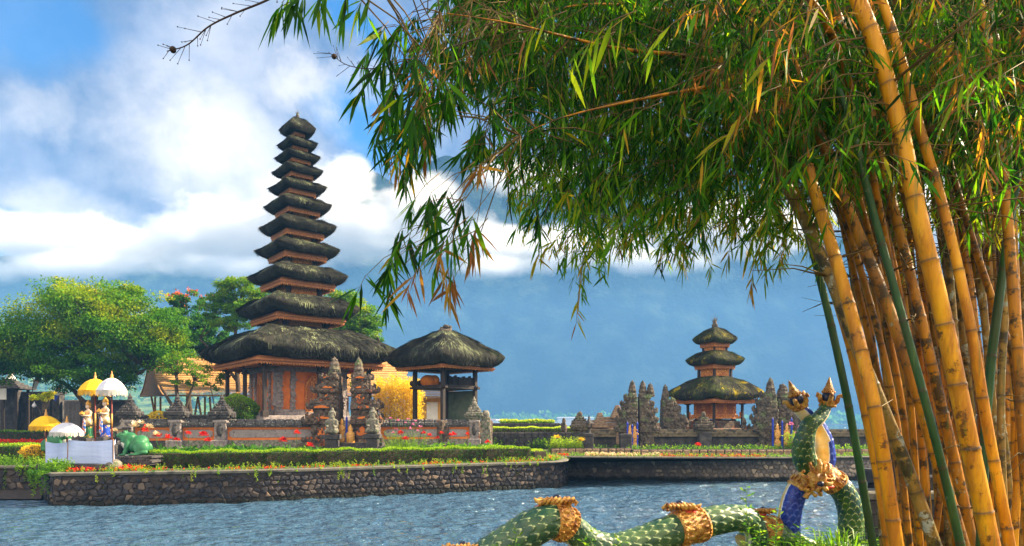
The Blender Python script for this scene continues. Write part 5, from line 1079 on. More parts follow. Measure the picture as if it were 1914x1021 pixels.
# ------------------------------------------------------------------ the bamboo clump
def culm_mat(name, stops, spots, streak):
    m, t, b = new_mat(name); co = t.node('ShaderNodeTexCoord').outputs['Object']; cs = t.vm('MULTIPLY', co, (1, 1, .22))
    n = t.noise(cs, 14, 5, .6); rp = t.node('ShaderNodeValToRGB', {0: t.step(n, .3, .7, smooth=False)}); e = rp.color_ramp.elements
    e[0].color = stops[0] + (1,); e[1].color = stops[-1] + (1,); k = e.new(.5); k.color = stops[1] + (1,)
    c = rp.outputs[0]
    c = t.mix(t.m('MULTIPLY', t.step(t.noise(cs, 5, 6, .7), .48, .60), .75), c, streak)
    for col, sc, lo, hi in spots: c = t.mix(t.step(t.noise(co, sc, 6, .72), lo, hi), c, col)
    wv = t.noise(t.vm('MULTIPLY', co, (1, 1, .02)), 55, 2, .5); c = t.mix(t.m('MULTIPLY', t.step(wv, .60, .68), .45), c, (0.09, 0.12, 0.015))
    at = t.node('ShaderNodeAttribute', attribute_name='tone').outputs['Fac']; c = t.mix(at, c, (0.045, 0.026, 0.01))
    t.set(b.inputs['Base Color'], c); b.inputs['Roughness'].default_value = .45; b.inputs['Specular IOR Level'].default_value = .25
    bn = t.node('ShaderNodeBump', {'Strength': .35, 'Distance': .006, 'Height': t.noise(cs, 60, 4, .6)}); t.l.new(bn.outputs[0], b.inputs['Normal'])
    return m
M['culm_gold'] = culm_mat('golden_culm', [(0.38, 0.135, 0.003), (0.60, 0.255, 0.004), (0.72, 0.36, 0.008)], [((0.12, 0.05, 0.01), 9, .57, .64), ((0.30, 0.27, 0.17), 14, .66, .7)], (0.30, 0.10, 0.008))
M['culm_mottled'] = culm_mat('mottled_culm', [(0.22, 0.075, 0.004), (0.42, 0.165, 0.005), (0.55, 0.24, 0.01)], [((0.06, 0.035, 0.01), 8, .52, .6), ((0.27, 0.30, 0.20), 11, .62, .67)], (0.16, 0.07, 0.012))
M['culm_olive'] = culm_mat('lichened_culm', [(0.14, 0.08, 0.015), (0.27, 0.16, 0.03), (0.38, 0.22, 0.04)], [((0.05, 0.04, 0.015), 7, .5, .6), ((0.34, 0.36, 0.27), 9, .56, .62)], (0.12, 0.10, 0.02))
M['culm_green'] = culm_mat('green_culm', [(0.012, 0.045, 0.012), (0.022, 0.075, 0.018), (0.045, 0.11, 0.02)], [((0.2, 0.22, 0.14), 13, .64, .7)], (0.03, 0.05, 0.012))
M['bamboo_leaf'] = leaf_mat('bamboo_leaf', [(0.006, 0.034, 0.004), (0.02, 0.105, 0.006), (0.09, 0.24, 0.008), (0.26, 0.31, 0.01), (0.42, 0.24, 0.02), (0.24, 0.10, 0.04)], .58, .42)
M['twig'] = pm('twig', [(0.07, 0.045, 0.015), (0.2, 0.13, 0.035)], scale=8, rough=.7)
M['twig_dark'] = pm('bare_twig', [(0.02, 0.013, 0.012), (0.05, 0.03, 0.02)], scale=8, rough=.8)
BR = random.Random(77); CULMS = []
def culm(path, w, mat, label, group='bamboo culms of the clump', arch=None, up=1.0, node=.30, name='bamboo_culm', branchy=.75):
    """path: (px, py, Y) top->bottom or bottom->top; w: visible width in px near the camera depth"""
    pts = [P(*q) for q in path]
    if pts[0].z > pts[-1].z: pts = pts[::-1]
    d = (pts[1] - pts[0]).normalized(); g = pts[0].copy()
    if g.z > .9: k = (g.z - .78) / max(.2, d.z); pts = [g - d * k] + pts
    if arch: pts += [P(*q) for q in arch]
    else: d = (pts[-1] - pts[-2]).normalized(); pts.append(pts[-1] + (d + Vector((-.12, 0, 0))) * up)
    cl = catmull(pts, 14); L = [0]
    for a, b in zip(cl, cl[1:]): L.append(L[-1] + (b - a).length)
    tot = L[-1]; ref = path[len(path) // 2][2]; r0 = w * .78 * ref / F / 2
    def at(s):
        for i in range(len(L) - 1):
            if s <= L[i + 1]: return cl[i].lerp(cl[i + 1], (s - L[i]) / max(1e-9, L[i + 1] - L[i]))
        return cl[-1]
    def rad(s): return r0 * (1.08 - .22 * min(1, s / 4.5)) * (1 if not arch or s < 4.2 else max(.12, 1 - (s - 4.2) / max(.5, tot - 4.2) * .95))
    base = cl[0]; root = empty(name, tuple(base), 0, label, 'bamboo', group); mb = MB(); s = 0; P_, R_, T_ = [], [], []; nodes = []
    nd = node * BR.uniform(.9, 1.1); nxt = BR.uniform(.05, nd)
    while s < tot:
        e = min(tot, s + max(.05, nd / 3))
        if s < nxt <= e:
            r = rad(nxt); nodes.append(nxt)
            for ds, k, tn in ((-.03, 1.0, 0), (-.012, 1.02, .1), (-.005, 1.07, .3), (.002, 1.08, .65), (.006, 1.02, .9), (.012, .99, .3), (.035, .98, 0)): P_.append(at(nxt + ds) - base); R_.append(r * k); T_.append(tn)
            s = nxt + .04; nxt += nd * BR.uniform(.93, 1.07) * (1.0 if s < 3 else .9)
        else:
            P_.append(at(s) - base); R_.append(rad(s)); T_.append(0); s = e if e < nxt - .03 or nxt > tot else max(s + .012, nxt - .035)
            if len(P_) > 900: break
    n = 16; mb.tube(P_, R_, n); mb.a = [t for t in T_ for _ in range(n)]
    mb.build('stem', M[mat], root)
    # short twiggy branches at the nodes
    if branchy > 0:
        for s in nodes:
            if BR.random() < branchy * (0.25 if s < 2.6 else 1):
                p = at(s) - base; r = rad(s); a = BR.uniform(0, 6.28); ln = BR.uniform(.04, .16) if s < 2.6 else BR.uniform(.25, 1.0)
                for k in range(BR.randint(1, 3)):
                    a2 = a + BR.uniform(-.5, .5); dd = Vector((math.cos(a2), math.sin(a2), BR.uniform(-.1, .6))); q = p + dd * r; l2 = ln * BR.uniform(.5, 1)
                    mb = MB(); mb.tube([q, q + dd * l2 * .5, q + dd * l2 + Vector((BR.uniform(-.08, .08), BR.uniform(-.08, .08), BR.uniform(-.1, .06)))], [min(r * .2, .006), .0035, .0015], 4); mb.build('branch', M['twig'], root)
    CULMS.append({'root': root, 'base': base, 'cl': cl, 'leaves': [], 'twigs': MB(), 'L': tot})
    return root
G = 'bamboo culms of the clump'
culm([(1852, 1021, 3.2), (1806, 800, 3.2), (1764, 600, 3.2), (1716, 400, 3.2), (1672, 200, 3.25), (1604, 0, 3.3)], 41, 'culm_gold', 'thickest golden bamboo culm, leaning left in front of the whole clump', node=.285, branchy=.2)
culm([(1888, 1021, 3.35), (1846, 800, 3.35), (1812, 600, 3.35), (1766, 400, 3.4), (1722, 250, 3.4), (1648, 0, 3.45)], 24, 'culm_gold', 'slimmer golden bamboo culm touching the right side of the thickest one', node=.33)
culm([(1632, 1021, 4.3), (1594, 800, 4.3), (1563, 650, 4.3), (1532, 520, 4.35), (1500, 400, 4.4), (1455, 250, 4.5)], 18, 'culm_green', 'dark green bamboo culm at the left edge of the clump', node=.5, branchy=.2)
culm([(1662, 1021, 4.0), (1640, 880, 4.0), (1616, 760, 4.0), (1588, 640, 4.0), (1545, 500, 4.0), (1500, 390, 4.1), (1440, 270, 4.2)], 23, 'culm_gold', 'orange bamboo culm just right of the leftmost green one', node=.36)
culm([(1748, 1021, 3.8), (1716, 930, 3.8), (1682, 840, 3.8), (1632, 720, 3.8), (1590, 620, 3.85), (1548, 510, 3.9), (1500, 405, 4.0), (1450, 310, 4.1), (1405, 215, 4.2)], 29, 'culm_olive', 'leaning bamboo culm with a big patch of grey lichen', node=.34)
culm([(1676, 1021, 3.5), (1655, 880, 3.5), (1632, 750, 3.5), (1600, 620, 3.6), (1560, 480, 3.7), (1520, 350, 3.8), (1480, 220, 3.9)], 31, 'culm_gold', 'pale golden bamboo culm with dark vertical stripes near its foot', node=.31)
culm([(1800, 1021, 3.7), (1758, 880, 3.7), (1716, 740, 3.7), (1676, 620, 3.75), (1630, 500, 3.8), (1580, 380, 3.9), (1530, 250, 4.0)], 29, 'culm_mottled', 'brown speckled bamboo culm left of the slim dark green one', node=.3)
culm([(1796, 1021, 3.45), (1768, 900, 3.45), (1732, 760, 3.45), (1694, 620, 3.5), (1655, 480, 3.55), (1622, 360, 3.6), (1580, 200, 3.7)], 19, 'culm_green', 'slim dark green bamboo culm crossing the middle of the clump', node=.42, branchy=.2)
culm([(1818, 1021, 4.1), (1788, 880, 4.1), (1755, 740, 4.1), (1722, 600, 4.1), (1688, 460, 4.2), (1652, 320, 4.3), (1610, 150, 4.4)], 25, 'culm_mottled', 'golden bamboo culm right of the slim dark green one', node=.3)
culm([(1846, 1021, 4.2), (1812, 870, 4.2), (1780, 730, 4.2), (1744, 570, 4.3), (1708, 420, 4.3), (1668, 280, 4.4), (1640, 160, 4.5)], 22, 'culm_mottled', 'dark speckled bamboo culm half hidden left of the thickest one', node=.27)
culm([(1838, 900, 3.9), (1842, 800, 3.9), (1852, 680, 3.9), (1870, 540, 3.9), (1890, 400, 4.0), (1915, 200, 4.1)], 21, 'culm_green', 'dark green bamboo culm leaning to the right of the thickest one', node=.45, branchy=.15)
culm([(1880, 1000, 4.2), (1872, 850, 4.2), (1872, 700, 4.2), (1882, 540, 4.2), (1886, 400, 4.2), (1880, 200, 4.3)], 17, 'culm_olive', 'thin olive bamboo culm beside the right leaning green one', node=.35)
culm([(1925, 1021, 3.7), (1912, 800, 3.7), (1898, 600, 3.7), (1882, 400, 3.75), (1862, 200, 3.8), (1830, 0, 3.9)], 25, 'culm_mottled', 'golden bamboo culm at the right edge of the photograph', node=.31)
culm([(1960, 830, 4.7), (1900, 680, 4.6), (1855, 560, 4.6), (1812, 430, 4.6), (1770, 280, 4.7), (1740, 100, 4.8)], 17, 'culm_mottled', 'thin bamboo culm slanting steeply down to the right edge', node=.33)
culm([(1720, 1021, 4.9), (1700, 850, 4.9), (1672, 680, 4.9), (1640, 540, 4.9), (1600, 400, 5), (1570, 250, 5)], 17, 'culm_mottled', 'narrow bamboo culm between the lichened one and the speckled one', node=.3)
back = [(1690, 1655, 1620, 1590, 13), (1706, 1690, 1664, 1640, 14), (1765, 1722, 1700, 1672, 15), (1788, 1742, 1716, 1700, 14), (1830, 1808, 1780, 1762, 15), (1860, 1836, 1800, 1776, 14), (1868, 1850, 1826, 1800, 15), (1885, 1876, 1850, 1822, 16), (1900, 1886, 1862, 1846, 14), (1918, 1896, 1870, 1850, 13), (1745, 1780, 1800, 1822, 13), (1650, 1618, 1585, 1560, 12), (1835, 1776, 1735, 1690, 16), (1895, 1905, 1895, 1880, 15), (1930, 1880, 1832, 1806, 14), (1905, 1925, 1935, 1940, 16), (1772, 1752, 1728, 1712, 13), (1668, 1640, 1600, 1556, 13), (1690, 1668, 1650, 1632, 12), (1812, 1790, 1768, 1730, 16), (1856, 1822, 1776, 1722, 14), (1944, 1902, 1850, 1800, 16), (1876, 1862, 1846, 1838, 14), (1738, 1706, 1676, 1640, 15), (1910, 1912, 1914, 1912, 18), (1662, 1600, 1548, 1490, 15), (1730, 1672, 1620, 1566, 16), (1775, 1716, 1670, 1620, 15), (1806, 1768, 1720, 1672, 13), (1824, 1800, 1758, 1716, 12), (1868, 1832, 1790, 1752, 15), (1894, 1858, 1816, 1786, 14), (1700, 1640, 1582, 1530, 14)]
for i, (a, b, c, d, w) in enumerate(back):
    Y = 5.0 + (i * 37 % 13) * .11
    culm([(a, 1021, Y), (a * .5 + b * .5 + 4, 850, Y), (b, 700, Y), (c, 450, Y), (d, 200, Y)], w * 1.15, ('culm_mottled', 'culm_olive', 'culm_mottled', 'culm_gold', 'culm_olive')[i % 5], 'thin culm among the crowded stems at the back of the bamboo clump', 'thin bamboo culms at the back of the clump', node=.3)
# culms whose tops arch over the lake and carry the hanging foliage
arches = [
 ([(1700, 1021, 4.6), (1660, 700, 4.6), (1560, 350, 4.6)], [(1500, 190, 4.5), (1350, 118, 4.2), (1150, 90, 3.8), (960, 45, 3.4), (800, 20, 3.2)], 'bamboo culm arching far left with a long bare yellow top'),
 ([(1730, 1021, 4.8), (1690, 700, 4.8), (1600, 350, 4.8)], [(1540, 160, 4.8), (1400, 60, 4.7), (1250, 20, 4.5), (1080, 10, 4.2), (930, 60, 4.0)], 'bamboo culm arching left just under the top of the photograph'),
 ([(1715, 1021, 5.4), (1670, 700, 5.4), (1560, 380, 5.4)], [(1490, 270, 5.4), (1380, 210, 5.4), (1220, 170, 5.4), (1080, 200, 5.3), (1000, 300, 5.2)], 'bamboo culm drooping left above the gap over the lake'),
 ([(1740, 1021, 5.8), (1700, 700, 5.8), (1620, 400, 5.9)], [(1560, 220, 6.2), (1440, 130, 6.6), (1290, 140, 7), (1150, 260, 7.2), (1100, 400, 7.2)], 'bamboo culm arching away over the lake behind the nearer foliage'),
 ([(1760, 1021, 6.0), (1730, 700, 6.0), (1660, 400, 6.2)], [(1600, 200, 6.8), (1500, 120, 7.4), (1400, 200, 8), (1320, 330, 8.2)], 'bamboo culm drooping over the middle of the lake'),
 ([(1790, 1021, 6.2), (1760, 700, 6.2), (1700, 350, 6.4)], [(1650, 150, 6.8), (1560, 60, 7.4), (1480, 160, 8), (1440, 320, 8.2)], 'bamboo culm drooping close to the upper part of the clump'),
 ([(1720, 1021, 4.4), (1690, 650, 4.2), (1600, 200, 3.8)], [(1500, -20, 3.4), (1300, -140, 3.0), (1000, -160, 2.8), (760, -90, 2.7), (640, -10, 2.65)], 'nearest bamboo culm arching above the frame to the top left spray'),
 ([(1740, 1021, 4.5), (1700, 650, 4.4), (1610, 250, 4.2)], [(1530, 100, 4.0), (1380, 150, 3.7), (1200, 185, 3.5), (1050, 220, 3.4), (960, 260, 3.3)], 'bamboo culm whose drooping end holds the brown tipped sprays'),
 ([(1840, 1021, 5.6), (1830, 700, 5.6), (1800, 350, 5.7)], [(1800, 100, 6), (1850, -100, 6.4), (1950, -150, 6.8)], 'bamboo culm bending right out of the top of the photograph'),
 ([(1880, 1021, 5.9), (1880, 700, 5.9), (1860, 350, 6)], [(1850, 150, 6.2), (1820, 0, 6.5), (1760, -100, 6.9)], 'upright bamboo culm in the dark right part of the clump')]
for path, ar, lab in arches: culm(path, 16, 'culm_mottled', lab, arch=ar, node=.3, branchy=.8)

# --- sprays of leaves
LB, LD, LL, LW, LT, LI = [], [], [], [], [], []
def nearest_culm(p):
    best = None
    for i, c in enumerate(CULMS):
        for q in c['cl'][20::5]:
            d = (q - p).length_squared
            if best is None or d < best[0]: best = (d, i, q)
    return best[1], best[2]
def spray(p, ndir, length, nleaf, leaf, tone, spread=.6, stalk=True, droop=.35, fan=0.0):
    """a thin twig ending at p + ..., with leaves in fans along its outer part"""
    ci, q = nearest_culm(p); c = CULMS[ci]
    ndir = Vector(ndir).normalized(); pts = [p, p + ndir * length * .5, p + ndir * length * .85 + Vector((0, 0, -droop * length * .4)), p + ndir * length + Vector((0, 0, -droop * length))]
    if stalk:
        m = (q + p) / 2 + Vector((0, 0, .08 * (q - p).length)); c['twigs'].tube([q - c['base'], m - c['base'], p - c['base']], [.004, .003, .002], 4)
    c['twigs'].tube([x - c['base'] for x in pts], [.0022, .0018, .0014, .001], 4)
    for k in range(nleaf):
        t = fan + (1 - fan) * (k + .5) / nleaf; i = min(2, int(t * 3)); b = pts[i].lerp(pts[i + 1], t * 3 - i)
        ax = (pts[i + 1] - pts[i]).normalized(); d = (ax * BR.uniform(.1, .7) + Vector((BR.gauss(0, spread), BR.gauss(0, spread), BR.gauss(-.85, .4)))).normalized()
        LB.append(tuple(b)); LD.append(tuple(d)); LL.append(leaf * BR.uniform(.6, 1.2)); LW.append(1); LT.append(min(1, max(0, tone + BR.gauss(0, .12) + (.35 if BR.random() < .08 else 0)))); LI.append(ci)
def ybound(px):
    pts = [(900, 60), (960, 190), (990, 330), (1010, 420), (1050, 440), (1100, 520), (1135, 470), (1200, 445), (1250, 500), (1300, 490), (1335, 430), (1400, 410), (1440, 470), (1480, 460), (1520, 440), (1600, 430), (1700, 400), (1914, 430), (2100, 430)]
    for (a, ya), (b, yb) in zip(pts, pts[1:]):
        if a <= px <= b: return ya + (yb - ya) * (px - a) / (b - a)
    return 0
def canopy(n, y0, y1, leaf):
    k = 0
    while k < n:
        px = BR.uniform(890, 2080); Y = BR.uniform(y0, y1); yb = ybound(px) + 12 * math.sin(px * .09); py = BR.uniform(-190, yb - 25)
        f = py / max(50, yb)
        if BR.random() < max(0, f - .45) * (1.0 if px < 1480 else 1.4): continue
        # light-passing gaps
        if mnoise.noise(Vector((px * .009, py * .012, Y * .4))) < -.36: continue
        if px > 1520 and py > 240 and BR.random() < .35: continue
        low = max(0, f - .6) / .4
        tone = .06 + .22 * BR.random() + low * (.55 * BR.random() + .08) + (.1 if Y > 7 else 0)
        # side looking: sprays point down-left
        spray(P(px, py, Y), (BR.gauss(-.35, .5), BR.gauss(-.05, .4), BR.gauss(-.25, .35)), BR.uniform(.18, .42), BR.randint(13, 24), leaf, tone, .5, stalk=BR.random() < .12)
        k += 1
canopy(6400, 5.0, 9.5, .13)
canopy(1300, 3.7, 5.0, .13)
def lobe(px, py, rx, ry, Y, n, leaf, tone, spread=.5, dirx=-.5, nl=(7, 12), ln=(.16, .34), stalk=.6):
    for _ in range(max(2, int(n * .8))):
        a = BR.uniform(0, 6.28); r = math.sqrt(BR.random()); spray(P(px + rx * r * math.cos(a), py + ry * r * math.sin(a), Y + BR.uniform(-.35, .35)), (BR.gauss(dirx, .35), BR.gauss(0, .3), BR.gauss(-.35, .25)), BR.uniform(*ln), BR.randint(*nl), leaf * BR.uniform(.85, 1.15), (.97 if BR.random() < (tone - .12) * .8 else .13 + BR.uniform(-.08, .1)), spread, BR.random() < stalk, .35, .6)
lobe(825, 45, 105, 80, 3.1, 26, .16, .2)
lobe(825, 140, 55, 60, 3.2, 14, .16, .22)
lobe(830, 160, 80, 70, 3.5, 22, .16, .25)
lobe(800, 190, 50, 45, 3.3, 8, .16, .3)
lobe(930, 130, 70, 110, 3.8, 30, .15, .2)
lobe(940, 230, 40, 50, 3.6, 10, .15, .5)
for a_ in ((650, -60, -.5, .14), (600, -50, -.8, .12), (565, -20, -.9, .09), (625, -40, -.4, .1), (540, 5, -.9, .06), (665, -50, -.2, .12), (700, -45, -.1, .14), (590, -25, -.6, .1)): spray(P(a_[0], a_[1], 2.65), (a_[2], 0, -.45), a_[3], 8, .14, .2, .26, True, .15, .3)
lobe(890, 310, 80, 35, 3.2, 8, .16, .55, stalk=.3)
lobe(850, 395, 70, 35, 3.2, 10, .15, .5, stalk=.3)
lobe(800, 430, 40, 25, 3.2, 6, .15, .35, stalk=.3)
lobe(785, 455, 20, 15, 3.2, 4, .15, .3, stalk=.3)
lobe(900, 455, 20, 20, 3.2, 2, .17, .9, stalk=.3)
lobe(810, 100, 45, 60, 3.0, 14, .16, .15)
lobe(860, 60, 90, 70, 3.6, 34, .15, .15)
lobe(900, 410, 30, 30, 3.2, 3, .16, .8, stalk=.3)
lobe(970, 300, 30, 30, 3.2, 4, .16, .7, stalk=.3)
for _ in range(900):                                            # unseen crown leaves above and right of frame, added to shade the canopy
    q = Vector((BR.uniform(3.0, 9.0), BR.uniform(2.6, 7.5), BR.uniform(6.6, 9.6))); py = HY - (q.z - CZ) * F / q.y
    if py > -60 and X(2000, q.y) > q.x: continue
    spray(q, (BR.gauss(.2, .5), BR.gauss(-.05, .4), BR.gauss(-.1, .35)), .5, 26, .2, .2, .6, False)
k = 0
while k < 330:                                                  # leafy side shoots in front of the upper culms
    px, py = BR.uniform(1340, 2000), BR.uniform(-60, 300)
    if abs(px - (1604 + .36 * py)) < 55 or abs(px - (1662 + .36 * py)) < 30 or (py > 200 and BR.random() < .5): continue
    spray(P(px, py, BR.uniform(3.0, 3.9)), (BR.gauss(-.3, .5), BR.gauss(0, .2), BR.gauss(-.2, .35)), BR.uniform(.15, .35), BR.randint(9, 16), .12, (.92 if BR.random() < .18 else .12 + .2 * BR.random()), .5, stalk=BR.random() < .3); k += 1
# larger near leaves over the canopy (close to the camera)
for px, py, Y, tn in ((1150, 60, 2.6, .5), (1190, 20, 2.5, .55), (1240, 190, 2.9, .4), (1310, 20, 2.6, .4), (1390, 240, 3, .6), (1480, 90, 2.7, .35), (1560, 260, 3.0, .35), (1620, 230, 3.0, .3), (1800, 140, 2.6, .42), (1880, 110, 2.5, .42), (1060, 20, 2.8, .5), (1460, 160, 2.9, .8), (1540, 10, 2.6, .85)):
    spray(P(px, py, Y), (-.5, 0, -.2), .2, 8, .16, tn, .35, False)
def build_leaves():
    B = np.array(LB); D = np.array(LD); L = np.array(LL)[:, None]; T = np.array(LT); I = np.array(LI); N = len(B); rg = np.random.default_rng(3)
    U = rg.normal(size=(N, 3)); U[:, 2] *= .4; Wd = np.cross(D, U); Wd /= np.linalg.norm(Wd, axis=1)[:, None] + 1e-9; Nn = np.cross(D, Wd); w = L * rg.uniform(.036, .062, (N, 1)); g = np.array([0, 0, -1.0])
    dr = L * rg.uniform(.02, .2, (N, 1))
    V = np.stack([B, B + D * L * .3 + Wd * w + g * dr * .08, B + D * L * .3 - Wd * w + g * dr * .08, B + D * L * .65 + Wd * w * .8 + g * dr * .4 , B + D * L * .65 - Wd * w * .8 + g * dr * .4, B + D * L * .98 + g * dr], 1)
    fs = [(0, 1, 2), (1, 3, 4, 2), (3, 5, 4)]
    for i, c in enumerate(CULMS):
        k = I == i
        if k.any(): np_mesh('foliage', V[k] - np.array(c['base'])[None, None, :], 6, M['bamboo_leaf'], c['root'], T[k], faces=fs)['kind'] = 'stuff'
        if c['twigs'].v: c['twigs'].build('twig', M['twig'], c['root'])['kind'] = 'stuff'
    print('bamboo leaves', N)
build_leaves()
# bare dark twigs reaching into the sky at top left (tip of a dead branch of another plant)
def bare_branch(pts, label, seed, r=.005):
    rnd = random.Random(seed); q = catmull([P(*p) for p in pts], 10); base = q[-1]; root = empty('bare_branch', tuple(base), 0, label, 'branch')
    mb = MB(); mb.tube([x - base for x in q], [r * (.35 + .65 * i / len(q)) for i in range(len(q))], 6); mb.build('stem', M['twig_dark'], root); mb = MB()
    for i in range(1, len(q) - 2, 2):
        d = (q[i] - q[i + 1]).normalized(); s = rnd.choice([-1, 1]); e = q[i] - base; o = Vector((d.z * s, rnd.uniform(-.4, .4), -d.x * s))
        for k in range(rnd.randint(1, 2)): l = rnd.uniform(.02, .07); t = e + (d * .8 + o * rnd.uniform(.4, .9)) * l; mb.tube([e, t], [r * .3, r * .15], 4); mb.ball(tuple(t), r * .55, 5, 4)
    mb.build('twig', M['twig_dark'], root); mb = MB(); mb.ball(tuple(q[3] - base), .012, 7, 5); mb.build('bud', M['twig_dark'], root)
bare_branch([(312, 96, 2.4), (350, 84, 2.4), (390, 50, 2.4), (440, 25, 2.4), (510, -5, 2.45), (600, -60, 2.5)], 'bare dark branch reaching in from the top above the left clouds', 1, .0045)
bare_branch([(614, 98, 3.0), (650, 122, 3.0), (700, 128, 3.0), (760, 112, 3.1), (830, 92, 3.2), (900, 70, 3.3)], 'bare dark twig end poking left out of the bamboo foliage', 2, .004)
# ------------------------------------------------------------------ ceremonial umbrellas, cloth enclosure, statues, frogs
M['umb_yellow'] = pm('yellow_cloth', [(0.72, 0.40, 0.008), (0.86, 0.55, 0.015)], scale=3, rough=.7)
M['umb_white'] = pm('white_cloth', [(0.52, 0.52, 0.58), (0.64, 0.63, 0.66)], scale=3, rough=.7)
M['fringe_yellow'] = pm('golden_fringe', [(0.55, 0.26, 0.01), (0.75, 0.42, 0.02)], scale=8, rough=.8)
M['fringe_white'] = pm('cream_fringe', [(0.42, 0.38, 0.34), (0.6, 0.56, 0.5)], scale=8, rough=.8)
M['sheet'] = pm('pale_blue_white_sheet', [(0.36, 0.44, 0.68), (0.48, 0.56, 0.78)], scale=1.2, stretch=(.3, 1, 3), rough=.75, bump=.5, bscale=2.5, bdist=.05)
M['pole_red'] = pm('dark_red_pole', [(0.14, 0.02, 0.015), (0.24, 0.04, 0.025)], scale=6, rough=.5)
def umbrella(px, py_t, py_e, w, Y, zfoot, mat, label, group):
    s = Y / F; c = P(px, py_e, Y); R_ = w * s / 2; H = (py_e - py_t) * s * .92; root = empty('ceremonial_umbrella', (c.x, c.y, zfoot), 0, label, 'umbrella', group); z0 = c.z - zfoot; rnd = random.Random(px)
    mb = MB(); n = 32; rings = []
    for r, z in ((.04, 1), (.3, .93), (.6, .72), (.82, .46), (1.0, .12)): rings.append([(R_ * r * math.cos(t) * k, R_ * r * math.sin(t) * k, z0 + H * z - (.03 * H if j % 4 else 0) * r) for j in range(n) for t, k in [(2 * math.pi * j / n, 1.0 if j % 4 == 0 else .965)]])
    inner = [[(x * .98, y * .98, z - .012) for x, y, z in r] for r in rings[::-1]]; mb.loft(rings + inner, smooth=False); mb.build('canopy', M[mat], root)
    mb = MB()
    for j in range(96):
        t0 = 2 * math.pi * j / 96; t1 = t0 + 2 * math.pi / 96 * .8; L = H * rnd.uniform(.32, .5); z = z0 + H * .12; q = lambda t, r, zz: (R_ * r * math.cos(t), R_ * r * math.sin(t), zz)
        mb.add([q(t0, .99, z), q(t1, .99, z), q(t1 + rnd.uniform(-.02, .02), 1.0, z - L), q(t0 + .01, 1.0, z - L * .9)], [(0, 1, 2, 3)])
    mb.build('fringe', M[mat.replace('umb', 'fringe')], root)
    mb = MB(); mb.lathe([(.05, 0), (.06, .03), (.03, .06), (.045, .1), (.02, .14), (.024, .17), (.005, .24)], (0, 0, z0 + H * .96), 10); mb.build('finial', M['gold'], root)
    mb = MB(); mb.tube([(0, 0, -.1), (0, 0, z0 + H * .9)], .022, 8); p = mb.build('pole', M['pole_red'], root); mb = MB(); mb.tube([(0, 0, z0 * .55), (0, 0, z0 * .72)], .026, 8); mb.tube([(0, 0, z0 * .1), (0, 0, z0 * .2)], .026, 8); mb.build('gold_sleeve', M['gold'], p)
    mb = MB()
    for j in range(8): t = 2 * math.pi * j / 8; mb.tube([(0, 0, z0 + H * .3), (math.cos(t) * R_ * .8, math.sin(t) * R_ * .8, z0 + H * .42)], .006, 4)
    mb.build('strut', M['pole_red'], root)
umbrella(178, 706, 733, 56, 22.9, GZ, 'umb_yellow', 'tall yellow fringed umbrella behind the tall white one', 'tall ceremonial umbrellas')
umbrella(209, 704, 733, 52, 22.1, GZ, 'umb_white', 'tall white fringed umbrella at the right end of the cloth enclosure', 'tall ceremonial umbrellas')
umbrella(86, 775, 799, 54, 22.6, GZ, 'umb_yellow', 'low yellow fringed umbrella at the left end of the cloth enclosure', 'low ceremonial umbrellas')
umbrella(125, 788, 810, 56, 22.0, GZ, 'umb_white', 'low white fringed umbrella in front of the hidden green frog', 'low ceremonial umbrellas')
def sheet_pen():
    root = empty('cloth_enclosure', (X(150, 21.9), 21.9, GZ), 0, 'pale blue white cloth wrapped round an offering platform below four umbrellas', 'cloth'); o = V3((X(150, 21.9), 21.9, GZ))
    def panel(p0, p1, zt, zb, seed, name='sheet'):
        a, b = V3(p0), V3(p1); n, m = 44, 14; mb = MB(); vs = []; d = (b - a).normalized(); nn = V3((d.y, -d.x, 0)); L = (b - a).length
        for i in range(n + 1):
            for j in range(m + 1):
                u, v = i / n, j / m; off = .03 * mnoise.noise(V3((u * L * 2.6, v * .7, seed))) + .018 * mnoise.noise(V3((u * L * 9, v * .8, seed))); sag = -.05 * math.sin(math.pi * u) * v
                q = a.lerp(b, u) + nn * (off + .04 * (1 - v) * math.sin(u * 9)); vs.append((q.x - o.x, q.y - o.y, zb + (zt - zb) * v + sag - GZ + .012 * math.sin(u * 31) * (1 - v)))
        fs = [(i * (m + 1) + j, (i + 1) * (m + 1) + j, (i + 1) * (m + 1) + j + 1, i * (m + 1) + j + 1) for i in range(n) for j in range(m)]; k = len(vs); vs2 = [(x + nn.x * -.008, y - nn.y * .008, z) for x, y, z in vs]
        mb.add(vs, fs, smooth=True); mb.build(name, M['sheet'], root)
    c0, c1, c2 = (X(85, 22.3), 22.3, 0), (X(126, 21.8), 21.8, 0), (X(211, 21.5), 21.5, 0)
    panel(c0, c1, Z(826, 22), GZ + .12, 1); panel(c1, c2, Z(822, 21.7), GZ + .1, 2); panel(c2, (X(213, 23.2) + .05, 23.2, 0), Z(822, 21.7), GZ + .12, 3)
    mb = MB()
    for c in (c0, c1, c2): mb.tube([(c[0] - o.x, c[1] - o.y + .03, 0), (c[0] - o.x, c[1] - o.y + .03, Z(820, 22) - GZ)], .018, 6)
    mb.build('stake', M['tan_wood'], root)
    mb = MB(); mb.box((.1, -.1, 0), (2.3, .9, .2), bev=.02); mb.box((0, .9, 0), (2.0, 1.3, .78), bev=.03); mb.build('platform', M['stone_dark'], root)
sheet_pen()
M['skin_paint'] = pm('pale_painted_skin', [(0.62, 0.46, 0.34), (0.72, 0.56, 0.43)], scale=4, rough=.5)
M['robe_gold'] = pm('gold_white_robe', [(0.55, 0.22, 0.04), (0.72, 0.50, 0.22), (0.8, 0.72, 0.6)], scale=9, rough=.5, contrast=(.35, .65))
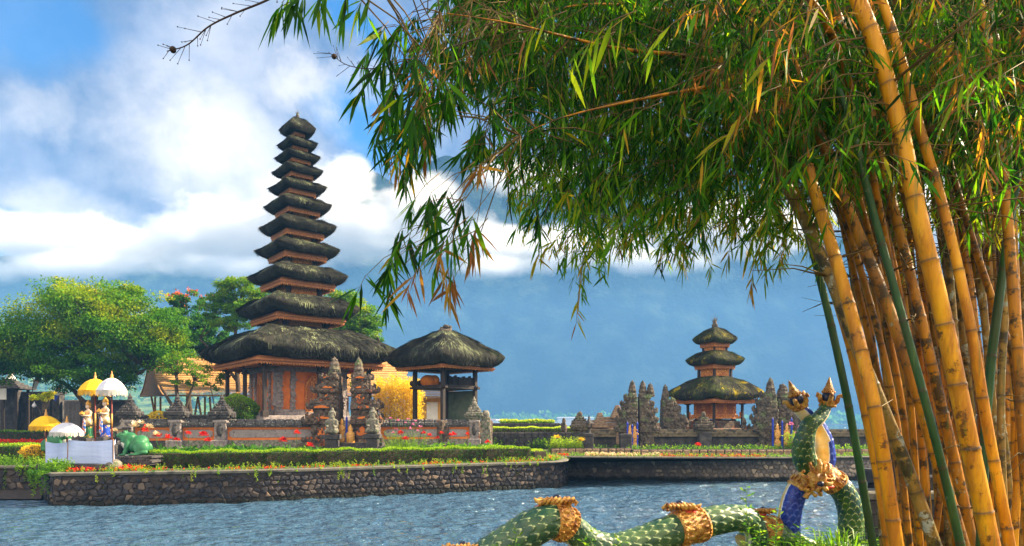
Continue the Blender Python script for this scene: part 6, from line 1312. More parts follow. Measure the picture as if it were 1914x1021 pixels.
M['robe_green'] = pm('green_gold_skirt', [(0.012, 0.10, 0.05), (0.03, 0.18, 0.07)], scale=8, rough=.45, spots=[((0.6, 0.35, 0.06), 7, .58, .6)])
M['robe_blue'] = pm('blue_gold_skirt', [(0.01, 0.04, 0.35), (0.02, 0.09, 0.5)], scale=8, rough=.45, spots=[((0.65, 0.38, 0.08), 7, .57, .59)])
M['robe_patch'] = pm('patterned_sash', [(0.65, 0.08, 0.03), (0.7, 0.62, 0.5), (0.03, 0.12, 0.5)], scale=9, detail=1, rough=.5, contrast=(.42, .58))
M['hair_black'] = pm('black_paint', [(0.012, 0.012, 0.014)], rough=.4)
def deity(px, Y, zf, h, skirt, label):
    root = empty('painted_statue', (X(px, Y), Y, zf), R(-28), label, 'statue', 'painted offering bearers'); s = h / 1.75
    b = [((0, 0, .95), (.15, .11, .2)), ((0, 0, 1.12), (.16, .11, .16)), ((0, 0, 1.26), (.2, .09, .09)), ((0, -.01, 1.37), (.055, .055, .1)), ((0, -.02, 1.50), (.088, .1, .118)), ((0, -.118, 1.49), (.018, .02, .025)), ((0, -.09, 1.44), (.045, .04, .03))]
    for sx in (-1, 1): b += [((sx * .205, -.02, 1.18), (.055, .055, .13)), ((sx * .2, -.1, 1.05), (.048, .11, .048)), ((sx * .12, -.2, 1.06), (.085, .07, .038)), ((sx * .05, -.26, 1.08), (.055, .055, .03)), ((sx * .1, 0, .7), (.1, .1, .3)), ((sx * .092, -.02, 1.49), (.018, .03, .035))]
    melt([(tuple(q * s for q in c), tuple(q * s for q in r)) for c, r in b], .017 * s, 'body', M['skin_paint'], root)
    mb = MB(); mb.lathe([(.23, 0), (.25, .04), (.2, .25), (.21, .5), (.2, .75), (.16, .92), (.155, .98)], n=20, sy=.8); mb.v = [tuple(q * s for q in v) for v in mb.v]; mb.build('skirt', M[skirt], root)
    mb = MB(); mb.lathe([(.19, .62), (.23, .56), (.21, .8), (.172, .95), (.168, 1.14), (.2, 1.22), (.13, 1.3)], n=18, sy=.78, cap=False); mb.v = [tuple(q * s for q in v) for v in mb.v]; mb.build('tunic', M['robe_gold'], root)
    mb = MB(); mb.loft([[(x * s, y * s, z * s) for x, y in ((-w, -.215), (w, -.215), (w, -.185), (-w, -.185))] for z, w in ((.12, .05), (.3, .12), (.6, .1), (.95, .05))]); mb.build('sash', M['robe_patch'], root)
    mb = MB(); mb.lathe([(.1, 1.56), (.115, 1.6), (.09, 1.64), (.1, 1.68), (.05, 1.74), (.02, 1.8)], n=12)
    for k in range(9): t = math.pi * (k / 8) ; mb.lathe([(.028, 0), (.034, .03), (.004, .11)], (.115 * math.cos(t), -.02 + .1 * math.sin(t), 1.6), 6)
    for sx in (-1, 1): mb.ball((sx * .115, .02, 1.5), (.03, .05, .07), 6, 5)
    mb.v = [tuple(q * s for q in v) for v in mb.v]; mb.build('crown', M['gilt_bright'], root)
    mb = MB(); mb.ball((0, .05, 1.5), (.09, .085, .12), 10, 8); mb.ball((0, .1, 1.32), (.05, .045, .16), 8, 6)
    for sx in (-1, 1): mb.ball((sx * .034, -.112, 1.515), (.016, .008, .008), 6, 4)
    mb.v = [tuple(q * s for q in v) for v in mb.v]; mb.build('hair', M['hair_black'], root)
    mb = MB(); mb.lathe([(.03, 0), (.1, .02), (.13, .07), (.11, .1), (.05, .16), (.01, .2)], (0, -.29, 1.09), 12); mb.v = [tuple(q * s for q in v) for v in mb.v]; mb.build('offering_bowl', M['gilt_bright'], root)
    mb = MB(); mb.box((0, 0, -.12), (.42, .42, .13), bev=.02); mb.build('base', M['stone_dark'], root)
M['gilt_bright'] = pm('bright_gilding', [(0.55, 0.22, 0.03), (0.75, 0.42, 0.07)], scale=14, rough=.35, bump=.5, bscale=30, metal=.2)
deity(165, 22.9, Z(819, 22.9), 1.24, 'robe_green', 'painted statue with gold crown and green skirt on the offering platform')
deity(197, 22.5, Z(817, 22.5), 1.28, 'robe_blue', 'painted statue with gold crown and blue skirt on the offering platform')
M['frog_green'] = pm('frog_green', [(0.012, 0.09, 0.035), (0.03, 0.155, 0.06), (0.06, 0.22, 0.09)], scale=2.2, rough=.42, bump=.2, bscale=12, spots=[((0.03, 0.14, 0.07), 2.5, .56, .66)])
M['frog_belly'] = pm('frog_belly', [(0.42, 0.45, 0.36), (0.55, 0.55, 0.45)], scale=3, rough=.5)
def frog(px, Y, zf, s, rz, label, grp):
    root = empty('frog_statue', (X(px, Y), Y, zf), rz, label, 'statue', grp); ry = lambda a: Matrix.Rotation(a, 3, 'Y')   # faces -x
    b = [((.12, 0, .42), (.42, .30, .30), ry(-.55)), ((-.18, 0, .62), (.3, .27, .24), ry(-.35)), ((-.38, 0, .76), (.24, .22, .12), ry(-.12)), ((-.36, 0, .70), (.23, .21, .08), ry(.1)), ((.32, 0, .3), (.25, .28, .22))]
    for sy in (-1, 1): b += [((-.3, sy * .13, .87), (.07, .06, .07)), ((-.2, sy * .22, .38), (.09, .085, .3), ry(.12)), ((-.26, sy * .25, .1), (.07, .07, .14)), ((-.33, sy * .27, .035), (.14, .1, .04)), ((.3, sy * .31, .28), (.27, .13, .25), ry(.3)), ((.36, sy * .34, .12), (.2, .1, .1)), ((.1, sy * .36, .045), (.26, .1, .045))]
    f = melt([(tuple(q * s for q in x[0]), tuple(q * s for q in x[1])) + tuple(x[2:]) for x in b], .024 * s, 'body', M['frog_green'], root, smooth=5)
    mb = MB(); mb.ball((-.24 * s, 0, .44 * s), (.21 * s, .2 * s, .27 * s), 16, 12, rot=ry(-.25)); mb.build('belly', M['frog_belly'], root)
    mb = MB()
    for sy in (-1, 1): mb.ball((-.335 * s, sy * .155 * s, .885 * s), .04 * s, 8, 6)
    mb.build('eye', M['hair_black'], root)
    mb = MB()
    for sy in (-1, 1):
        for k in (-1, 0, 1): mb.tube([(-.38 * s, sy * .27 * s, .03 * s), ((-.48 - .02 * (k == 0)) * s, (sy * .27 + k * .06) * s, .015 * s)], [.022 * s, .014 * s], 6); mb.tube([(-.05 * s, sy * .36 * s, .03 * s), (-.2 * s, (sy * .36 + k * .07) * s, .015 * s)], [.026 * s, .014 * s], 6)
    mb.build('toes', M['frog_belly'], root)
frog(251, 22.6, Z(851, 22.6), .88, R(14), 'green frog statue with pale belly sitting on a low slate brick plinth', 'frog statues')
frog(112, 24.6, Z(826, 24.6) - .35, .9, R(170), 'half hidden green frog statue behind the low white umbrella', 'frog statues')
mb = MB(); rnd = random.Random(4)
for j in range(4):
    for i in range(9): mb.box((-.62 + i * .155 + (.07 if j % 2 else 0), rnd.uniform(-.02, .02), j * .075), (.15, .95, .07), bev=.01)
mb.box((-.62, .1, 0), (.45, .8, .42), bev=.03)
tag(mb.build('slate_plinth', M['stone_dark'], None, loc=(X(255, 22.6), 22.6, Z(851, 22.6) - .3)), 'low dark slate brick plinth under the green frog', 'plinth')
mb = MB(); mb.ball((0, 0, 0), (.25, .25, .2), 12, 8); o = mb.build('mossy_rock', M['grey_moss'], None, loc=(X(212, 21.7), 21.7, GZ + .15)); tag(o, 'round mossy rock left of the frog plinth', 'rock')
def garden_lantern(px, Y, zt, label):
    root = empty('garden_lantern', (X(px, Y), Y, GZ), 0, label, 'lantern'); h = zt - GZ
    mb = MB(); mb.box((0, 0, 0), (.12, .12, h - .42), bev=.01); mb.box((0, 0, h - .45), (.36, .36, .06), bev=.01); mb.build('stand', M['stone_dark'], root)
    mb = MB(); mb.box((0, 0, h - .39), (.24, .24, .2)); mb.build('light_box', M['ochre_pale'], root)
    mb = MB(); mb.lathe([(.36, h - .2), (.34, h - .16), (.14, h - .06), (.1, h - .02), (.07, h + .02), (.04, h + .08), (.05, h + .1), (.005, h + .22)], n=4, smooth=False); mb.build('roof', M['stone_dark'], root)
M['ochre_pale'] = pm('pale_ochre', [(0.5, 0.33, 0.2), (0.6, 0.42, 0.28)], scale=5)
garden_lantern(228, 25.5, Z(792, 25.5), 'small lantern with dark pointed roof behind the frog statue')
garden_lantern(196, 27, Z(800, 27), 'small lantern with dark roof seen between the two painted statues')
# dark compound wall far left with gate, flags, sign, lamp
def far_left():
    Y = 50; r = empty('compound_wall', (X(130, Y), Y, GZ), 0, 'long dark compound wall in the shade behind the left garden', 'wall'); w = lambda a, b: (b - a) * Y / F
    mb = MB(); mb.box((X(10, Y) - X(130, Y), 0, 0), (w(-90, 122), .6, Z(737, Y) - GZ)); mb.box((X(200, Y) - X(130, Y), 0, 0), (w(155, 245), .6, Z(752, Y) - GZ)); mb.build('body', M['stone_dark'], r)
    mb = MB(); mb.box((X(10, Y) - X(130, Y), 0, Z(737, Y) - GZ), (w(-92, 124), .9, .18), bev=.04); mb.box((X(200, Y) - X(130, Y), 0, Z(752, Y) - GZ), (w(155, 246), .9, .16), bev=.04)
    for px in (-40, 5, 50, 95): mb.box((X(px, Y) - X(130, Y), -.1, 0), (.5, .7, Z(734, Y) - GZ), bev=.03)
    mb.build('coping', M['stone_dark'], r)
    mb = MB(); mb.box((X(139, Y) - X(130, Y), 0, 0), (w(122, 157), .2, Z(748, Y) - GZ)); 
    for i in range(14): mb.box((X(123 + i * 2.5, Y) - X(130, Y), -.12, 0), (.05, .06, Z(749, Y) - GZ))
    mb.build('corrugated_gate', M['panel'], r)
    r = empty('low_dark_wall', (X(300, 46), 46, GZ), 0, 'low dark wall with a thin top slab behind the urn topped pillars', 'wall'); mb = MB(); mb.box((X(340, 46) - X(300, 46), 0, 0), ((500 - 180) * 46 / F, .4, Z(778, 46) - GZ)); mb.build('body', M['stone_dark'], r); mb = MB(); mb.box((X(340, 46) - X(300, 46), 0, Z(778, 46) - GZ), ((500 - 178) * 46 / F, .6, .1)); mb.build('slab', M['coping'], r)
    r = empty('gate_pavilion', (X(18, 48), 48, GZ), .2, 'little dark tiled roof over the compound wall at the far left', 'roof'); mb = MB(); z = Z(728, 48) - GZ
    for k in range(6): q = 1 - k / 6.5; mb.box((0, 0, z + k * .12), (2.4 * q, 2.4 * q, .13), bev=.03)
    mb.build('tiled_roof', M['stone_dark'], r); mb = MB(); [mb.box((sx * .8, sy * .8, 0), (.15, .15, z)) for sx in (-1, 1) for sy in (-1, 1)]; mb.build('post', M['dark_wood'], r)
    r = empty('cloth_wrapped_shrine', (X(20, 49), 49, GZ), 0, 'small shrine top wrapped in white and orange cloth above the dark wall', 'shrine'); mb = MB(); z = Z(728, 49) - GZ; mb.box((0, .3, 0), (.7, .7, z)); mb.build('pillar', M['stone_dark'], r)
    mb = MB(); mb.lathe([(.42, 0), (.36, .3), (.4, .6), (.24, .9), (.1, 1.2)], (0, 0, z), 12); mb.build('white_cloth', M['pale_cloth'], r); mb = MB(); mb.lathe([(.16, 0), (.2, .1), (.12, .3), (.18, .4), (.02, .6)], (0, 0, z + 1.1), 8); mb.ball((.28, -.25, z + .5), (.14, .1, .25), 8, 6); mb.build('orange_cloth', M['orange_cloth'], r)
    for px, py0, py1, lab, mats in ((68, 697, 726, 'orange and white bunting flag left of the little yellow tree', ('orange_cloth', 'pale_cloth')), (106, 716, 747, 'tall curved orange, white and blue flag right of the little yellow tree', ('orange_cloth', 'pale_cloth', 'blue'))):
        Yf = 45; r = empty('pole_flag', (X(px, Yf), Yf, GZ), 0, lab, 'flag'); n = 12; h0, h1 = Z(py1, Yf) - GZ, Z(py0, Yf) - GZ
        for m_ in range(len(mats)):
            mb = MB(); vs = []
            for i in range(5):
                t = (m_ + i / 4) / len(mats); z = h1 + (h0 - h1) * t; cx = -.02 + .5 * (1 - t) ** 2; ww = .1 + .45 * math.sin(math.pi * min(1, t * .8 + .08)) * .6
                vs += [(cx - ww * .2 - .2, .02 * math.sin(i), z), (cx - .2 + ww * .8, .03 * math.cos(i * 2), z - .12)]
            mb.add(vs, [(2 * i, 2 * i + 1, 2 * i + 3, 2 * i + 2) for i in range(4)], smooth=True); mb.build('cloth', M[mats[m_]], r)
        mb = MB(); mb.tube([(-.3, 0, 0), (-.25, 0, h0), (-.1, 0, (h0 + h1) / 2), (.35, 0, h1 + .1)], [.03, .025, .02, .01], 6); mb.build('pole', M['dark_wood'], r)
    r = empty('garden_lamp', (X(64, 43), 43, GZ), 0, 'small white spade shaped garden lamp before the dark wall', 'lamp'); mb = MB(); z = Z(762, 43) - GZ; mb.lathe([(.05, 0), (.13, .08), (.12, .16), (.03, .3), (.005, .4)], (0, 0, z), 10); mb.build('shade', M['umb_white'], r); mb = MB(); mb.tube([(0, 0, 0), (0, 0, z)], .02, 6); mb.build('post', M['dark_wood'], r)
    r = empty('notice_board', (X(2, 44), 44, GZ), 0, 'pale notice board cut by the left edge of the photograph', 'sign'); z = Z(747, 44) - GZ; mb = MB(); mb.box((0, 0, z), (.7, .05, .72), bev=.01); mb.build('board', M['pale_cloth'], r); mb = MB(); mb.box((.1, .05, 0), (.06, .06, z)); mb.box((-.2, .05, 0), (.06, .06, z)); mb.build('post', M['dark_wood'], r)
    mb = MB(); n = 12; mb.lathe([(.2, 0), (.2, .3), (.17, .5), (.1, .6)], n=12); o = mb.build('dark_bin', M['stone_dark'], None, loc=(X(800, 47), 47, Z(778, 47) - .2)); tag(o, 'dark lidded basket in front of the orange house', 'basket'); o.location.z = GZ; o.scale = (2, 2, 2.6)
far_left()

# ------------------------------------------------------------------ checkered shrine behind the bamboo
def poleng():
    m, t, b = new_mat('black_white_check_cloth'); co = t.node('ShaderNodeTexCoord').outputs['Object']; ck = t.node('ShaderNodeTexChecker', {'Vector': t.vm('ADD', co, (.013, .017, .011)), 'Color1': (.75, .75, .75, 1), 'Color2': (.02, .02, .02, 1), 'Scale': 9.0}); t.l.new(ck.outputs[0], b.inputs['Base Color']); b.inputs['Roughness'].default_value = .8; return m
M['check'] = poleng()
def bamboo_shrine():
    Y = 10.5; r = empty('dark_stone_shrine', (X(1768, Y), Y, .9), .15, 'tall dark stone shrine wrapped in black and white checked cloth behind the bamboo', 'shrine'); z = lambda py: Z(py, Y) - .9; rnd = random.Random(6); mb = MB()
    for a, b_, w in ((1100, 985, 2.1), (985, 960, 2.3), (960, 905, 1.7), (905, 880, 1.95), (880, 800, 1.2), (800, 775, 1.45), (775, 730, .9), (730, 712, 1.2), (712, 700, 1.0)): mb.box((0, 0, z(a)), (w, w * .8, z(b_) - z(a)), bev=.03); carve(mb, (0, 0), w, w * .8, z(a), z(b_), rnd, 12, .04)
    mb.build('carved_base', M['stone_dark'], r)
    melt([((0, 0, z(700) + .2), (.28, .26, .3)), ((0, 0, z(700) + .5), (.26, .2, .22)), ((0, -.05, z(700) + .78), (.16, .17, .18)), ((.22, -.1, z(700) + .45), (.1, .12, .2)), ((-.22, -.1, z(700) + .45), (.1, .12, .2))], .03, 'figure', M['stone_dark'], r, rough=.02)
    mb = MB(); mb.lathe([(.36, 0), (.42, .12), (.4, .3), (.34, .42), (.27, .5)], (0, 0, z(700)), 20); mb.lathe([(.28, 0), (.31, .08), (.26, .2), (.2, .26)], (0, 0, z(645)), 20); mb.build('checked_cloth', M['check'], r)
    mb = MB(); q = z(618); mb.lathe([(.42, 0), (.46, .03), (.3, .14), (.1, .26), (.04, .34)], (0, 0, q), 16); mb.build('canopy', M['stone_moss'], r); mb = MB(); mb.tube([(.1, .25, z(700)), (.05, .2, q + .1)], .03, 6); mb.build('pole', M['dark_wood'], r)
bamboo_shrine()
mb = MB(); rnd = random.Random(8)
for px, w, h in ((1600, .5, .5),): pass
for k, (px, Y, h, w, lab) in enumerate([(1690, 9.6, .75, 1.3, 'low dark stone block wall right of the serpent statue behind the bamboo feet'), (1880, 10.5, 1.2, 1.8, 'taller dark stone wall at the right edge behind the bamboo')]):
    r = empty('block_wall', (X(px, Y), Y, .85), 0, lab, 'wall'); mb = MB(); n = int(h / .2)
    for j in range(n):
        for i in range(4): ww = w / 4; mb.box((-w / 2 + (i + .5) * ww + (.08 if j % 2 else 0), 0, j * .2), (ww * .97, .5, .195), bev=.02)
    mb.build('blocks', M['stone_dark'], r); mb = MB(); mb.box((0, 0, n * .2), (w * 1.1, .6, .1), bev=.02); mb.build('coping', M['coping'], r)
# ------------------------------------------------------------------ the two entwined serpents and the serpent balustrade
def paint(name, c0, c1, c2, rough=.42):
    """c0 scale body, c1 rim of each scale, mixed by the mesh 'tone' attribute"""
    m, t, b = new_mat(name); at = t.node('ShaderNodeAttribute', attribute_name='tone').outputs['Fac']; co = t.node('ShaderNodeTexCoord').outputs['Object']
    base = t.mix(t.step(t.noise(co, 6, 4, .6), .35, .65), c0, c1); c = t.mix(t.step(at, .84, .97), base, c2); c = t.mix(t.m('MULTIPLY', t.step(t.noise(co, 22, 5, .7), .56, .7), .35), c, (.05, .05, .035))
    t.set(b.inputs['Base Color'], c); b.inputs['Roughness'].default_value = rough; b.inputs['Coat Weight'].default_value = .08; b.inputs['Coat Roughness'].default_value = .2; return m
M['scale_green'] = paint('green_scale_paint', (0.006, 0.055, 0.032), (0.05, 0.12, 0.02), (0.50, 0.52, 0.14))
M['scale_pale'] = paint('pale_green_scale_paint', (0.010, 0.065, 0.035), (0.08, 0.15, 0.06), (0.50, 0.56, 0.26))
M['scale_blue'] = paint('blue_scale_paint', (0.004, 0.018, 0.26), (0.008, 0.04, 0.38), (0.05, 0.16, 0.62))
M['belly_cream'] = pm('cream_gold_belly', [(0.66, 0.36, 0.05), (0.78, 0.56, 0.18), (0.84, 0.80, 0.66)], scale=3.5, rough=.35, coat=.2)
M['white_paint'] = pm('white_edge_paint', [(0.6, 0.62, 0.62), (0.78, 0.78, 0.76)], scale=5, rough=.4)
M['gold_carved'] = pm('golden_carving', [(0.20, 0.06, 0.01), (0.52, 0.22, 0.03), (0.72, 0.42, 0.09)], scale=16, rough=.35, bump=1, bscale=26, bdist=.02, contrast=(.35, .6), coat=.2)
M['naga_red'] = pm('red_paint', [(0.42, 0.025, 0.015), (0.6, 0.06, 0.03)], scale=6, rough=.4)
M['naga_black'] = pm('dark_blue_black_paint', [(0.01, 0.012, 0.03), (0.02, 0.03, 0.09)], scale=6, rough=.3, coat=.3)
def serpent(root, path, rads, back_mat, belly_dir, name='scaled_body', flip=False, scale_len=.085, around=16, belly=.30, edge=True):
    """tube with real overlapping scales on the back and ribbed plates on the belly side (belly_dir)"""
    cl = catmull(path, 24); L = [0]
    for a, b in zip(cl, cl[1:]): L.append(L[-1] + (b - a).length)
    tot = L[-1]; nr = len(rads) - 1
    def at(s):
        s = max(0, min(tot - 1e-5, s)); lo, hi = 0, len(L) - 1
        while hi - lo > 1:
            m_ = (lo + hi) // 2
            if L[m_] <= s: lo = m_
            else: hi = m_
        return cl[lo].lerp(cl[lo + 1], (s - L[lo]) / max(1e-9, L[lo + 1] - L[lo]))
    def rad(s): t = s / tot * nr; i = min(nr - 1, int(t)); f = t - i; f = f * f * (3 - 2 * f); return rads[i] * (1 - f) + rads[i + 1] * f
    ns = int(tot / (scale_len / 7)); nc = 112; V, A, Vb = [], [], []
    for i in range(ns + 1):
        s = tot * i / ns; p = at(s); t = (at(s + .01) - at(s - .01)).normalized(); bd = Vector(belly_dir(s / tot) if callable(belly_dir) else belly_dir); u = (bd - t * bd.dot(t)).normalized(); w = t.cross(u); r = rad(s); row = s / scale_len
        for j in range(nc):
            th = 2 * math.pi * j / nc; fr = abs(((th + math.pi) % (2 * math.pi)) - math.pi) / math.pi      # 0 = belly centre, 1 = spine
            if fr < belly:
                ph = (s / (scale_len * 1.6)) % 1.0; h = .02 * r + .055 * r * (1 - (2 * ph - 1) ** 2) ** .5; tn = 0.0
            elif fr < belly + .035 and edge: h = .085 * r; tn = 0
            else:
                a = th / (2 * math.pi) * around; best = 0; bt = 1
                for k in (0, 1, 2):                                  # overlapping rounded scales, tip towards larger s
                    rr = math.floor(row) - k; off = .5 * (rr % 2); ac = round(a - off) + off; dx = (a - ac) * 2; dy = (row - rr) / 1.75
                    if abs(dx) < 1.02 and dy < math.sqrt(max(0, 1 - (dx * .98) ** 2)) * .55 + .45:
                        lift = dy; rim = dy / (math.sqrt(max(0, 1 - (dx * .98) ** 2)) * .55 + .45)
                        if lift > best or bt == 1: best = max(best, lift); bt = rim if lift >= best else bt
                h = .10 * r * best; tn = max(0, min(1, bt)) if best > 0 else 1
            o = (u * math.cos(th) + w * math.sin(th)) * (r + h); V.append(p + o); A.append(tn)
    f_back, f_bel, f_edge = [], [], []
    for i in range(ns):
        for j in range(nc):
            k = (j + 1) % nc; q = (i * nc + j, i * nc + k, (i + 1) * nc + k, (i + 1) * nc + j); th = 2 * math.pi * (j + .5) / nc; fr = abs(((th + math.pi) % (2 * math.pi)) - math.pi) / math.pi
            (f_bel if fr < belly else f_edge if fr < belly + .035 and edge else f_back).append(q)
    caps = [tuple(range(nc))[::-1], tuple(ns * nc + j for j in range(nc))]
    base = root.location; V = [v - base for v in V]
    def sub(faces, nm, mat, cap=None):
        used = sorted({i for f in faces for i in f} | ({i for f in cap for i in f} if cap else set())); mp = {v: i for i, v in enumerate(used)}; mb = MB(); mb.add([V[i] for i in used], [tuple(mp[i] for i in f) for f in faces + (cap or [])], 0, [A[i] for i in used], smooth=True); return mb.build(nm, mat, root)
    sub(f_back, name, M[back_mat]); sub(f_bel, 'belly_plates', M['belly_cream'], caps)
    if edge: sub(f_edge, 'white_edge', M['white_paint'])
    return at, rad, tot
def ornament(root, at, rad, s0, s1, face=None, red=False, seed=1, name='gold_collar'):
    """carved gilded collar with raised bands, beads and leaf tongues; a small mask on top"""
    rnd = random.Random(seed); mb = MB(); base = root.location; n = 40; rings = []; m_ = 14
    fr = []
    for i in range(m_ + 1):
        s = s0 + (s1 - s0) * i / m_; p = at(s) - base; t = (at(s + .01) - at(s - .01)).normalized(); u = (Vector((0, -1, .01)) - t * Vector((0, -1, .01)).dot(t)).normalized(); w = t.cross(u); fr.append((p, t, u, w)); k = 1.13 + (.07 if i in (0, 1, m_, m_ - 1) else .03 if i in (6, 7, 8) else 0); k = 1.0 if i in (0, m_) and False else k
        r = rad(s) * k; rings.append([tuple(p + (u * math.cos(2 * math.pi * j / n) + w * math.sin(2 * math.pi * j / n)) * r) for j in range(n)])
    mb.loft(rings, smooth=True); d = (s1 - s0)
    for j in range(30):
        a = 2 * math.pi * j / 30
        for i, sz in ((1, .016), (m_ - 1, .016), (7, .010)):
            p, t, u, w = fr[i]; r = rad(s0 + d * i / m_) * 1.2; mb.ball(tuple(p + (u * math.cos(a) + w * math.sin(a)) * r), sz * rad(s0) / .2, 6, 4)
    for j in range(16):                                            # leaf tongues between the bands
        a = 2 * math.pi * j / 16
        for i0, i1 in ((2, 5), (12, 9)):
            p, t, u, w = fr[i0]; q, t2, u2, w2 = fr[i1]; r = rad(s0) * 1.17; A_ = p + (u * math.cos(a) + w * math.sin(a)) * r; B_ = q + (u2 * math.cos(a) + w2 * math.sin(a)) * r * 1.03; mb.tube([A_, (A_ + B_) / 2, B_], [.014 * rad(s0) / .2, .02 * rad(s0) / .2, .004], 6)
    o = mb.build(name, M['gold_carved'], root)
    return o
def curls(mb, c, r, n, rnd, sz, front=Vector((0, -1, 0))):
    for i in range(n):
        a = 2 * math.pi * i / n + rnd.uniform(-.1, .1); d = Vector((math.cos(a), 0, math.sin(a))); p = Vector(c) + d * r; s = sz * rnd.uniform(.8, 1.25)
        mb.tube([Vector(c) + d * r * .5, p + front * s * .5, p + d * s * .9 + front * s * .6, p + d * s * 1.3 + Vector((0, 0, s * .5)), p + d * s * .8 + Vector((0, 0, s * .9)) + front * s * .3], [s * .42, s * .5, s * .4, s * .3, s * .12], 7)
def tail_finial(root, p, ax, s, label_seed):
    """flame knob: dark bulb caged by gold curls, with a gold pointed cap"""
    rnd = random.Random(label_seed); ax = Vector(ax).normalized(); q = ax.to_track_quat('Z', 'Y').to_matrix(); base = root.location; o = Vector(p) - base
    mb = MB(); mb.lathe([(.05, 0), (.11, .03), (.14, .08), (.1, .12)], (0, 0, 0), 16); 
    for i in range(14): a = i / 14 * 6.283; mb.ball((.13 * math.cos(a), .13 * math.sin(a), .06), .035, 6, 5)
    for i in range(10): a = i / 10 * 6.283 + .3; mb.ball((.11 * math.cos(a), .11 * math.sin(a), .11), .04, 6, 5)
    for i in range(5):
        a = i / 5 * 6.283 + .5; d = Vector((math.cos(a), math.sin(a), 0)); mb.tube([d * .1 + Vector((0, 0, .08)), d * .17 + Vector((0, 0, .16)), d * .185 + Vector((0, 0, .25)), d * .23 + Vector((0, 0, .28)), d * .25 + Vector((0, 0, .22))], [.045, .048, .04, .032, .018], 8)
    mb.v = [tuple(o + q @ (Vector(v) * s)) for v in mb.v]; mb.build('gold_curls', M['gold_carved'], root)
    mb = MB(); mb.ball((0, 0, .22), (.125, .125, .16), 18, 12); mb.v = [tuple(o + q @ (Vector(v) * s)) for v in mb.v]; mb.build('dark_bulb', M['naga_black'], root)
    mb = MB(); mb.lathe([(.10, .31), (.118, .33), (.10, .36), (.105, .38), (.075, .42), (.05, .5), (.008, .62)], n=18)
    for i in range(16): a = i / 16 * 6.283; mb.ball((.11 * math.cos(a), .11 * math.sin(a), .325), (.02, .02, .03), 6, 5)
    mb.v = [tuple(o + q @ (Vector(v) * s)) for v in mb.v]; mb.build('pointed_cap', M['gold_carved'], root)
def naga_knot():
    Y = 8.0; root = empty('serpent_statue', tuple(P(1525, 990, Y)), 0, 'green and blue serpents entwined in a gold clasp with flame tipped tails raised', 'statue'); px = lambda x, y, dy=0: P(x, y, Y + dy)
    # green one: foot at right, up through the clasp to the left, then crossing to the right hand finial
    g = [px(1588, 1012, .0), px(1590, 960, 0), px(1576, 920, 0), px(1548, 893, 0), px(1520, 880, .02), px(1504, 858, -.05), px(1503, 825, -.10), px(1513, 795, -.12), px(1528, 784, -.10), px(1540, 768, -.04), px(1544, 757, 0)]
    at, rad, tot = serpent(root, g, [.125, .13, .13, .125, .12, .125, .125, .112, .092, .072, .06], 'scale_green', lambda t: (1, .35, .7) if t < .35 else (1, .1, .0), around=11, scale_len=.075, belly=.2)
    tail_finial(root, px(1546, 764, 0), (.08, 0, 1), .60, 3)
    b = [px(1475, 1012, .1), px(1476, 965, .1), px(1486, 925, .1), px(1508, 895, .1), px(1530, 880, .14), px(1541, 860, .16), px(1541, 830, .14), px(1530, 802, .12), px(1516, 786, .1), px(1502, 772, .06), px(1494, 764, .04)]
    at2, rad2, tot2 = serpent(root, b, [.12, .122, .122, .12, .12, .12, .115, .1, .092, .082, .07], 'scale_blue', lambda t: (-1, .9, .3) if t < .38 else ((-1, -.6, .0) if t < .72 else (-.7, -1.1, -.9)), around=10, scale_len=.07, belly=.3)
    tail_finial(root, px(1497, 767, .04), (-.45, -.1, 1), .62, 4)
    # gold clasp made of two crossing carved bands and a boss
    ornament(root, at, rad, tot * .345, tot * .475, seed=2); ornament(root, at2, rad2, tot2 * .335, tot2 * .50, seed=3)
    mb = MB(); rnd = random.Random(5); c = px(1526, 898, -.20) - root.location
    mb.ball(tuple(c), (.13, .1, .12), 12, 8); curls(mb, c, .11, 9, rnd, .06); curls(mb, c + Vector((.02, -.06, -.03)), .05, 6, rnd, .05); curls(mb, c + Vector((-.08, 0, -.1)), .06, 6, rnd, .045)
    for i in range(26): mb.ball(tuple(c + Vector((rnd.gauss(0, .07), rnd.uniform(-.08, 0), rnd.gauss(-.02, .06)))), rnd.uniform(.012, .026), 6, 4)
    mb.build('clasp_boss', M['gold_carved'], root)
    mb = MB(); mb.ball(tuple(px(1534, 905, -.30) - root.location), (.04, .03, .035), 10, 7); mb.build('dark_gem', M['naga_black'], root)
    mb = MB(); mb.ball(tuple(px(1541, 910, -.16) - root.location), (.12, .06, .035), 10, 7); mb.build('red_lip', M['naga_red'], root)
naga_knot()
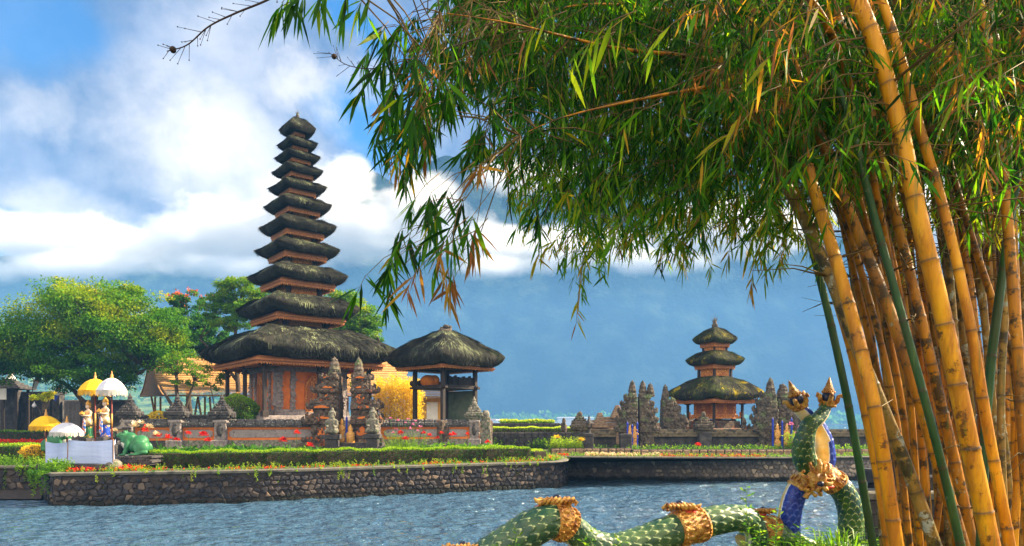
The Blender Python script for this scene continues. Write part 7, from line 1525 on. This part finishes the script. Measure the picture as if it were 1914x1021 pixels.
def mask_top(root, p, s, seed, dx=1):
    """small carved guardian mask on the crest of a hump"""
    rnd = random.Random(seed); o = Vector(p) - root.location; mb = MB()
    for i in range(46): a = rnd.random(); mb.ball((rnd.uniform(-.24, .26), rnd.uniform(-.13, .13), rnd.uniform(-.03, .08)), rnd.uniform(.022, .05), 7, 5)
    for k in range(7): x = -.2 + .07 * k; mb.tube([(x, -.1, 0), (x + .03, -.14, .07), (x + .08, -.11, .11), (x + .1, -.07, .06)], [.03, .034, .024, .01], 6)
    mb.tube([(.2, -.02, .05), (.3, -.03, .06), (.36, -.03, .02), (.33, -.02, -.03)], [.05, .045, .035, .012], 7); mb.tube([(-.2, -.02, .03), (-.3, -.03, .06), (-.33, -.03, .1)], [.05, .035, .01], 7)
    mb.v = [(o.x + v[0] * s * dx, o.y + v[1] * s, o.z + v[2] * s) for v in mb.v]; mb.build('carved_mask', M['gold_carved'], root)
    mb = MB(); mb.ball((o.x + .04 * s * dx, o.y + .02, o.z + .11 * s), (.065 * s, .05 * s, .045 * s), 12, 8); mb.build('dark_gem', M['naga_black'], root)
    mb = MB(); mb.ball((o.x - .1 * s * dx, o.y, o.z - .05 * s), (.22 * s, .15 * s, .05 * s), 12, 8); mb.build('red_lip', M['naga_red'], root)
def balustrade():
    root = empty('serpent_balustrade', tuple(P(1150, 1010, 7.2)), 0, 'long green scaled serpent body undulating along the near bank with gold collars', 'statue')
    a = [P(700, 1120, 6.6), P(800, 1085, 6.6), P(880, 1060, 6.65), P(950, 1018, 6.7), P(1000, 985, 6.75), P(1040, 974, 6.8), P(1072, 992, 6.9), P(1105, 1016, 7.0), P(1150, 1024, 7.1), P(1200, 1012, 7.2), P(1250, 994, 7.3), P(1300, 982, 7.4), P(1345, 971, 7.5), P(1390, 970, 7.6), P(1412, 992, 7.7), P(1416, 1040, 7.8)]
    at, rad, tot = serpent(root, a, [.15, .15, .16, .172, .178, .176, .155, .14, .14, .15, .158, .16, .152, .138, .12, .11], 'scale_pale', (0, .3, -1), around=13, scale_len=.115, belly=.16)
    def find(px_): 
        best = min(range(400), key=lambda i: abs((at(tot * i / 400).x * F / at(tot * i / 400).y + HX) - px_)); return tot * best / 400
    s = find(1047); ornament(root, at, rad, s - .07, s + .10, seed=7); mask_top(root, at(s) + Vector((-.06, 0, rad(s) * 1.17)), .62, 8)
    s = find(1288); ornament(root, at, rad, s - .16, s + .17, seed=9); mask_top(root, at(s) + Vector((-.07, 0, rad(s) * 1.2)), .6, 10, -1)
    s = find(862); ornament(root, at, rad, s - .09, s + .10, seed=11); mask_top(root, at(s) + Vector((0, 0, rad(s) * 1.2)), .55, 12)
    r2 = empty('serpent_balustrade', tuple(P(1440, 1000, 8)), 0, 'low continuation of the serpent body between its last hump and the entwined statue', 'statue')
    b = [P(1395, 1020, 7.9), P(1425, 992, 8.0), P(1460, 1004, 8.05), P(1500, 1020, 8.1), P(1550, 1028, 8.15), P(1620, 1030, 8.2)]
    at, rad, tot = serpent(r2, b, [.15, .16, .13, .09, .08, .08], 'scale_pale', (0, .3, -1), around=11, scale_len=.09, belly=.2); ornament(r2, at, rad, tot * .12, tot * .26, seed=13); mask_top(r2, P(1424, 958, 7.95), .45, 14)
balustrade()
mb = MB(); sweep(mb, [Vector(P(x, 1000, y)) for x, y in ((600, 6.9), (900, 7.1), (1200, 7.6), (1420, 8.1), (1640, 8.4))], [(.25, .55), (.25, .93), (-.25, .93), (-.25, .55)]); tag(mb.build('bank_kerb', M['coping'], None), 'low stone kerb carrying the serpent body along the near bank', 'kerb')
# grass and weeds on the near bank
def blades(name, label, spots, n, lmin, lmax, w, mat, seed, zb=.86):
    rg = np.random.default_rng(seed); V, T = [], []
    for cx, cy, sx, sy, m_, ls in spots:
        for i in range(m_):
            t0 = rg.normal(0, 1, 2); b = np.array([cx + t0[0] * sx, cy + t0[1] * sy, zb]); d = np.array([rg.normal(0, .45), rg.normal(0, .45), 1.0]); d /= np.linalg.norm(d); L = rg.uniform(lmin, lmax) * ls; s = np.cross(d, rg.normal(size=3)); s /= np.linalg.norm(s) + 1e-9; bend = np.array([d[0], d[1], 0]) * L * .9; g = np.array([0, 0, -L * .35]); ww = w * rg.uniform(.6, 1.2)
            V.append([b - s * ww, b + s * ww, b + d * L * .55 + bend * .15 - s * ww * .9, b + d * L * .55 + bend * .15 + s * ww * .9, b + d * L * .95 + bend * .6 + g]); T.append(rg.uniform(0, 1))
    V = np.array(V); o = np_mesh(name, V, 5, M[mat], None, np.array(T), faces=[(0, 1, 3, 2), (2, 3, 4)]); tag(o, label, None, None, 'stuff')
M['grass_blade'] = leaf_mat('grass_blade', [(0.03, 0.10, 0.01), (0.10, 0.24, 0.015), (0.24, 0.38, 0.03)], .45, .4, (1.6, 1.6, .6))
gp = lambda px, Y: (X(px, Y), Y)
sp = [gp(1575, 7.4) + (.14, .12, 170, 1.25), gp(1540, 7.3) + (.2, .15, 120, 1.0), gp(1480, 7.2) + (.35, .2, 320, .62), gp(1400, 7.0) + (.35, .2, 200, .42), gp(1620, 7.4) + (.3, .2, 140, .8), gp(1290, 6.8) + (.4, .15, 90, .42), gp(1150, 6.6) + (.5, .12, 60, .4), gp(1700, 7.0) + (.5, .4, 260, .7), gp(1850, 7) + (.6, .5, 260, .6), gp(1450, 7.6) + (.3, .2, 200, .6)]
blades('grass_tuft', 'bright green grass tufts on the near bank under the entwined serpents', sp, 1, .42, .76, .008, 'grass_blade', 91)
sp2 = [gp(px, Y) + (.5, .5, 160, .5) for px, Y in ((1650, 4.6), (1750, 4.2), (1850, 4.4), (1800, 5.2), (1700, 5.4), (1900, 5.4))]
blades('grass_tuft', 'grass around the feet of the bamboo', sp2, 1, .2, .5, .006, 'grass_blade', 92, zb=.8)
def weed(px, pyt, Y, label, seed, zb=.86):
    rg = np.random.default_rng(seed); top = P(px, pyt, Y); root = empty('leafy_weed', (top.x, Y, zb), 0, label, 'plant', 'leafy weeds on the near bank'); h = top.z - zb; mb = MB(); B, D = [], []
    for k in range(2):
        ax, ay = rg.normal(0, .05, 2); pts = [(0, 0, 0), (ax * .4, ay * .4, h * .5), (ax, ay, h * (1 - .18 * k))]; mb.tube(pts, [.005, .004, .002], 5)
        for i in range(16): t = .35 + .65 * i / 16; z = h * t * (1 - .18 * k); B.append((ax * t, ay * t, z)); a = i * 2.4; D.append((math.cos(a), math.sin(a), .35)); 
    mb.build('stem', M['green_stem'], root); B = np.array(B); D = np.array(D); q = np.concatenate([B, B + D * .035]); leafmesh('leaves', q, np.concatenate([D, D + rg.normal(0, .4, D.shape)]), .055, .022, rg.uniform(.2, .8, len(q)), M['leaf_herb'], root, seed, .3)
weed(1395, 905, 6.9, 'tall thin weed in front of the last hump of the serpent body', 1); weed(1448, 945, 6.8, 'leafy weed left of the blue serpent leg', 2); weed(1088, 980, 6.4, 'small leafy weed right of the first gold collar', 3); weed(1165, 1000, 6.2, 'small weed low in front of the serpent valley', 4); weed(1498, 975, 6.9, 'leafy weed between the two serpent legs', 5); weed(955, 990, 6.3, 'tiny weed left of the first gold collar', 6); weed(1420, 960, 6.7, 'bushy weed beside the small carved collar', 7)
